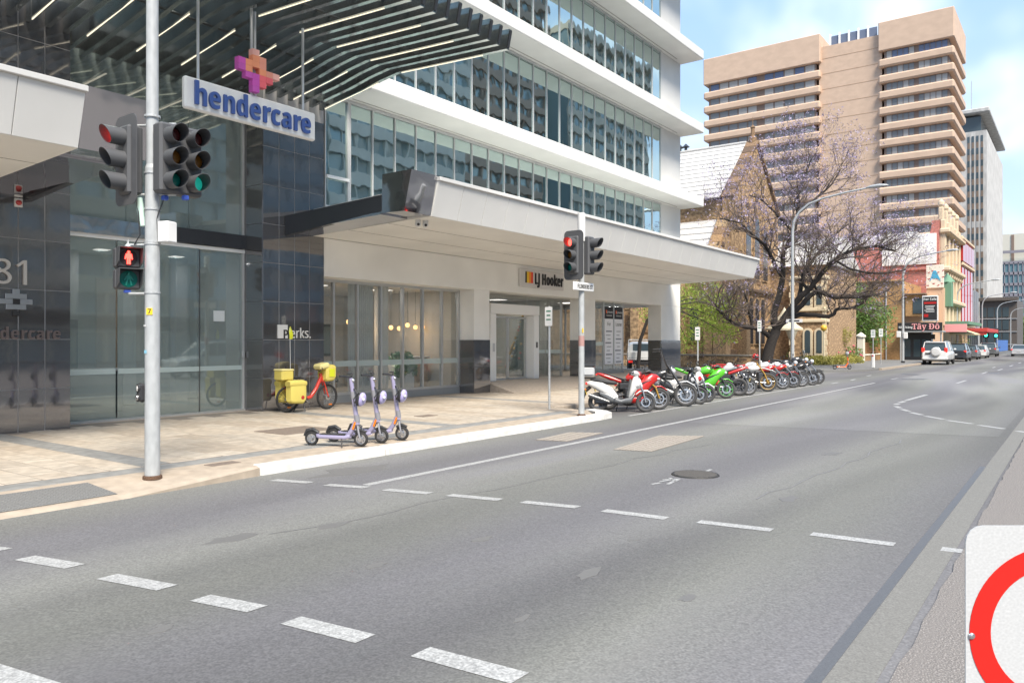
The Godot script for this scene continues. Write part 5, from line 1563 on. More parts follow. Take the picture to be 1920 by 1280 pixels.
func trees() -> void:
	var r := RandomNumberGenerator.new()
	r.seed = 77
	# jacaranda: main limbs traced, twigs grown from them
	var t := thing("jacaranda_tree", "spreading jacaranda with dark limbs and sparse purple blossom in front of the church", "tree")
	var fw := 49.0
	var limbs := [
		[[1436, 694, 0.0], [1439, 668, 0.0], [1446, 642, 0.0], [1456, 618, 0.0]], 
		[[1446, 634, 0.0], [1428, 618, -0.3], [1402, 613, -1.0], [1376, 605, -1.6], [1356, 590, -2.2], [1342, 572, -2.6]],
		[[1412, 614, -0.8], [1406, 590, -1.0], [1400, 562, -1.2], [1392, 544, -1.5], [1376, 530, -2.0]],
		[[1456, 618, 0.0], [1451, 592, 0.2], [1460, 558, 0.3], [1467, 530, 0.4], [1469, 500, 0.3], [1470, 470, 0.2], [1488, 436, 0.0], [1496, 400, 0.0], [1498, 366, 0.2], [1508, 335, 0.3], [1522, 298, 0.4]],
		[[1468, 520, 0.4], [1452, 492, -0.4], [1438, 464, -1.0], [1420, 447, -1.5], [1402, 432, -2.0], [1386, 418, -2.4], [1350, 410, -3.0]],
		[[1456, 618, 0.0], [1480, 583, -0.4], [1500, 558, -0.9], [1517, 543, -1.2], [1540, 515, -1.8], [1566, 488, -2.4], [1600, 470, -2.8], [1640, 462, -3.0], [1680, 470, -3.2]],
		[[1468, 600, 0.1], [1495, 580, 0.5], [1530, 548, 1.0], [1560, 556, 1.4], [1592, 557, 1.8], [1640, 553, 2.2], [1668, 542, 2.4]],
		[[1462, 610, 0.0], [1500, 590, 1.2], [1555, 593, 2.2], [1570, 580, 2.5], [1596, 577, 2.8], [1618, 568, 3.0], [1630, 553, 3.2]],
		[[1500, 558, -0.9], [1506, 520, -0.2], [1530, 480, 0.6], [1560, 445, 1.2], [1592, 420, 1.6]],
		[[1496, 400, 0.0], [1530, 372, 0.8], [1560, 345, 1.2], [1575, 318, 1.4]],
		[[1488, 436, 0.0], [1460, 405, -0.8], [1432, 378, -1.2], [1405, 365, -1.4]],
		[[1517, 543, -1.2], [1506, 530, -1.0], [1512, 505, -0.6], [1540, 560, 0.2]],
		[[1566, 488, -2.4], [1600, 505, -2.6], [1650, 512, -3.0], [1700, 505, -3.4]],
		[[1498, 366, 0.2], [1475, 335, 0.9], [1462, 315, 1.2]]]
	var radii := [[0.36, 0.30], [0.17, 0.06], [0.09, 0.04], [0.24, 0.04], [0.14, 0.04], [0.24, 0.05], [0.2, 0.05], [0.17, 0.05], [0.14, 0.04], [0.09, 0.03], [0.09, 0.03], [0.12, 0.05], [0.08, 0.03], [0.06, 0.03]]
	var wood := MB.new()
	var twig := MB.new()
	var tips := []
	for i in limbs.size():
		var pts := []
		var rs := []
		var n: int = limbs[i].size()
		for k in n:
			var q: Array = limbs[i][k]
			pts.append(gf(q[0], q[1], fw + q[2]))
			rs.append(lerpf(radii[i][0], radii[i][1], float(k) / (n - 1)))
		if i == 0:
			pts[0].y = 0.05
			rs[0] = 0.45
		# smooth the traced line
		var sp := []
		var sr := []
		for k in n - 1:
			for j in 4:
				var u := j / 4.0
				var p0: Vector3 = pts[maxi(k - 1, 0)]
				var p3: Vector3 = pts[mini(k + 2, n - 1)]
				sp.append(pts[k].cubic_interpolate(pts[k + 1], p0, p3, u) + Vector3(r.randf_range(-1, 1), r.randf_range(-1, 1), r.randf_range(-1, 1)) * 0.03)
				sr.append(lerpf(rs[k], rs[k + 1], u))
		sp.append(pts[n - 1]); sr.append(rs[n - 1])
		wood.tube(sp, sr, 9)
		if i == 0: continue
		for k in range(4, sp.size()):
			var along := float(k) / sp.size()
			if along < 0.35 and i in [3, 5, 6, 7]: continue
			for rep in 2:
				if r.randf() > 0.72: continue
				var d: Vector3 = (sp[k] - sp[k - 1]).normalized()
				d = (d * 0.5 + Vector3(r.randf_range(-1, 1), r.randf_range(-0.4, 1.1), r.randf_range(-1, 1))).normalized()
				grow(twig, tips, sp[k], d, minf(sr[k] * 0.55, 0.05), r.randf_range(1.1, 2.1), 3, r)
	part(t, "trunk", wood, tri(mats["bark"], ntex("rock", 0.03, 0.6, 1.0), Vector3(0.8, 0.4, 0.8)))
	part(t, "twigs", twig, mat("twig", 0.14, 0.11, 0.095, 0.9))
	var fl := MB.new()
	fl.tint = Color(1, 1, 1)
	var bl := [Color(0.34, 0.29, 0.44), Color(0.27, 0.23, 0.37), Color(0.43, 0.38, 0.51)]
	for e in tips:
		var p: Vector3 = e[0]
		if r.randf() > clampf(0.12 + (p.y - 6.0) * 0.07, 0.10, 0.6): continue
		for j in r.randi_range(3, 8):
			fl.tint = bl[r.randi() % 3]
			leaf_quad(fl, p + Vector3(r.randf_range(-1, 1), r.randf_range(-1, 1), r.randf_range(-1, 1)) * 0.20, r.randf_range(0.05, 0.10), r)
	for e in tips:       # a few olive pods and young leaves
		if r.randf() > 0.14: continue
		for j in 3:
			fl.tint = Color(0.16, 0.13, 0.05)
			leaf_quad(fl, e[0] + Vector3(r.randf_range(-1, 1), r.randf_range(-1, 1), r.randf_range(-1, 1)) * 0.2, 0.07, r)
	var fm := mat("blossom", 1, 1, 1, 0.8)
	fm.vertex_color_use_as_albedo = true
	fm.backlight_enabled = true
	fm.backlight = Color(0.35, 0.35, 0.35)
	part(t, "crown", fl, fm)
	# leaf materials
	for g in [["leaf_lime", 0.30, 0.40, 0.05], ["leaf_mid", 0.10, 0.19, 0.04], ["leaf_shade", 0.025, 0.06, 0.015], ["leaf_yellow", 0.26, 0.24, 0.05]]:
		var lm := mat(g[0], g[1], g[2], g[3], 0.6)
		lm.backlight_enabled = true
		lm.backlight = Color(0.4, 0.42, 0.25)
	# young light green tree by the lane
	leafy("young_tree", "light green feathery young tree between the white block and the church", gg(1196, 680, 0.0) , 44.0, [[1196, 690], [1200, 640], [1214, 600], [1250, 575]], 0.12, [[1320, 560, 5.0, 1.7], [1305, 600, 4.5, 1.7], [1345, 595, 4.7, 1.5], [1360, 625, 4.3, 1.0], [1290, 640, 5.0, 1.2], [1290, 555, 5.2, 1.4], [1352, 570, 4.6, 1.0], [1235, 580, 2.0, 1.2], [1215, 560, 0.0, 1.0]], "leaf_lime", 75.0, 0.11, r)
	leafy("garden_tree", "dense dark green tree with pale trunk in the manse garden", Vector3(), 70.0, [[1604, 672], [1605, 630], [1602, 600], [1608, 560]], 0.16, [[1600, 570, 0, 2.2], [1580, 600, 0.5, 2.0], [1625, 595, -0.4, 2.1], [1635, 620, 0, 1.7], [1575, 635, 0.6, 1.8], [1605, 625, 1.0, 2.0], [1590, 650, 1.6, 1.7], [1645, 590, 0.4, 1.3], [1622, 640, 1.6, 1.6], [1600, 545, 0.5, 1.4]], "leaf_mid", 75.0, 0.17, r)
	leafy("garden_tree", "small sparse yellow green sapling beside the rose garden", Vector3(), 63.0, [[1578, 664], [1579, 645], [1580, 632]], 0.05, [[1580, 630, 0, 0.7], [1576, 640, 0.2, 0.6], [1586, 622, 0, 0.5]], "leaf_yellow", 160.0, 0.09, r)
	leafy("street_tree", "bright green street tree at the far end beside the tail of parked cars", Vector3(), 180.0, [[1912, 655], [1912, 630], [1914, 610]], 0.3, [[1912, 615, 0, 3.6], [1906, 630, 0, 3.0], [1922, 605, 0, 4.0], [1925, 635, 0, 4.0], [1900, 640, 0, 2.2]], "leaf_mid", 14.0, 0.35, r)
	leafy("street_tree", "small green street plant behind the parked dark car", Vector3(), 88.0, [[1803, 665], [1803, 655]], 0.06, [[1803, 645, 0, 0.9], [1800, 655, 0, 0.8], [1808, 652, 0, 0.7]], "leaf_lime", 60.0, 0.12, r)
	leafy("garden_tree", "added dark leaf mass filling in the shaded interior of the pale trunked tree", Vector3(), 76.0, [[1592, 668], [1592, 650]], 0.12, [[1585, 655, 0, 1.9], [1602, 650, 0, 1.9], [1620, 652, 0, 1.9], [1594, 628, 0.5, 2.0], [1620, 628, 0.5, 2.0], [1634, 648, 0, 1.7], [1575, 620, 0.5, 1.6], [1607, 600, 0.5, 2.2]], "leaf_shade", 60.0, 0.2, r)  # added foliage; its dark colour stands in for shade inside the tree crown
	# rose beds
	var k := 0
	for b in [[1505, 668, 60], [1528, 662, 60], [1546, 660, 62], [1562, 660, 64], [1578, 662, 64], [1594, 662, 66], [1535, 672, 57], [1555, 672, 58], [1575, 673, 60], [1592, 674, 62], [1515, 674, 57]]:
		var s := thing("rose_bush", ["pink flowering rose bush beside the manse wall", "leafy rose bush along the garden edge"][0 if k < 6 else 1], "bush", gf(b[0], b[1], b[2]) * Vector3(1, 0, 1) + Vector3(0, 0.13, 0), 0, "pink roses" if k < 6 else "garden edge bushes")
		var m := MB.new()
		var f := MB.new()
		var tall := 1.5 if k < 6 else 0.7
		for j in 650:
			var p := Vector3(r.randf_range(-1, 1), r.randf_range(0, 1), r.randf_range(-1, 1))
			p = Vector3(p.x * 1.05, p.y * tall * (1.0 - 0.3 * absf(p.x)), p.z * 0.6)
			leaf_quad(m, p, 0.12, r)
			if j % 26 == 0 and k < 6:
				f.ell(p + Vector3(0, 0.1, 0.1), Vector3(0.09, 0.08, 0.09), Basis(), 6, 4)
		part(s, "leaves", m, mats["leaf_mid"] if k < 6 else mats["leaf_yellow"])
		if k < 6: part(s, "flowers", f, mat("rose_pink", 0.60, 0.12, 0.18, 0.7))
		k += 1

func leafy(called: String, label: String, _at: Vector3, fw: float, trunk: Array, rad: float, clumps: Array, key: String, per: float, leaf: float, r: RandomNumberGenerator) -> void:
	var t := thing(called, label, "tree")
	var w := MB.new()
	var pts := []
	var rs := []
	for k in trunk.size():
		pts.append(gf(trunk[k][0], trunk[k][1], fw))
		rs.append(rad * (1.0 - 0.5 * k / trunk.size()))
	pts[0].y = 0.0
	w.tube(pts, rs, 7)
	var m := MB.new()
	for c in clumps:
		var p := gf(c[0], c[1], fw + c[2])
		var s: float = c[3]
		w.tube([pts[-1], pts[-1].lerp(p, 0.5) + Vector3(0, 0.2, 0), p], [rad * 0.35, rad * 0.25, rad * 0.1], 5, false)
		# a clump is many small sprays
		var n := int(per * s * s)
		for k in n:
			var d := Vector3(r.randf_range(-1, 1), r.randf_range(-1, 1), r.randf_range(-1, 1))
			if d.length() > 1.0: continue
			var q := p + d * Vector3(s, s * 0.75, s)
			for j in 9:
				leaf_quad(m, q + Vector3(r.randf_range(-1, 1), r.randf_range(-1, 1) * 0.6, r.randf_range(-1, 1)) * leaf * 3.0, leaf * r.randf_range(0.7, 1.2), r)
	part(t, "trunk", w, mats["bark"])
	part(t, "crown", m, mats[key])

# ---------------------------------------------------------------- street furniture
var AXZ := Basis(Vector3(1, 0, 0), PI / 2)      # takes y to z

func rrect(w: float, h: float, rad: float) -> Array:
	var p := []
	for c in [[1, 1, 0], [-1, 1, 1], [-1, -1, 2], [1, -1, 3]]:
		for k in 5:
			var an: float = (c[2] + k / 4.0) * PI / 2
			p.append(Vector2(c[0] * (w / 2 - rad) + cos(an) * rad, c[1] * (h / 2 - rad) + sin(an) * rad))
	return p

func signal_head(parent: Node, at: Vector3, turn: float, lit: int, board: bool, cols := 1) -> void:
	var h := sub(parent, "signal_head")
	h.position = at
	h.rotation.y = turn
	var w := 0.30 * cols
	part(h, "housing", MB.new().bb(Vector3(0, 0, -0.06), Vector3(w - 0.02, 0.88, 0.20), 0.03), mats["signal_grey"])
	if board:
		part(h, "backing_board", MB.new().ext(rrect(w + 0.22, 1.14, 0.10), -0.012, 0.0), mats["signal_grey"])
	for c in cols:
		for k in 3:
			var p := Vector3((c - (cols - 1) / 2.0) * 0.30, 0.285 - 0.285 * k, 0.04)
			var vis := MB.new()
			var seg := 20
			for s in seg:       # tunnel visor, cut back underneath
				var a0 := TAU * s / seg
				var a1 := TAU * (s + 1) / seg
				var l0 := 0.22 + 0.055 * sin(a0)
				var l1 := 0.22 + 0.055 * sin(a1)
				for rad in [0.108, 0.103]:
					var d0 := Vector3(cos(a0), sin(a0), 0)
					var d1 := Vector3(cos(a1), sin(a1), 0)
					var sg := 1.0 if rad > 0.105 else -1.0
					vis.t3(p + d0 * rad, p + d1 * rad, p + d1 * rad + Vector3(0, 0, l1), d0 * sg, d1 * sg, d1 * sg)
					vis.t3(p + d0 * rad, p + d1 * rad + Vector3(0, 0, l1), p + d0 * rad + Vector3(0, 0, l0), d0 * sg, d1 * sg, d0 * sg)
				vis.q(p + Vector3(cos(a0), sin(a0), 0) * 0.108 + Vector3(0, 0, l0), p + Vector3(cos(a1), sin(a1), 0) * 0.108 + Vector3(0, 0, l1), p + Vector3(cos(a1), sin(a1), 0) * 0.103 + Vector3(0, 0, l1), p + Vector3(cos(a0), sin(a0), 0) * 0.103 + Vector3(0, 0, l0))
			part(h, "visor", vis, mats["signal_grey"])
			part(h, "lens", MB.new().ell(p + Vector3(0, 0, 0.05), Vector3(0.098, 0.098, 0.04)), mats["red_lit"] if (k == 0 and lit == 0 and c == 0) else glow("teal_lit", 0.01, 0.30, 0.23, 0.35) if (k == 2 and cols == 2 and c == 1) else [mat("red_dull", 0.06, 0.008, 0.008, 0.25), mats["amber_lens"], mats["green_lens"]][k])

func signals() -> void:
	var R := Vector3(ca, 0, -sa)
	var t := thing("traffic_light", "tall grey traffic light post with pedestrian signal and push button beside the crossing", "traffic light", Vector3(-9.54, 0.10, -5.21))
	part(t, "pole", MB.new().lathe([Vector2(0.0, 7.4), Vector2(0.072, 7.4), Vector2(0.074, 4.0), Vector2(0.088, 3.95), Vector2(0.092, 0.0)], 24), mats["pole_paint"])
	part(t, "base_ring", MB.new().lathe([Vector2(0.12, 0.0), Vector2(0.115, 0.04), Vector2(0.094, 0.05)], 20), tri(mat("rust", 0.16, 0.09, 0.055, 0.9), ntex("rock", 0.03, 0.6, 1.0), Vector3(2, 2, 2)))
	for y in [3.42, 3.0, 2.36, 3.88, 2.98, 4.6]:
		part(t, "clamp_band", MB.new().lathe([Vector2(0.098, y), Vector2(0.098, y + 0.025), Vector2(0.09, y + 0.025)], 20), mats["galvanised"])
	signal_head(t, R * -0.29 + Vector3(0, 4.05, 0.05), 0.0, 0, true)
	signal_head(t, R * 0.34 + Vector3(0.0, 4.06, -0.02), PI / 2, -1, false, 2)
	for e in [[R * -0.29, 3.62], [R * -0.29, 4.5], [R * 0.3, 3.62], [R * 0.3, 4.52], [R * -0.3, 2.98], [R * -0.3, 2.36]]:
		part(t, "bracket", MB.new().tube([Vector3(0, e[1], 0), Vector3(e[0].x, e[1], e[0].z)], 0.016, 8), mats["galvanised"])
	for e in [R * 0.16, R * 0.42]:
		part(t, "blue_cap", MB.new().bb(Vector3(e.x, 3.58, e.z), Vector3(0.07, 0.06, 0.07), 0.01), mat("cap_blue", 0.05, 0.11, 0.5, 0.5))
	# pedestrian signal
	var ps := sub(t, "pedestrian_signal")
	ps.position = R * -0.31 + Vector3(0, 2.68, 0)
	ps.rotation.y = deg_to_rad(75)
	for k in 2:
		var y := 0.135 - 0.27 * k
		part(ps, "housing", MB.new().bb(Vector3(0, y, -0.07), Vector3(0.30, 0.262, 0.18), 0.025), mats["signal_grey"])
		var hood := MB.new()
		hood.box(Vector3(0, y + 0.122, 0.10), Vector3(0.28, 0.008, 0.2))
		for sx in [-1, 1]:
			hood.ext([Vector2(0, -0.115), Vector2(0, 0.12), Vector2(0.2, 0.12), Vector2(0.16, -0.06)], -0.004, 0.004, Transform3D(Basis(Vector3.UP, -PI / 2), Vector3(sx * 0.138, y, 0.0)))
		part(ps, "hood", hood, mats["signal_grey"])
		part(ps, "lens", MB.new().lathe([Vector2(0.0, 0.03), Vector2(0.105, 0.025), Vector2(0.11, 0.0)], 20, Transform3D(AXZ, Vector3(0, y, 0.0))), mats["ink"] if k == 0 else mats["green_lens"])
		var man := MB.new()
		man.ell(Vector3(0, y + 0.07, 0.034), Vector3(0.018, 0.02, 0.008), Basis(), 8, 6)
		man.box(Vector3(0, y + 0.02, 0.034), Vector3(0.05, 0.065, 0.012))
		for sx in [-1, 1]:
			man.box(Vector3(sx * (0.012 + 0.012 * k), y - 0.045, 0.034), Vector3(0.018, 0.075, 0.012), Basis(Vector3(0, 0, 1), sx * 0.25 * k))
			man.box(Vector3(sx * 0.034, y + 0.015, 0.034), Vector3(0.014, 0.07, 0.012), Basis(Vector3(0, 0, 1), sx * (0.2 + 0.3 * k)))
		part(ps, "figure", man, mats["red_lit"] if k == 0 else mat("green_man", 0.02, 0.26, 0.2, 0.3))
	part(ps, "finial", MB.new().lathe([Vector2(0.045, 0.27), Vector2(0.04, 0.29), Vector2(0.012, 0.32), Vector2(0.0, 0.38)], 10), mats["galvanised"])
	part(ps, "blue_cap", MB.new().bb(Vector3(0, -0.29, -0.05), Vector3(0.08, 0.04, 0.08), 0.01), mats["cap_blue"])
	part(t, "control_box", MB.new().bb(R * 0.19 + Vector3(0, 3.14, 0), Vector3(0.17, 0.27, 0.17), 0.015, Basis(Vector3.UP, 0.3)), mats["sign_white"])
	part(t, "cable", MB.new().tube([R * -0.2 + Vector3(0, 3.55, 0), R * -0.13 + Vector3(0, 3.4, 0.05), R * -0.11 + Vector3(0, 3.1, 0.05), R * -0.2 + Vector3(0, 2.98, 0.03)], 0.009, 6), mats["black_plastic"])
	part(t, "cable", MB.new().tube([R * 0.15 + Vector3(0, 3.58, 0), R * 0.1 + Vector3(0, 3.3, 0.05), R * 0.095 + Vector3(0, 2.7, 0.03)], 0.009, 6), mats["black_plastic"])
	part(t, "sheath", MB.new().tube([R * -0.16 + Vector3(0, 3.58, 0), R * -0.15 + Vector3(0, 3.42, 0), R * -0.12 + Vector3(0, 3.22, 0.0)], [0.03, 0.045, 0.035], 10), mat("sheath_green", 0.5, 0.66, 0.6, 0.6))
	# push button
	var pb := sub(t, "push_button")
	pb.position = R * -0.11 + Vector3(0, 1.10, 0.03)
	pb.rotation.y = deg_to_rad(-10)
	part(pb, "housing", MB.new().bb(Vector3(0, 0, 0), Vector3(0.13, 0.24, 0.09), 0.03), mats["black_plastic"])
	for k in 2:
		part(pb, "ring", MB.new().lathe([Vector2(0.0, 0.05), Vector2(0.03, 0.052), Vector2(0.055, 0.05), Vector2(0.055, 0.03)], 16, Transform3D(AXZ, Vector3(0, 0.055 - 0.115 * k, 0))), mats["black_plastic"])
	part(pb, "arrow", MB.new().ext([Vector2(-0.03, 0), Vector2(0, 0.035), Vector2(0.03, 0), Vector2(0.012, 0), Vector2(0.012, -0.03), Vector2(-0.012, -0.03), Vector2(-0.012, 0)], 0.05, 0.056, Transform3D(Basis(), Vector3(0, 0.055, 0))), mats["sign_white"])
	part(pb, "button", MB.new().lathe([Vector2(0.0, 0.066), Vector2(0.03, 0.064), Vector2(0.034, 0.05)], 14, Transform3D(AXZ, Vector3(0, -0.06, 0))), mats["steel"])
	var tg := part(t, "number_tag", MB.new().box(Vector3(), Vector3(0.075, 0.085, 0.004)), mat("tag_yellow", 0.80, 0.55, 0.02, 0.5))
	tg.transform = Transform3D(Basis(Vector3.UP, deg_to_rad(40)), Vector3(sin(deg_to_rad(40)) * 0.094, 2.13, cos(deg_to_rad(40)) * 0.094))
	text(tg, "digit", "7", 0.06, mats["ink"], Transform3D(Basis(), Vector3(0, 0, 0.003)), 0.002)
	for e in [[0.95, 1.62, 0.05, 0.04, "sticker_blue", [0.25, 0.55, 0.7]], [0.75, 1.95, 0.07, 0.02, "sticker_white", [0.8, 0.8, 0.8]]]:
		var an: float = e[0]
		var o := part(t, "sticker", MB.new().box(Vector3(), Vector3(e[2], e[3], 0.003)), mat(e[4], e[5][0], e[5][1], e[5][2], 0.5))
		o.transform = Transform3D(Basis(Vector3.UP, an - 0.9), Vector3(sin(an - 0.9) * 0.095, e[1], cos(an - 0.9) * 0.095))
	# second signal
	var s := thing("traffic_light", "slim traffic light post with red signal and street name blade beside the white kerb end", "traffic light", Vector3(-9.35, 0.124, -15.4))
	part(s, "pole", MB.new().lathe([Vector2(0.066, 4.1), Vector2(0.07, 0.0)], 18), mats["pole_paint"])
	part(s, "pole_cap", MB.new().lathe([Vector2(0.0, 4.72), Vector2(0.09, 4.7), Vector2(0.09, 4.05), Vector2(0.066, 4.03)], 18), mats["sign_white"])
	part(s, "base_ring", MB.new().lathe([Vector2(0.10, 0.0), Vector2(0.10, 0.03), Vector2(0.07, 0.05)], 16), mats["rust"])
	signal_head(s, R * -0.13 + Vector3(0, 3.72, 0.10), 0.0, 0, true)
	signal_head(s, R * 0.20 + Vector3(0, 3.72, -0.02), PI / 2, -1, false)
	var bl := part(s, "street_name_blade", MB.new().bb(Vector3(0.085, 2.99, 0.05), Vector3(0.03, 0.19, 0.90), 0.01), mats["sign_white"])
	text(bl, "print", "FLINDERS ST", 0.095, mats["ink"], facade_xf(Vector3(0.104, 2.99, 0.0)), 0.004, true, 0.85)
	part(s, "number_tag", MB.new().box(Vector3(0.062, 1.98, 0.04), Vector3(0.01, 0.10, 0.05)), mats["tag_yellow"])
	part(s, "sticker", MB.new().lathe([Vector2(0.0705, 1.62), Vector2(0.0705, 1.86)], 16), tri(mat("sticker_red", 0.62, 0.36, 0.33, 0.6), ntex("worn", 0.18, 0.45, 1.0), Vector3(3, 3, 3)))

func sign_post(label: String, at: Vector3, h: float, sw: float, sh: float, turn: float, group := "", lines := 3) -> Node3D:
	var t := thing("parking_sign", label, "sign post", at, 0.0, group)
	part(t, "post", MB.new().tube([Vector3(), Vector3(0, h, 0)], 0.03, 8), mats["galvanised"])
	var p := sub(t, "plate")
	p.position = Vector3(0, h - sh / 2 - 0.02, 0)
	p.rotation.y = turn
	part(p, "face", MB.new().ext(rrect(sw, sh, 0.02), 0.032, 0.038), mats["sign_white"])
	var m := MB.new()
	for k in lines:
		m.box(Vector3(0, sh * (0.28 - 0.22 * k), 0.040), Vector3(sw * (0.62 - 0.12 * (k % 2)), sh * 0.07, 0.003))
	part(p, "print", m, mat("sign_green", 0.02, 0.16, 0.09, 0.6))
	return t

func street_light(label: String, at: Vector3, h: float, arm: float, rad := 0.085) -> void:
	var t := thing("street_lamp", label, "street lamp", at, 0.0)
	var k := arm / 4.8
	part(t, "pole", MB.new().tube([Vector3(0, 0, 0), Vector3(0, h * 0.45, 0), Vector3(0, h * 0.80, 0), Vector3(0.10, h * 0.86, 0), Vector3(0.4 * k, h * 0.905, 0), Vector3(0.95 * k, h * 0.945, 0), Vector3(1.7 * k, h * 0.968, 0), Vector3(3.0 * k, h * 0.988, 0), Vector3(4.2 * k, h, 0)], [rad * 1.2, rad * 1.1, rad, rad * 0.95, rad * 0.85, rad * 0.75, rad * 0.65, rad * 0.6, rad * 0.55], 10), mats["galvanised"])
	part(t, "lamp_head", MB.new().hull([[4.05 * k, h, 0.03, 0.04], [4.3 * k, h + 0.03, 0.09, 0.13], [4.8 * k, h + 0.05, 0.10, 0.17], [5.15 * k, h + 0.04, 0.05, 0.10], [5.25 * k, h + 0.03, 0.01, 0.02]], 12), mats["galvanised"])
	part(t, "base_plate", MB.new().bb(Vector3(0, 0.08, 0), Vector3(0.28, 0.16, 0.28), 0.04), mats["dark_steel"])

func street_poles() -> void:
	sign_post("parking sign on a slim post in front of the agency door", Vector3(-10.89, 0.124, -16.37), 2.62, 0.22, 0.48, 0.0)
	sign_post("parking sign on a slim post before the low stone wall", Vector3(-11.9, 0.124, -28.2), 2.3, 0.19, 0.5, 0.1)
	sign_post("parking sign on a slim post beside the jacaranda trunk", Vector3(-11.8, 0.124, -35.0), 2.7, 0.18, 0.5, 0.1)
	var w := sign_post("white sleeved sign post at the kerb of the far corner", Vector3(-10.9, 0.13, -54.3), 2.5, 0.26, 0.5, 0.2)
	part(w, "sleeve", MB.new().bb(Vector3(0, 0.45, 0), Vector3(0.2, 0.9, 0.2), 0.04), mats["sign_white"])
	part(w, "reflector", MB.new().bb(Vector3(0, 0.8, 0.1), Vector3(0.1, 0.1, 0.03), 0.01), mats["red_paint"])
	sign_post("tall white parking sign beside the garden fence", Vector3(-12.2, 0.13, -63.5), 2.7, 0.28, 0.6, 0.2)
	street_light("curved street lamp with street name blade behind the last motorcycles", Vector3(-13.9, 0.13, -47.1), 10.4, 4.8)
	var b := get_node("street_lamp")
	var bl := part(b, "street_name_blade", MB.new().bb(Vector3(0.1, 2.95, 0.0), Vector3(0.95, 0.2, 0.03), 0.01), mats["sign_white"])
	part(bl, "print", MB.new().box(Vector3(0.1, 2.95, 0.018), Vector3(0.6, 0.08, 0.004)), mats["ink"])
	street_light("curved street lamp with small junction boxes beside the restaurant", Vector3(-11.6, 0.13, -68.9), 8.8, 3.6)
	var c := get_node("street_lamp_001")
	for e in [Vector3(-0.3, 2.3, 0.1), Vector3(0.2, 2.2, 0.1)]:
		part(c, "junction_box", MB.new().bb(e, Vector3(0.3, 0.5, 0.2), 0.03), mats["sign_white"])
	var names2 := ["curved street lamp beside the ornate cream front", "curved street lamp beside the red awning", "curved street lamp beside the brown block", "curved street lamp beside the far green tree"]
	var zs := [-99.0, -126.0, -150.0, -180.0]
	for k in 4:
		street_light(names2[k], Vector3(-11.2, 0.13, zs[k]), 8.4, 3.8)
	# far traffic lights showing green
	for k in 2:
		var t := thing("traffic_light", ["far traffic light showing green beside the red awning", "far traffic light showing green above the dark parked car"][k], "traffic light", [Vector3(-10.9, 0.13, -128.0), Vector3(-10.6, 0.13, -140.0)][k])
		part(t, "pole", MB.new().tube([Vector3(), Vector3(0, 3.6, 0)], 0.07, 8), mats["dark_steel"])
		part(t, "head", MB.new().bb(Vector3(0, 3.0, 0.1), Vector3(0.75, 1.5, 0.15), 0.08), mats["ink"])
		part(t, "lens", MB.new().ell(Vector3(0.0, 2.6, 0.2), Vector3(0.22, 0.22, 0.06)), glow("green_lit", 0.05, 0.9, 0.6, 1.5))

# ---------------------------------------------------------------- wheels and two-wheelers (local forward is +x)
func wheel(parent: Node, at: Vector3, rad: float, wd: float, rim: Material, spokes: int, thin := false, tyre: Material = null) -> Node3D:
	var w := sub(parent, "wheel")
	w.position = at
	var prof := []
	for k in 9:
		var an := TAU * k / 8.0
		prof.append(Vector2(rad - wd * 0.5 * 0.9 + cos(an) * wd * 0.5 * 0.9, sin(an) * wd * 0.5))
	var rr := rad - wd * 0.82
	part(w, "tyre", MB.new().lathe(prof, 28, Transform3D(AXZ, Vector3())), tyre if tyre else mats["rubber"])
	var m := MB.new()
	m.lathe([Vector2(rr + 0.012, -wd * 0.3), Vector2(rr - 0.012, -wd * 0.26), Vector2(rr - 0.012, wd * 0.26), Vector2(rr + 0.012, wd * 0.3)], 24, Transform3D(AXZ, Vector3()))
	m.lathe([Vector2(0.0, -0.06), Vector2(0.035, -0.06), Vector2(0.035, 0.06), Vector2(0.0, 0.06)], 10, Transform3D(AXZ, Vector3()))
	for k in spokes:
		var an := TAU * k / spokes
		var d := Vector3(cos(an), sin(an), 0)
		if thin:
			m.tube([d.rotated(Vector3(0, 0, 1), 0.5) * 0.03 + Vector3(0, 0, 0.03 * (1 if k % 2 else -1)), d * rr], 0.0035, 4, false)
		else:
			m.box(d * rr * 0.5, Vector3(rr, 0.032, wd * 0.28), Basis(Vector3(0, 0, 1), an))
	part(w, "rim", m, rim)
	return w

func ride(called: String, label: String, category: String, front: Vector3, head: Vector3, wb: float, lean: float, group := "") -> Node3D:
	head = head.normalized()
	var t := thing(called, label, category, front - head * wb, 0.0, group)
	t.basis = Basis(Vector3.UP, facing(head)) * Basis(Vector3(1, 0, 0), lean)
	return t

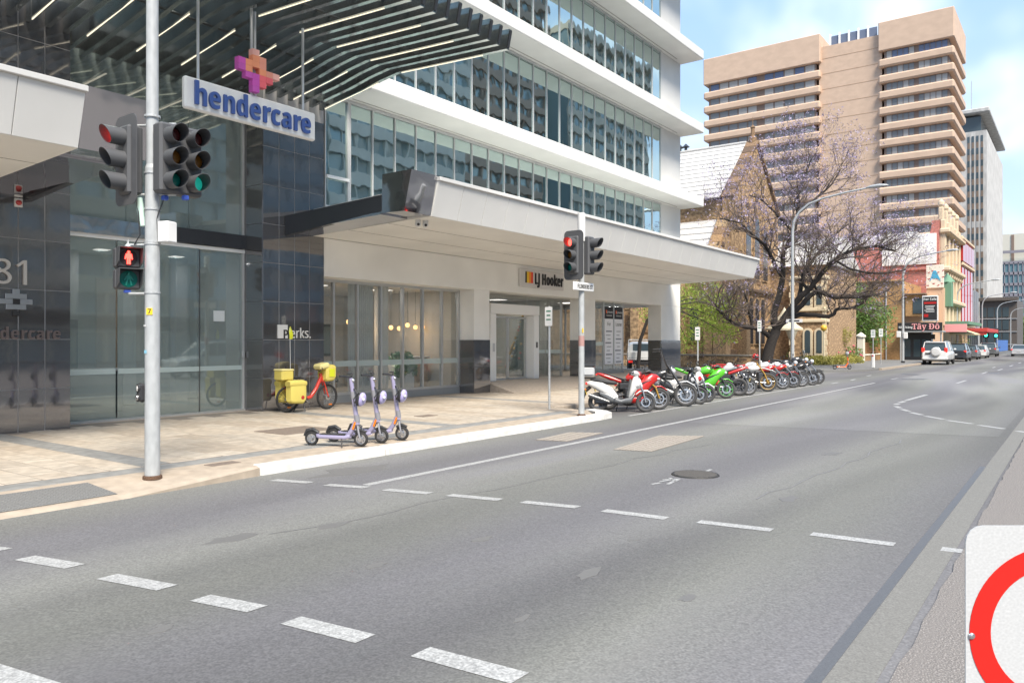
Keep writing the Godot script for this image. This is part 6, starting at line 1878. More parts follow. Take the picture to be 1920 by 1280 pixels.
func scooter_shape(t: Node3D, body: Material, dark: Material) -> void:
	wheel(t, Vector3(0, 0.12, 0), 0.12, 0.055, mats["steel"], 6)
	wheel(t, Vector3(0.86, 0.125, 0), 0.125, 0.055, mats["steel"], 6)
	part(t, "deck", MB.new().hull([[0.10, 0.17, 0.03, 0.05], [0.16, 0.16, 0.035, 0.08], [0.60, 0.15, 0.035, 0.085], [0.68, 0.17, 0.03, 0.05]], 12, 5.0), body)
	part(t, "deck_mat", MB.new().bb(Vector3(0.38, 0.195, 0), Vector3(0.44, 0.01, 0.14), 0.004), mats["black_plastic"])
	part(t, "neck", MB.new().tube([Vector3(0.62, 0.16, 0), Vector3(0.70, 0.26, 0), Vector3(0.775, 0.42, 0)], [0.045, 0.04, 0.035], 10), body)
	part(t, "stem", MB.new().tube([Vector3(0.80, 0.36, 0), Vector3(0.745, 0.75, 0), Vector3(0.695, 1.12, 0)], [0.042, 0.036, 0.034], 12), body)
	for y in [[0.40, 0.52, 0.802], [0.78, 0.90, 0.742]]:
		part(t, "sleeve", MB.new().tube([Vector3(y[2], y[0], 0), Vector3(y[2] - 0.016, y[1], 0)], 0.044, 12), mat("sleeve_grey", 0.22, 0.22, 0.24, 0.4))
	part(t, "fork", MB.new().tube([Vector3(0.86, 0.125, 0.045), Vector3(0.83, 0.26, 0.04), Vector3(0.80, 0.36, 0)], 0.018, 8), mats["sleeve_grey"])
	part(t, "fork", MB.new().tube([Vector3(0.86, 0.125, -0.045), Vector3(0.83, 0.26, -0.04), Vector3(0.80, 0.36, 0)], 0.018, 8), mats["sleeve_grey"])
	part(t, "handlebar", MB.new().tube([Vector3(0.62, 1.17, -0.27), Vector3(0.66, 1.16, -0.14), Vector3(0.69, 1.13, 0), Vector3(0.66, 1.16, 0.14), Vector3(0.62, 1.17, 0.27)], 0.017, 8), mats["black_plastic"])
	part(t, "headlight", MB.new().ell(Vector3(0.735, 1.08, 0), Vector3(0.03, 0.03, 0.03)), mats["steel"])
	part(t, "brake_lever", MB.new().tube([Vector3(0.68, 1.13, 0.14), Vector3(0.72, 1.08, 0.22)], 0.008, 6), mats["black_plastic"])
	part(t, "display", MB.new().bb(Vector3(0.68, 1.19, 0), Vector3(0.07, 0.03, 0.08), 0.01), mats["black_plastic"])
	part(t, "rear_fender", MB.new().tube([Vector3(-0.13, 0.16, 0), Vector3(-0.08, 0.245, 0), Vector3(0.03, 0.265, 0), Vector3(0.12, 0.21, 0)], [0.02, 0.035, 0.035, 0.03], 8), dark)
	part(t, "front_fender", MB.new().tube([Vector3(0.76, 0.23, 0), Vector3(0.86, 0.272, 0), Vector3(0.95, 0.24, 0)], [0.025, 0.032, 0.02], 8), dark)
	for s in [-1, 1]:
		part(t, "reflector", MB.new().bb(Vector3(0.755, 0.345, s * 0.036), Vector3(0.035, 0.13, 0.012), 0.004, Basis(Vector3(0, 0, 1), -0.35)), mats["orange_lens"])
	part(t, "kickstand", MB.new().tube([Vector3(0.55, 0.14, 0.07), Vector3(0.60, 0.0, 0.17)], 0.01, 6), mats["black_plastic"])
	part(t, "rack_lock", MB.new().tube([Vector3(0.735, 0.95, 0.0), Vector3(0.80, 0.92, 0.05), Vector3(0.82, 0.80, 0.05), Vector3(0.77, 0.72, 0.02)], 0.014, 6), mats["black_plastic"])

func scooters() -> void:
	var lav := paint("lavender", 0.29, 0.27, 0.40)
	var dk: Material = mats["black_plastic"]
	var hd := Vector3(0.90, 0, -0.44)
	var fr := [Vector3(-9.50, 0.124, -8.72), Vector3(-9.54, 0.124, -9.22), Vector3(-9.53, 0.124, -9.70)]
	var lb := ["lavender rental scooter parked nearest the crossing post", "lavender rental scooter standing between two others", "lavender rental scooter parked nearest the parking sign post"]
	for k in 3:
		var t := ride("rental_scooter", lb[k], "scooter", fr[k], hd, 0.86, 0.03, "lavender rental scooters")
		t.position.y = 0.13
		scooter_shape(t, lav, dk)
		var h := thing("helmet", "lavender helmet hung on the " + ["scooter nearest the crossing post", "middle lavender scooter", "scooter nearest the parking sign post"][k], "helmet", Vector3(), 0.0, "lavender scooter helmets")
		h.transform = t.transform * Transform3D(Basis(Vector3(0, 0, 1), -0.25), Vector3(0.90, 0.78, 0.05))
		part(h, "shell", MB.new().ell(Vector3(), Vector3(0.07, 0.115, 0.09), Basis(), 18, 12), paint("helmet_lavender", 0.38, 0.34, 0.58))
		part(h, "badge", MB.new().ell(Vector3(0.055, 0.02, 0.075), Vector3(0.024, 0.024, 0.024)), mats["sign_white"])
		part(h, "strap", MB.new().tube([Vector3(-0.06, 0.1, 0.04), Vector3(-0.12, -0.02, 0.05), Vector3(-0.08, -0.14, 0.04)], 0.008, 5), dk)
		part(h, "liner", MB.new().ell(Vector3(-0.035, -0.01, 0), Vector3(0.06, 0.115, 0.095), Basis(), 14, 8), dk)
	var o := ride("rental_scooter", "orange rental scooter alone on the far corner footpath", "scooter", gg(1593, 692.5, 0.13), Vector3(0.85, 0, -0.5), 0.86, 0.03)
	scooter_shape(o, paint("scooter_orange", 0.72, 0.12, 0.02), dk)
	var h2 := thing("helmet", "grey helmet hung on the orange rental scooter", "helmet")
	h2.transform = o.transform * Transform3D(Basis(), Vector3(0.70, 1.0, 0.07))
	part(h2, "shell", MB.new().ell(Vector3(), Vector3(0.10, 0.13, 0.12), Basis(), 14, 10), mats["silver_paint"])
	part(h2, "strap", MB.new().tube([Vector3(-0.06, -0.05, 0.04), Vector3(-0.1, -0.14, 0.05)], 0.008, 5), dk)

func postie_bike() -> void:
	var red := paint("bike_red", 0.62, 0.035, 0.015)
	var yel := mat("pannier_yellow", 0.66, 0.55, 0.13, 0.75)
	var t := ride("delivery_bicycle", "red electric delivery bicycle with yellow panniers leaning by the black pier", "bicycle", Vector3(-15.44, 0.124, -13.02), Vector3(0.05, 0, -1.0), 1.18, 0.0)
	t.position.y = 0.13
	for x in [0.0, 1.18]:
		var w := wheel(t, Vector3(x, 0.32, 0), 0.32, 0.055, mats["dark_steel"], 20, true)
		part(w, "reflector", MB.new().bb(Vector3(0.1 if x > 0 else 0.05, -0.2, 0), Vector3(0.09, 0.035, 0.03), 0.005), mats["orange_lens"])
		part(w, "hub", MB.new().lathe([Vector2(0, -0.05), Vector2(0.08 if x > 0 else 0.05, -0.045), Vector2(0.08 if x > 0 else 0.05, 0.045), Vector2(0, 0.05)], 16, Transform3D(AXZ, Vector3())), mats["steel"])
	for s in [-0.045, 0.045]:
		part(t, "fork", MB.new().tube([Vector3(1.18, 0.32, s * 1.2), Vector3(1.06, 0.68, s), Vector3(1.0, 0.80, s * 0.6)], 0.018, 8), red)
		part(t, "chain_stay", MB.new().tube([Vector3(0, 0.32, s * 1.3), Vector3(0.45, 0.30, s)], 0.016, 8), red)
		part(t, "seat_stay", MB.new().tube([Vector3(0, 0.32, s * 1.3), Vector3(0.36, 0.62, s * 0.7)], 0.014, 8), red)
	part(t, "main_tube", MB.new().tube([Vector3(1.0, 0.84, 0), Vector3(0.85, 0.55, 0), Vector3(0.68, 0.34, 0), Vector3(0.45, 0.29, 0)], [0.045, 0.045, 0.045, 0.04], 12), red)
	part(t, "head_tube", MB.new().tube([Vector3(1.03, 0.72, 0), Vector3(0.97, 0.92, 0)], 0.04, 12), red)
	part(t, "seat_tube", MB.new().tube([Vector3(0.45, 0.29, 0), Vector3(0.34, 0.66, 0)], 0.025, 10), red)
	part(t, "rack_tube", MB.new().tube([Vector3(0.36, 0.60, 0), Vector3(-0.05, 0.56, 0), Vector3(-0.1, 0.62, 0)], 0.018, 8), red)
	part(t, "seat_post", MB.new().tube([Vector3(0.34, 0.64, 0), Vector3(0.31, 0.80, 0)], 0.016, 8), mats["steel"])
	part(t, "saddle", MB.new().hull([[0.16, 0.84, 0.02, 0.03], [0.22, 0.84, 0.035, 0.10], [0.35, 0.83, 0.03, 0.06], [0.46, 0.82, 0.015, 0.02]], 12), mats["seat_black"])
	part(t, "motor", MB.new().lathe([Vector2(0, -0.07), Vector2(0.09, -0.06), Vector2(0.09, 0.06), Vector2(0, 0.07)], 16, Transform3D(AXZ, Vector3(0.46, 0.29, 0))), mats["dark_steel"])
	for s in [-1, 1]:
		part(t, "crank", MB.new().tube([Vector3(0.46, 0.29, s * 0.08), Vector3(0.46 + s * 0.13, 0.29 - s * 0.1, s * 0.09)], 0.012, 6), mats["steel"])
		part(t, "pedal", MB.new().bb(Vector3(0.46 + s * 0.13, 0.29 - s * 0.1, s * 0.14), Vector3(0.09, 0.02, 0.09), 0.005), mats["black_plastic"])
		part(t, "stand_leg", MB.new().tube([Vector3(0.42, 0.25, s * 0.05), Vector3(0.34 + 0.06 * s, 0.0, s * 0.16)], 0.013, 6), mats["dark_steel"])
		# side bags
		part(t, "pannier", MB.new().hull([[-0.12, 0.50, 0.22, 0.10], [-0.06, 0.49, 0.26, 0.13], [0.24, 0.48, 0.27, 0.13], [0.32, 0.50, 0.22, 0.10]], 14, 5.0, s * 0.22), yel)
		part(t, "pannier_flap", MB.new().hull([[-0.14, 0.70, 0.06, 0.11], [-0.07, 0.71, 0.08, 0.14], [0.25, 0.71, 0.08, 0.14], [0.34, 0.70, 0.06, 0.11]], 14, 3.5, s * 0.22), yel)
		part(t, "flap_patch", MB.new().bb(Vector3(0.09, 0.775, s * 0.28), Vector3(0.14, 0.008, 0.07), 0.002), mats["black_plastic"])
		part(t, "red_badge", MB.new().lathe([Vector2(0.0, 0.356), Vector2(0.045, 0.355), Vector2(0.045, 0.34)], 14, Transform3D(AXZ * Basis(Vector3(1, 0, 0), 0.0 if s > 0 else PI), Vector3(0.2, 0.37, 0))), mats["red_paint"])
	part(t, "rear_box", MB.new().bb(Vector3(-0.06, 0.90, -0.05), Vector3(0.34, 0.24, 0.34), 0.03), yel)
	part(t, "rear_box_lid", MB.new().bb(Vector3(-0.06, 1.03, -0.05), Vector3(0.36, 0.05, 0.36), 0.02), mat("pannier_pale", 0.72, 0.64, 0.28, 0.7))
	part(t, "handlebar", MB.new().tube([Vector3(0.80, 1.06, -0.30), Vector3(0.90, 1.04, -0.2), Vector3(0.96, 0.98, 0), Vector3(0.90, 1.04, 0.2), Vector3(0.80, 1.06, 0.30)], 0.015, 8), mats["dark_steel"])
	part(t, "front_bag", MB.new().hull([[1.02, 0.93, 0.18, 0.17], [1.08, 0.92, 0.21, 0.20], [1.26, 0.93, 0.21, 0.20], [1.33, 0.95, 0.17, 0.17]], 14, 5.0), yel)
	part(t, "front_bag_lid", MB.new().bb(Vector3(0.98, 1.10, 0.04), Vector3(0.30, 0.14, 0.34), 0.04, Basis(Vector3(0, 0, 1), 0.2)), mats["pannier_pale"])
	part(t, "bag_panel", MB.new().bb(Vector3(1.18, 0.93, 0.205), Vector3(0.16, 0.2, 0.012), 0.004), mat("hi_vis", 0.62, 0.66, 0.02, 0.6))
	part(t, "wire_basket", MB.new().tube([Vector3(1.35, 0.74, -0.15), Vector3(1.38, 0.80, 0), Vector3(1.35, 0.74, 0.15)], 0.01, 6), mats["steel"])
	part(t, "flag_pole", MB.new().tube([Vector3(0.06, 0.6, 0.05), Vector3(0.04, 2.05, 0.05)], 0.006, 5), mats["sign_white"])
	var fg := MB.new()
	for k in 6:
		var y0 := 1.78 + 0.05 * k
		var w0 := 0.055 + 0.06 * sin(PI * (k + 0.3) / 6.5) - 0.012 * k
		var w1 := 0.055 + 0.06 * sin(PI * (k + 1.3) / 6.5) - 0.012 * (k + 1)
		fg.q(Vector3(0.04 - w0 * 0.3, y0, 0.052 + 0.02 * sin(k)), Vector3(0.04 + w0, y0, 0.06), Vector3(0.04 + maxf(w1, 0.01), y0 + 0.05, 0.065), Vector3(0.04 - w1 * 0.3, y0 + 0.05, 0.052 + 0.02 * sin(k + 1)))
	part(t, "flag", fg, mats["hi_vis"])

func moto_common(t: Node3D, wb: float, rf: float, rr: float, bar_x: float, bar_y: float, bar_w: float, rake: float, fork_m: Material, rim: Material, spokes: int, thin := false) -> void:
	part(t, "plate", MB.new().bb(Vector3(-rr - 0.05, rr + 0.24, 0), Vector3(0.015, 0.11, 0.2), 0.004, Basis(Vector3(0, 0, 1), 0.25)), mat("plate_yellow", 0.6, 0.45, 0.08, 0.5))
	for s in [-1, 1]:
		part(t, "cable", MB.new().tube([Vector3(bar_x - 0.1, bar_y - 0.02, s * bar_w * 0.7), Vector3(bar_x + 0.08, bar_y - 0.02, s * 0.14), Vector3(bar_x + 0.06, bar_y - 0.22, s * 0.1), Vector3(wb - rake * 0.3, rf + 0.22, s * 0.1)], 0.006, 5), mats["black_plastic"])
		part(t, "foot_peg", MB.new().tube([Vector3(wb * 0.36, 0.34, s * 0.1), Vector3(wb * 0.36, 0.34, s * 0.27)], 0.016, 6), mats["black_plastic"])
	wheel(t, Vector3(0, rr, 0), rr, 0.13, rim, spokes, thin, mats["rubber_grey"])
	var w := wheel(t, Vector3(wb, rf, 0), rf, 0.10, rim, spokes, thin, mats["rubber_grey"])
	part(w, "brake_disc", MB.new().lathe([Vector2(rf * 0.34, 0.055), Vector2(rf * 0.46, 0.055), Vector2(rf * 0.46, 0.06), Vector2(rf * 0.34, 0.06), Vector2(rf * 0.34, 0.055)], 20, Transform3D(AXZ, Vector3())), mats["steel"])
	for s in [-1, 1]:
		part(t, "fork", MB.new().tube([Vector3(wb, rf, s * 0.08), Vector3(wb - rake * 0.45, rf + 0.3, s * 0.085), Vector3(bar_x, bar_y - 0.12, s * 0.085)], [0.026, 0.024, 0.02], 8), fork_m)
		part(t, "mirror_stalk", MB.new().tube([Vector3(bar_x - 0.05, bar_y, s * bar_w * 0.55), Vector3(bar_x - 0.02, bar_y + 0.16, s * bar_w * 0.75)], 0.008, 5), mats["black_plastic"])
		part(t, "mirror", MB.new().ell(Vector3(bar_x - 0.02, bar_y + 0.19, s * bar_w * 0.78), Vector3(0.02, 0.04, 0.06), Basis(), 10, 6), mats["black_plastic"])
	part(t, "handlebar", MB.new().tube([Vector3(bar_x - 0.16, bar_y - 0.02, -bar_w), Vector3(bar_x - 0.07, bar_y, -bar_w * 0.5), Vector3(bar_x, bar_y - 0.04, 0), Vector3(bar_x - 0.07, bar_y, bar_w * 0.5), Vector3(bar_x - 0.16, bar_y - 0.02, bar_w)], 0.016, 8), mats["black_plastic"])
	part(t, "side_stand", MB.new().tube([Vector3(wb * 0.42, 0.25, -0.1), Vector3(wb * 0.38, 0.0, -0.22)], 0.012, 6), mats["dark_steel"])

func motor_scooter(t: Node3D, body: Material, accent: Material, box: bool) -> void:
	var dk: StandardMaterial3D = mats["grey_paint"]
	moto_common(t, 1.24, 0.26, 0.26, 0.98, 1.02, 0.32, 0.16, mats["steel"], mats["dark_steel"], 5)
	part(t, "tail_body", MB.new().hull([[-0.32, 0.76, 0.03, 0.05], [-0.2, 0.74, 0.08, 0.13], [0.1, 0.64, 0.15, 0.17], [0.36, 0.50, 0.16, 0.15], [0.52, 0.38, 0.06, 0.1]], 14, 3.0), body)
	part(t, "under_body", MB.new().hull([[0.05, 0.48, 0.06, 0.14], [0.3, 0.36, 0.12, 0.17], [0.6, 0.27, 0.06, 0.17], [0.86, 0.32, 0.09, 0.16], [0.95, 0.45, 0.05, 0.1]], 14, 3.5), dk)
	part(t, "seat", MB.new().hull([[-0.2, 0.83, 0.03, 0.08], [-0.05, 0.83, 0.055, 0.14], [0.2, 0.79, 0.06, 0.14], [0.44, 0.76, 0.05, 0.11], [0.5, 0.74, 0.02, 0.05]], 14, 3.0), mats["seat_black"])
	part(t, "leg_shield", MB.new().hull([[0.80, 0.40, 0.08, 0.12], [0.86, 0.58, 0.22, 0.20], [0.93, 0.70, 0.24, 0.19], [1.02, 0.78, 0.20, 0.15], [1.10, 0.74, 0.12, 0.09], [1.16, 0.68, 0.03, 0.03]], 14, 2.6), body)
	part(t, "inner_panel", MB.new().bb(Vector3(0.81, 0.62, 0), Vector3(0.06, 0.5, 0.3), 0.03, Basis(Vector3(0, 0, 1), -0.15)), dk)
	part(t, "accent_panel", MB.new().bb(Vector3(1.0, 0.72, 0.0), Vector3(0.14, 0.16, 0.35), 0.04, Basis(Vector3(0, 0, 1), 0.5)), accent)
	part(t, "handle_cover", MB.new().hull([[0.86, 1.0, 0.04, 0.12], [0.95, 1.02, 0.08, 0.16], [1.04, 1.0, 0.07, 0.11], [1.08, 0.98, 0.02, 0.03]], 12, 2.6), body)
	part(t, "headlight", MB.new().ell(Vector3(1.08, 0.80, 0), Vector3(0.05, 0.07, 0.10)), mat("lamp_clear", 0.55, 0.57, 0.6, 0.1))
	part(t, "front_fender", MB.new().hull([[0.98, 0.46, 0.02, 0.06], [1.1, 0.55, 0.03, 0.075], [1.28, 0.56, 0.03, 0.075], [1.42, 0.47, 0.03, 0.06], [1.47, 0.40, 0.01, 0.04]], 12), body)
	part(t, "exhaust", MB.new().tube([Vector3(0.30, 0.26, 0.14), Vector3(0.08, 0.33, 0.16), Vector3(-0.24, 0.44, 0.17)], [0.03, 0.055, 0.05], 12), dk)
	part(t, "engine", MB.new().bb(Vector3(0.15, 0.30, 0.02), Vector3(0.5, 0.2, 0.22), 0.04), mats["dark_steel"])
	part(t, "tail_light", MB.new().bb(Vector3(-0.3, 0.74, 0), Vector3(0.06, 0.07, 0.16), 0.02), mats["red_lens"])
	part(t, "mudguard", MB.new().tube([Vector3(-0.2, 0.66, 0), Vector3(-0.33, 0.55, 0), Vector3(-0.38, 0.36, 0)], [0.05, 0.05, 0.03], 8), mats["black_plastic"])
	for s in [-1, 1]:
		part(t, "indicator", MB.new().ell(Vector3(-0.33, 0.58, s * 0.12), Vector3(0.03, 0.025, 0.035)), mats["orange_lens"])
	part(t, "windshield", MB.new().hull([[1.0, 1.05, 0.02, 0.1], [0.98, 1.14, 0.06, 0.1]], 10), mats["black_plastic"])
	if box:
		part(t, "top_box", MB.new().bb(Vector3(-0.30, 1.05, 0), Vector3(0.42, 0.26, 0.42), 0.05), mats["silver_paint"])
		part(t, "top_box_lid", MB.new().bb(Vector3(-0.30, 1.20, 0), Vector3(0.43, 0.07, 0.43), 0.03), mats["black_plastic"])
		part(t, "rack", MB.new().bb(Vector3(-0.24, 0.89, 0), Vector3(0.36, 0.04, 0.2), 0.01), mats["black_plastic"])

func sport_bike(t: Node3D, body: Material, accent: Material, rim: Material, fork: Material) -> void:
	moto_common(t, 1.38, 0.30, 0.305, 1.0, 0.98, 0.33, 0.22, fork, rim, 6)
	part(t, "tail", MB.new().hull([[-0.30, 0.98, 0.02, 0.03], [-0.2, 0.95, 0.05, 0.09], [0.05, 0.86, 0.07, 0.12], [0.35, 0.76, 0.06, 0.1]], 12, 2.8), body)
	part(t, "seat", MB.new().hull([[-0.12, 0.99, 0.02, 0.07], [0.1, 0.91, 0.03, 0.11], [0.42, 0.82, 0.03, 0.12], [0.55, 0.83, 0.02, 0.08]], 12, 2.8), mats["seat_black"])
	part(t, "tank", MB.new().hull([[0.48, 0.84, 0.06, 0.08], [0.58, 0.88, 0.12, 0.14], [0.78, 0.92, 0.14, 0.16], [0.95, 0.90, 0.10, 0.13], [1.02, 0.88, 0.04, 0.08]], 14, 2.6), body)
	part(t, "fairing", MB.new().hull([[0.62, 0.42, 0.10, 0.15], [0.8, 0.50, 0.20, 0.20], [1.0, 0.66, 0.26, 0.21], [1.18, 0.82, 0.18, 0.17], [1.32, 0.86, 0.10, 0.11], [1.42, 0.84, 0.03, 0.04]], 14, 2.6), body)
	part(t, "belly_pan", MB.new().hull([[0.30, 0.26, 0.04, 0.1], [0.5, 0.26, 0.09, 0.15], [0.8, 0.28, 0.12, 0.16], [1.0, 0.36, 0.06, 0.1]], 12, 2.8), accent)
	part(t, "side_stripe", MB.new().hull([[0.72, 0.62, 0.03, 0.205], [0.95, 0.72, 0.035, 0.225], [1.15, 0.80, 0.03, 0.19]], 12, 3.0), mats["black_paint"])
	part(t, "engine", MB.new().bb(Vector3(0.62, 0.45, 0), Vector3(0.45, 0.36, 0.3), 0.06), mats["dark_steel"])
	part(t, "frame_cover", MB.new().bb(Vector3(0.52, 0.62, 0), Vector3(0.5, 0.22, 0.26), 0.05), mats["black_plastic"])
	part(t, "chain_guard", MB.new().bb(Vector3(0.22, 0.48, -0.1), Vector3(0.5, 0.06, 0.03), 0.01, Basis(Vector3(0, 0, 1), 0.15)), mats["black_plastic"])
	part(t, "windscreen", MB.new().hull([[1.0, 1.0, 0.02, 0.13], [1.12, 1.04, 0.07, 0.12], [1.26, 0.96, 0.03, 0.08]], 12), mats["black_plastic"])
	for s in [-1, 1]:
		part(t, "headlight", MB.new().ell(Vector3(1.36, 0.83, s * 0.075), Vector3(0.05, 0.035, 0.05)), mat("lamp_clear", 0.55, 0.57, 0.6, 0.1))
	part(t, "front_fender", MB.new().hull([[1.12, 0.48, 0.02, 0.05], [1.26, 0.62, 0.025, 0.07], [1.44, 0.63, 0.025, 0.07], [1.60, 0.53, 0.02, 0.05]], 12), body)
	part(t, "exhaust", MB.new().tube([Vector3(0.5, 0.25, 0.14), Vector3(0.2, 0.32, 0.16), Vector3(-0.2, 0.52, 0.18)], [0.03, 0.05, 0.055], 12), mats["dark_steel"])
	part(t, "swing_arm", MB.new().tube([Vector3(0, 0.305, 0.1), Vector3(0.5, 0.42, 0.09)], 0.03, 8), mats["dark_steel"])
	part(t, "tail_light", MB.new().bb(Vector3(-0.31, 0.95, 0), Vector3(0.04, 0.04, 0.1), 0.01), mats["red_lens"])
	part(t, "plate_holder", MB.new().bb(Vector3(-0.33, 0.70, 0), Vector3(0.03, 0.3, 0.16), 0.01, Basis(Vector3(0, 0, 1), 0.3)), mats["black_plastic"])

func naked_bike(t: Node3D, body: Material, accent: Material, rim: Material, tall: float, screen: bool) -> void:
	moto_common(t, 1.40, 0.305, 0.30, 1.02, 1.06 + tall, 0.38, 0.24, mats["steel"], rim, 8)
	part(t, "tank", MB.new().hull([[0.52, 0.86 + tall, 0.05, 0.08], [0.62, 0.91 + tall, 0.12, 0.14], [0.82, 0.94 + tall, 0.13, 0.15], [1.0, 0.90 + tall, 0.07, 0.1]], 14, 2.6), body)
	part(t, "seat", MB.new().hull([[-0.26, 0.94 + tall, 0.03, 0.06], [0.0, 0.90 + tall, 0.05, 0.12], [0.4, 0.83 + tall, 0.05, 0.13], [0.58, 0.85 + tall, 0.03, 0.09]], 12, 2.8), mats["seat_black"])
	part(t, "tail", MB.new().hull([[-0.32, 0.86 + tall, 0.02, 0.04], [-0.1, 0.82 + tall, 0.06, 0.1], [0.3, 0.74 + tall, 0.06, 0.1]], 12), accent)
	part(t, "side_panel", MB.new().hull([[0.62, 0.72, 0.05, 0.15], [0.85, 0.78, 0.13, 0.2], [1.06, 0.86, 0.08, 0.15], [1.14, 0.88, 0.02, 0.08]], 12), accent)
	part(t, "engine", MB.new().bb(Vector3(0.66, 0.46, 0), Vector3(0.5, 0.42, 0.34), 0.08), mats["dark_steel"])
	part(t, "frame", MB.new().tube([Vector3(0.1, 0.62, 0.1), Vector3(0.5, 0.66, 0.12), Vector3(1.0, 0.92 + tall * 0.5, 0.05)], 0.025, 8), mats["dark_steel"])
	part(t, "headlight", MB.new().ell(Vector3(1.17, 0.94 + tall, 0), Vector3(0.09, 0.09, 0.10)), mat("lamp_clear", 0.55, 0.57, 0.6, 0.1))
	if screen:
		part(t, "windscreen", MB.new().hull([[1.08, 1.08 + tall, 0.03, 0.14], [1.10, 1.2 + tall, 0.12, 0.13], [1.04, 1.34 + tall, 0.03, 0.08]], 12), glass("screen_tint", 0.3, 0.33, 0.36, 0.4))
		part(t, "beak", MB.new().hull([[1.1, 0.82 + tall, 0.05, 0.12], [1.3, 0.80 + tall, 0.04, 0.08], [1.46, 0.75 + tall, 0.01, 0.03]], 12), body)
	part(t, "front_fender", MB.new().hull([[1.16, 0.52, 0.02, 0.05], [1.28, 0.63, 0.02, 0.065], [1.46, 0.64, 0.02, 0.065], [1.60, 0.55, 0.015, 0.05]], 12), accent)
	part(t, "exhaust", MB.new().tube([Vector3(0.8, 0.24, 0.16), Vector3(0.4, 0.25, 0.18), Vector3(0.15, 0.36, 0.19), Vector3(-0.25, 0.5, 0.2)], [0.025, 0.035, 0.055, 0.055], 10), mats["steel"])
	part(t, "tail_light", MB.new().bb(Vector3(-0.34, 0.87 + tall, 0), Vector3(0.05, 0.06, 0.12), 0.02), mats["red_lens"])
	for s in [-1, 1]:
		part(t, "indicator", MB.new().ell(Vector3(1.1, 0.84 + tall, s * 0.18), Vector3(0.035, 0.025, 0.03)), mats["orange_lens"])

func cruiser(t: Node3D) -> void:
	var bk: StandardMaterial3D = mats["black_paint"]
	wheel(t, Vector3(0, 0.32, 0), 0.32, 0.16, mats["alloy"], 10, false, mats["rubber_grey"])
	var w := wheel(t, Vector3(1.62, 0.335, 0), 0.335, 0.12, mats["alloy"], 9, false, mats["rubber_grey"])
	part(w, "brake_disc", MB.new().lathe([Vector2(0.12, 0.06), Vector2(0.17, 0.06), Vector2(0.17, 0.066), Vector2(0.12, 0.066), Vector2(0.12, 0.06)], 20, Transform3D(AXZ, Vector3())), mats["steel"])
	for s in [-1, 1]:
		part(t, "fork", MB.new().tube([Vector3(1.62, 0.335, s * 0.095), Vector3(1.40, 0.72, s * 0.1), Vector3(1.12, 1.16, s * 0.1)], [0.036, 0.03, 0.026], 10), mats["dark_steel"])
		part(t, "riser", MB.new().tube([Vector3(1.10, 1.14, s * 0.12), Vector3(0.99, 1.42, s * 0.30), Vector3(0.93, 1.60, s * 0.36), Vector3(0.80, 1.60, s * 0.42)], 0.017, 8), bk)
		part(t, "grip", MB.new().tube([Vector3(0.86, 1.60, s * 0.40), Vector3(0.70, 1.58, s * 0.45)], 0.022, 8), mats["rubber"])
		part(t, "mirror_stalk", MB.new().tube([Vector3(0.88, 1.60, s * 0.38), Vector3(0.92, 1.74, s * 0.42)], 0.008, 5), bk)
		part(t, "mirror", MB.new().ell(Vector3(0.92, 1.77, s * 0.43), Vector3(0.02, 0.04, 0.06)), bk)
		part(t, "exhaust", MB.new().tube([Vector3(0.85, 0.5, s * 0.18), Vector3(0.7, 0.28, s * 0.2), Vector3(0.3, 0.24, s * 0.22), Vector3(-0.25, 0.28, s * 0.22)], [0.03, 0.035, 0.045, 0.05], 10), mats["steel"])
	part(t, "tank", MB.new().hull([[0.55, 0.76, 0.05, 0.07], [0.68, 0.82, 0.11, 0.14], [0.9, 0.90, 0.12, 0.15], [1.06, 0.97, 0.06, 0.08]], 14), bk)
	part(t, "seat", MB.new().hull([[-0.25, 0.72, 0.03, 0.08], [0.05, 0.68, 0.05, 0.14], [0.4, 0.66, 0.06, 0.16], [0.56, 0.74, 0.04, 0.1]], 12), mats["seat_black"])
	part(t, "rear_fender", MB.new().hull([[-0.36, 0.50, 0.04, 0.08], [-0.25, 0.62, 0.05, 0.1], [0.0, 0.67, 0.04, 0.1], [0.25, 0.60, 0.04, 0.08]], 12), bk)
	part(t, "front_fender", MB.new().hull([[1.28, 0.50, 0.03, 0.06], [1.42, 0.68, 0.03, 0.08], [1.66, 0.71, 0.03, 0.08], [1.86, 0.60, 0.03, 0.07], [1.93, 0.50, 0.02, 0.05]], 12), mats["silver_paint"])
	part(t, "engine", MB.new().bb(Vector3(0.70, 0.46, 0), Vector3(0.55, 0.40, 0.34), 0.1), mats["dark_steel"])
	for s in [0.0, 0.55]:
		part(t, "cylinder", MB.new().tube([Vector3(0.70, 0.5, 0), Vector3(0.55 + s * 0.6, 0.80, 0)], 0.085, 12), mats["steel"])
	part(t, "frame", MB.new().tube([Vector3(1.10, 1.05, 0), Vector3(1.02, 0.5, 0), Vector3(0.9, 0.25, 0), Vector3(0.3, 0.25, 0), Vector3(0.1, 0.5, 0)], 0.025, 8), bk)
	part(t, "headlight", MB.new().ell(Vector3(1.26, 1.0, 0), Vector3(0.09, 0.09, 0.09)), mats["silver_paint"])
	part(t, "tail_light", MB.new().ell(Vector3(-0.37, 0.6, 0), Vector3(0.04, 0.04, 0.06)), mats["red_lens"])
	part(t, "side_stand", MB.new().tube([Vector3(0.6, 0.25, -0.1), Vector3(0.55, 0.0, -0.25)], 0.013, 6), mats["dark_steel"])

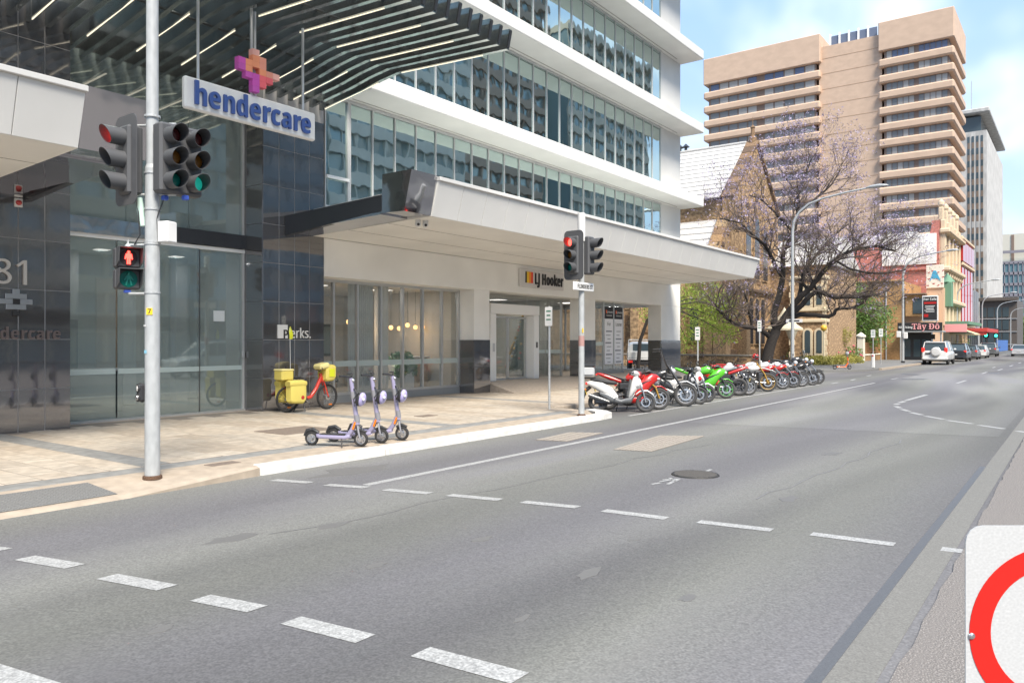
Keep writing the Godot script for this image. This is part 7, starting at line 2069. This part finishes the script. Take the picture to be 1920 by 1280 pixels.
func dirt_bike(t: Node3D) -> void:
	moto_common(t, 1.44, 0.34, 0.33, 1.05, 1.18, 0.40, 0.24, mats["gold"], mats["gold"], 24, true)
	var wm: StandardMaterial3D = mats["white_paint"]
	part(t, "front_fender", MB.new().hull([[1.08, 0.86, 0.02, 0.06], [1.3, 0.86, 0.025, 0.10], [1.6, 0.78, 0.02, 0.08], [1.74, 0.72, 0.01, 0.04]], 12), wm)
	part(t, "tank", MB.new().hull([[0.6, 0.94, 0.04, 0.07], [0.75, 0.98, 0.10, 0.13], [0.95, 1.0, 0.10, 0.13], [1.05, 1.0, 0.04, 0.08]], 12), wm)
	part(t, "shroud", MB.new().hull([[0.62, 0.84, 0.03, 0.14], [0.85, 0.84, 0.13, 0.2], [1.08, 0.86, 0.10, 0.17], [1.16, 0.86, 0.02, 0.1]], 12), wm)
	part(t, "seat", MB.new().hull([[-0.4, 1.0, 0.02, 0.06], [0.0, 0.96, 0.04, 0.11], [0.5, 0.93, 0.05, 0.11], [0.78, 1.0, 0.03, 0.08]], 12), mats["red_paint"])
	part(t, "rear_fender", MB.new().hull([[-0.62, 0.98, 0.015, 0.05], [-0.3, 0.92, 0.03, 0.1], [0.1, 0.86, 0.04, 0.1]], 12), mats["red_paint"])
	part(t, "side_panel", MB.new().hull([[-0.1, 0.80, 0.05, 0.11], [0.2, 0.78, 0.11, 0.13], [0.45, 0.74, 0.06, 0.11]], 12), wm)
	part(t, "headlight", MB.new().bb(Vector3(1.2, 1.02, 0), Vector3(0.08, 0.26, 0.22), 0.04), wm)
	part(t, "engine", MB.new().bb(Vector3(0.68, 0.52, 0), Vector3(0.42, 0.42, 0.28), 0.08), mats["dark_steel"])
	part(t, "frame", MB.new().tube([Vector3(1.05, 1.0, 0), Vector3(0.95, 0.5, 0), Vector3(0.5, 0.34, 0), Vector3(0.35, 0.8, 0)], 0.028, 8), mats["dark_steel"])
	part(t, "exhaust", MB.new().tube([Vector3(0.6, 0.6, 0.16), Vector3(0.2, 0.74, 0.17), Vector3(-0.4, 0.86, 0.17)], [0.03, 0.05, 0.055], 10), mats["steel"])
	part(t, "tail_light", MB.new().bb(Vector3(-0.45, 0.92, 0), Vector3(0.05, 0.05, 0.1), 0.02), mats["red_lens"])

func motorbikes() -> void:
	var g := "motorcycles parked in the bay"
	var H := Vector3(0.875, 0, -0.485)
	var at := func(px, py, wb, head: Vector3, lab: String, kind := "motorcycle") -> Node3D:
		var f := gg(px, py, 0.0)
		return ride(kind, lab, kind.replace("_", " "), f, head, wb, -0.10, g)
	var t: Node3D = at.call(1211, 773, 1.24, H, "white motor scooter with silver top box at the end of the row", "motor_scooter")
	motor_scooter(t, mats["white_paint"], mats["white_paint"], true)
	t = at.call(1236, 768, 1.38, H.rotated(Vector3.UP, 0.12), "red sport motorcycle behind the white scooter")
	sport_bike(t, mats["red_paint"], mats["red_paint"], mats["alloy"], mats["gold"])
	t = at.call(1286, 762, 1.62, H.rotated(Vector3.UP, -0.05), "black chopper with very tall handlebars and long fork")
	cruiser(t)
	t = at.call(1312, 758, 1.24, H.rotated(Vector3.UP, 0.1), "black retro scooter with silver trim behind the chopper", "motor_scooter")
	motor_scooter(t, mats["black_paint"], mats["silver_paint"], false)
	t = at.call(1326, 754, 1.24, H, "white and dark scooter with red flashes beside the green motorcycle", "motor_scooter")
	motor_scooter(t, mats["white_paint"], mats["red_paint"], false)
	t = at.call(1362, 747, 1.38, H, "bright green sport motorcycle with green rims")
	sport_bike(t, mats["green_paint"], mats["green_paint"], paint("rim_green", 0.08, 0.30, 0.06), mats["dark_steel"])
	var f := gg(1386, 742, 0.0)
	t = ride("motorcycle", "red tailed motorcycle backed in with its exhaust to the road", "motorcycle", f - H * 1.38, -H, 0.0, 0.10, g)
	sport_bike(t, mats["red_paint"], mats["black_paint"], mats["dark_steel"], mats["steel"])
	t.position = f
	t = at.call(1404, 741, 1.40, H.rotated(Vector3.UP, 0.1), "grey motorcycle squeezed between the red tail and the dirt bike")
	naked_bike(t, mats["silver_paint"], mats["silver_paint"], mats["alloy"], 0.0, false)
	t = at.call(1440, 734, 1.44, H.rotated(Vector3.UP, -0.1), "white dirt bike with gold wheels and red seat")
	dirt_bike(t)
	t = at.call(1468, 729.5, 1.40, H, "white motorcycle with red panel next to the dirt bike")
	naked_bike(t, mats["white_paint"], mats["red_paint"], mats["alloy"], 0.0, false)
	t = at.call(1488, 727, 1.40, H, "dark motorcycle with red front mudguard")
	naked_bike(t, mats["white_paint"], mats["red_paint"], mats["dark_steel"], -0.03, false)
	t = at.call(1504, 725, 1.40, H.rotated(Vector3.UP, 0.06), "grey motorcycle with black tank before the touring bike")
	naked_bike(t, mats["black_paint"], mats["grey_paint"], mats["alloy"], 0.04, false)
	t = at.call(1524, 722.5, 1.40, H, "black touring motorcycle with tall windscreen")
	naked_bike(t, mats["black_paint"], mats["black_paint"], mats["dark_steel"], 0.14, true)
	t = at.call(1534, 720, 1.40, H.rotated(Vector3.UP, -0.05), "last dark motorcycle of the row beyond the touring bike")
	naked_bike(t, mats["grey_paint"], mats["black_paint"], mats["dark_steel"], 0.05, false)
	var k := 0
	for c in [[1368, 687, 27.0, "white_paint", "white helmet with red band resting on the green motorcycle"], [1417, 669, 30.5, "red_paint", "red helmet resting on the dirt bike handlebar"], [1258, 693, 23.2, "black_paint", "black helmet resting on the chopper"]]:
		var h := thing("helmet", c[4], "helmet", gf(c[0], c[1], c[2]))
		part(h, "shell", MB.new().ell(Vector3(), Vector3(0.13, 0.14, 0.13), Basis(), 16, 12), mats[c[3]])
		part(h, "visor", MB.new().ell(Vector3(0.035, 0.0, 0.03), Vector3(0.11, 0.06, 0.115), Basis(), 14, 8), mats["red_paint"] if k == 0 else mats["black_plastic"])
		k += 1

# ---------------------------------------------------------------- cars
func car(kind: String, label: String, at: Vector3, head: Vector3, body: Material, group := "cars parked along the kerb") -> Node3D:
	var t := thing("parked_car", label, "car", at, facing(head), group)
	var L := 4.5
	var W := 0.90
	var belt := 0.95
	var top := 1.45
	var cab := [-1.9, -1.3, 0.7, 1.25]       # rear glass base, rear roof, front roof, windscreen base
	var clear2 := 0.2
	if kind == "suv":
		L = 4.75; W = 0.94; belt = 1.16; top = 1.84; cab = [-2.28, -2.10, 0.55, 1.25]; clear2 = 0.32
	elif kind == "crossover":
		L = 4.6; W = 0.93; belt = 1.06; top = 1.70; cab = [-2.15, -1.75, 0.55, 1.25]; clear2 = 0.25
	elif kind == "hatch":
		L = 4.1; W = 0.87; belt = 0.98; top = 1.50; cab = [-1.95, -1.55, 0.5, 1.15]
	var h := L / 2
	part(t, "body", MB.new().hull([[-h, (belt + clear2) / 2 + 0.02, (belt - clear2) / 2 - 0.10, W - 0.12], [-h + 0.12, (belt + clear2) / 2, (belt - clear2) / 2 - 0.02, W - 0.03], [-h + 0.6, (belt + clear2) / 2, (belt - clear2) / 2, W], [h - 1.3, (belt + clear2) / 2, (belt - clear2) / 2, W], [h - 0.5, (belt + clear2) / 2 - 0.06, (belt - clear2) / 2 - 0.07, W - 0.02], [h - 0.1, (belt + clear2) / 2 - 0.1, (belt - clear2) / 2 - 0.13, W - 0.1], [h, (belt + clear2) / 2 - 0.12, (belt - clear2) / 2 - 0.18, W - 0.25]], 20, 6.0), body)
	var gm: Material = mats["dark_glass"]
	var c0 := W - 0.07
	var c1 := W - 0.22
	var rings := []
	for e in [[belt - 0.03, cab[0], cab[3], c0], [top - 0.06, cab[1], cab[2], c1]]:
		rings.append([Vector3(e[1], e[0], -e[3] + 0.08), Vector3(e[1] + 0.1, e[0], -e[3]), Vector3(e[2] - 0.1, e[0], -e[3]), Vector3(e[2], e[0], -e[3] + 0.1), Vector3(e[2], e[0], e[3] - 0.1), Vector3(e[2] - 0.1, e[0], e[3]), Vector3(e[1] + 0.1, e[0], e[3]), Vector3(e[1], e[0], e[3] - 0.08)])
	var gl := MB.new()
	for s in 8:
		var u := (s + 1) % 8
		gl.q(rings[0][s], rings[0][u], rings[1][u], rings[1][s])
	part(t, "windows", gl, gm)
	part(t, "roof", MB.new().hull([[cab[1] - 0.08, top - 0.07, 0.02, c1 - 0.06], [cab[1] + 0.1, top - 0.035, 0.035, c1 + 0.02], [cab[2] - 0.3, top - 0.03, 0.035, c1 + 0.02], [cab[2] + 0.02, top - 0.07, 0.02, c1 - 0.04]], 16, 5.0), body)
	for s in [-1, 1]:
		for e in [[cab[0], cab[1]], [cab[3], cab[2]], [-0.35, -0.32]]:
			var z0: float = s * (c0 - (0.03 if e[0] != -0.35 else 0.0))
			part(t, "pillar", MB.new().tube([Vector3(e[0], belt - 0.03, z0), Vector3(e[1], top - 0.05, s * (c1 - 0.01))], 0.045, 6), body)
		part(t, "tail_lamp", MB.new().bb(Vector3(-h + 0.07, belt - 0.12 if kind != "suv" else belt + 0.02, s * (W - 0.14)), Vector3(0.14, 0.16 if kind != "suv" else 0.36, 0.22), 0.03), mats["red_lens"])
		part(t, "headlight", MB.new().bb(Vector3(h - 0.12, belt - 0.28, s * (W - 0.25)), Vector3(0.16, 0.14, 0.34), 0.04), mat("lamp_clear", 0.55, 0.57, 0.6, 0.1))
		part(t, "door_mirror", MB.new().ell(Vector3(cab[3] - 0.3, belt + 0.06, s * (W + 0.09)), Vector3(0.07, 0.08, 0.11), Basis(), 10, 6), body)
		var R := 0.33 if kind in ["hatch", "sedan"] else 0.39
		for x in [-h + 0.88, h - 0.85]:
			wheel(t, Vector3(x, R, s * (W - 0.11)), R, 0.2, mats["steel"], 7)
		part(t, "door_line", MB.new().box(Vector3(-0.4, (belt + clear2) / 2, s * (W + 0.001)), Vector3(0.012, belt - clear2 - 0.15, 0.004)), mats["ink"])
	part(t, "rear_bumper", MB.new().hull([[-h - 0.04, clear2 + 0.2, 0.07, W - 0.12], [-h + 0.02, clear2 + 0.19, 0.12, W - 0.06], [-h + 0.2, clear2 + 0.18, 0.12, W - 0.01]], 16, 5.0), body)
	part(t, "under_body", MB.new().bb(Vector3(0, clear2 + 0.04, 0), Vector3(L - 0.5, 0.16, W * 2 - 0.3), 0.04), mats["black_plastic"])
	part(t, "number_plate", MB.new().bb(Vector3(-h - 0.03, clear2 + 0.42 if kind != "suv" else belt - 0.26, 0 if kind != "suv" else -0.45), Vector3(0.02, 0.11, 0.37), 0.004), mats["sign_white"] if kind != "suv" else mats["ink"])
	if kind == "suv":
		part(t, "spare_wheel_cover", MB.new().lathe([Vector2(0, 0.17), Vector2(0.28, 0.16), Vector2(0.36, 0.1), Vector2(0.37, 0.0), Vector2(0, 0)], 24, Transform3D(Basis(Vector3(0, 0, 1), PI / 2), Vector3(-h - 0.02, belt - 0.12, 0.12))), body)
		for s in [-1, 1]:
			part(t, "roof_rail", MB.new().tube([Vector3(-1.9, top + 0.03, s * 0.66), Vector3(0.4, top + 0.03, s * 0.66)], 0.02, 6), mats["alu"])
	return t

func cars() -> void:
	var N := Vector3(0, 0, -1)
	var road := func(px, py) -> Vector3:
		return gg(px, py, 0.0)
	var a: Vector3 = road.call(1750, 684)
	car("suv", "white four wheel drive with covered spare wheel parked beside the restaurant", Vector3(-9.35, 0, a.z - 2.4), N, mats["white_paint"])
	car("crossover", "black wagon parked directly ahead of the white four wheel drive", Vector3(-9.3, 0, -83.0), N, mats["black_paint"])
	car("hatch", "dark grey hatchback parked between the black wagon and the white sedan", Vector3(-9.3, 0, -92.5), N, mats["grey_paint"])
	car("sedan", "white sedan parked ahead of the dark grey hatchback", Vector3(-9.3, 0, -101.0), N, mats["white_paint"])
	car("crossover", "dark charcoal car at the head of the parked row", Vector3(-9.2, 0, -112.0), N, mats["grey_paint"])
	car("sedan", "silver sedan driving away in the traffic lane", Vector3(-6.2, 0, -116.0), N, mats["silver_paint"], "cars driving away")
	car("crossover", "dark car driving away ahead of the silver sedan", Vector3(-3.6, 0, -124.0), N, mats["black_paint"], "cars driving away")
	car("sedan", "silver car waiting far down the street under the green signals", Vector3(-6.0, 0, -150.0), N, mats["silver_paint"], "cars driving away")
	var os := car("suv", "white four wheel drive parked across the street and mirrored in the glass entrance", Vector3(2.3, 0, -23.0), Vector3(0, 0, 1), mats["white_paint"], "cars parked across the street")
	# pale utility seen through the open corner of the block
	var u := thing("utility_truck", "white flat tray utility parked in the lane beyond the open colonnade corner", "truck", gf(1204, 700, 47.0) * Vector3(1, 0, 1), facing(Vector3(-0.5, 0, -0.9)))
	part(u, "cab", MB.new().hull([[0.1, 1.1, 0.62, 0.80], [0.3, 1.15, 0.72, 0.86], [1.3, 1.12, 0.70, 0.86], [1.6, 0.95, 0.45, 0.84], [2.5, 0.80, 0.32, 0.80], [2.6, 0.75, 0.2, 0.7]], 16, 5.0), mats["white_paint"])
	part(u, "rear_window", MB.new().bb(Vector3(0.09, 1.5, 0), Vector3(0.06, 0.42, 1.1), 0.02), mats["dark_glass"])
	part(u, "tray", MB.new().bb(Vector3(-1.2, 0.85, 0), Vector3(2.5, 0.14, 1.85), 0.02), mats["white_paint"])
	for s in [-1, 1]:
		part(u, "tray_side", MB.new().bb(Vector3(-1.2, 1.07, s * 0.9), Vector3(2.45, 0.34, 0.05), 0.01), mats["white_paint"])
		for x in [-1.3, 1.75]:
			wheel(u, Vector3(x, 0.37, s * 0.75), 0.37, 0.22, mats["steel"], 6)
		part(u, "tail_lamp", MB.new().bb(Vector3(-2.44, 0.68, s * 0.75), Vector3(0.06, 0.12, 0.26), 0.01), mats["red_lens"])
		part(u, "rack_post", MB.new().tube([Vector3(0.02, 0.9, s * 0.85), Vector3(0.02, 1.95, s * 0.8)], 0.03, 6), mats["white_paint"])
	part(u, "tailgate", MB.new().bb(Vector3(-2.44, 1.07, 0), Vector3(0.05, 0.34, 1.8), 0.01), mats["white_paint"])
	part(u, "chassis", MB.new().bb(Vector3(-0.4, 0.6, 0), Vector3(4.0, 0.22, 0.9), 0.03), mats["black_plastic"])
	part(u, "rack_bar", MB.new().tube([Vector3(0.02, 1.95, -0.8), Vector3(0.02, 1.95, 0.8)], 0.03, 6), mats["white_paint"])

func front_sign() -> void:
	var c := gf(1979, 1185, 2.25)
	var t := thing("road_sign", "white road sign with a broad red ring standing on the verge", "road sign", Vector3(c.x, 0.035, c.z), deg_to_rad(36.4))
	var sheet := tri(mat("sign_sheet", 0.52, 0.53, 0.535, 0.45), ntex("sheet", 0.2, 0.9, 1.0, FastNoiseLite.TYPE_CELLULAR, 256, 1), Vector3(3, 3, 3))
	var y := c.y - 0.035
	part(t, "board", MB.new().ext(rrect(0.52, 0.62, 0.05), -0.004, 0.0, Transform3D(Basis(), Vector3(0, y, 0))), sheet)
	part(t, "red_ring", MB.new().lathe([Vector2(0.188, 0.0), Vector2(0.188, 0.0015), Vector2(0.25, 0.0015), Vector2(0.25, 0.0)], 64, Transform3D(AXZ, Vector3(0, y, 0.0005))), mat("sign_red", 0.52, 0.009, 0.004, 0.45))
	for p in [Vector3(-0.244, -0.01, 0), Vector3(0.244, -0.01, 0)]:
		part(t, "bolt", MB.new().ell(Vector3(p.x, y + p.y, 0.003), Vector3(0.010, 0.010, 0.006)), mats["steel"])
	part(t, "post", MB.new().bb(Vector3(0, (y + 0.3) / 2, -0.035), Vector3(0.05, y + 0.3, 0.05), 0.006), mats["galvanised"])
	part(t, "foot", MB.new().bb(Vector3(0, 0.03, -0.035), Vector3(0.5, 0.05, 0.4), 0.015), mats["black_plastic"])

func small_things() -> void:
	var a := thing("sandwich_board", "white sandwich board sign on the far corner footpath", "sign", gg(1560, 680, 0.13), 0.6)
	for s in [-1, 1]:
		part(a, "leaf", MB.new().bb(Vector3(0, 0.5, s * 0.16), Vector3(0.72, 1.0, 0.03), 0.008, Basis(Vector3(1, 0, 0), s * -0.25)), mats["sign_white"])
	part(a, "print", MB.new().box(Vector3(0, 0.72, 0.125), Vector3(0.4, 0.06, 0.01), Basis(Vector3(1, 0, 0), -0.25)), mats["ink"])
	part(a, "emblem", MB.new().lathe([Vector2(0.06, 0.0), Vector2(0.09, 0.0)], 14, Transform3D(Basis(Vector3(1, 0, 0), PI / 2 - 0.25), Vector3(-0.05, 0.35, 0.22))), mats["red_paint"])
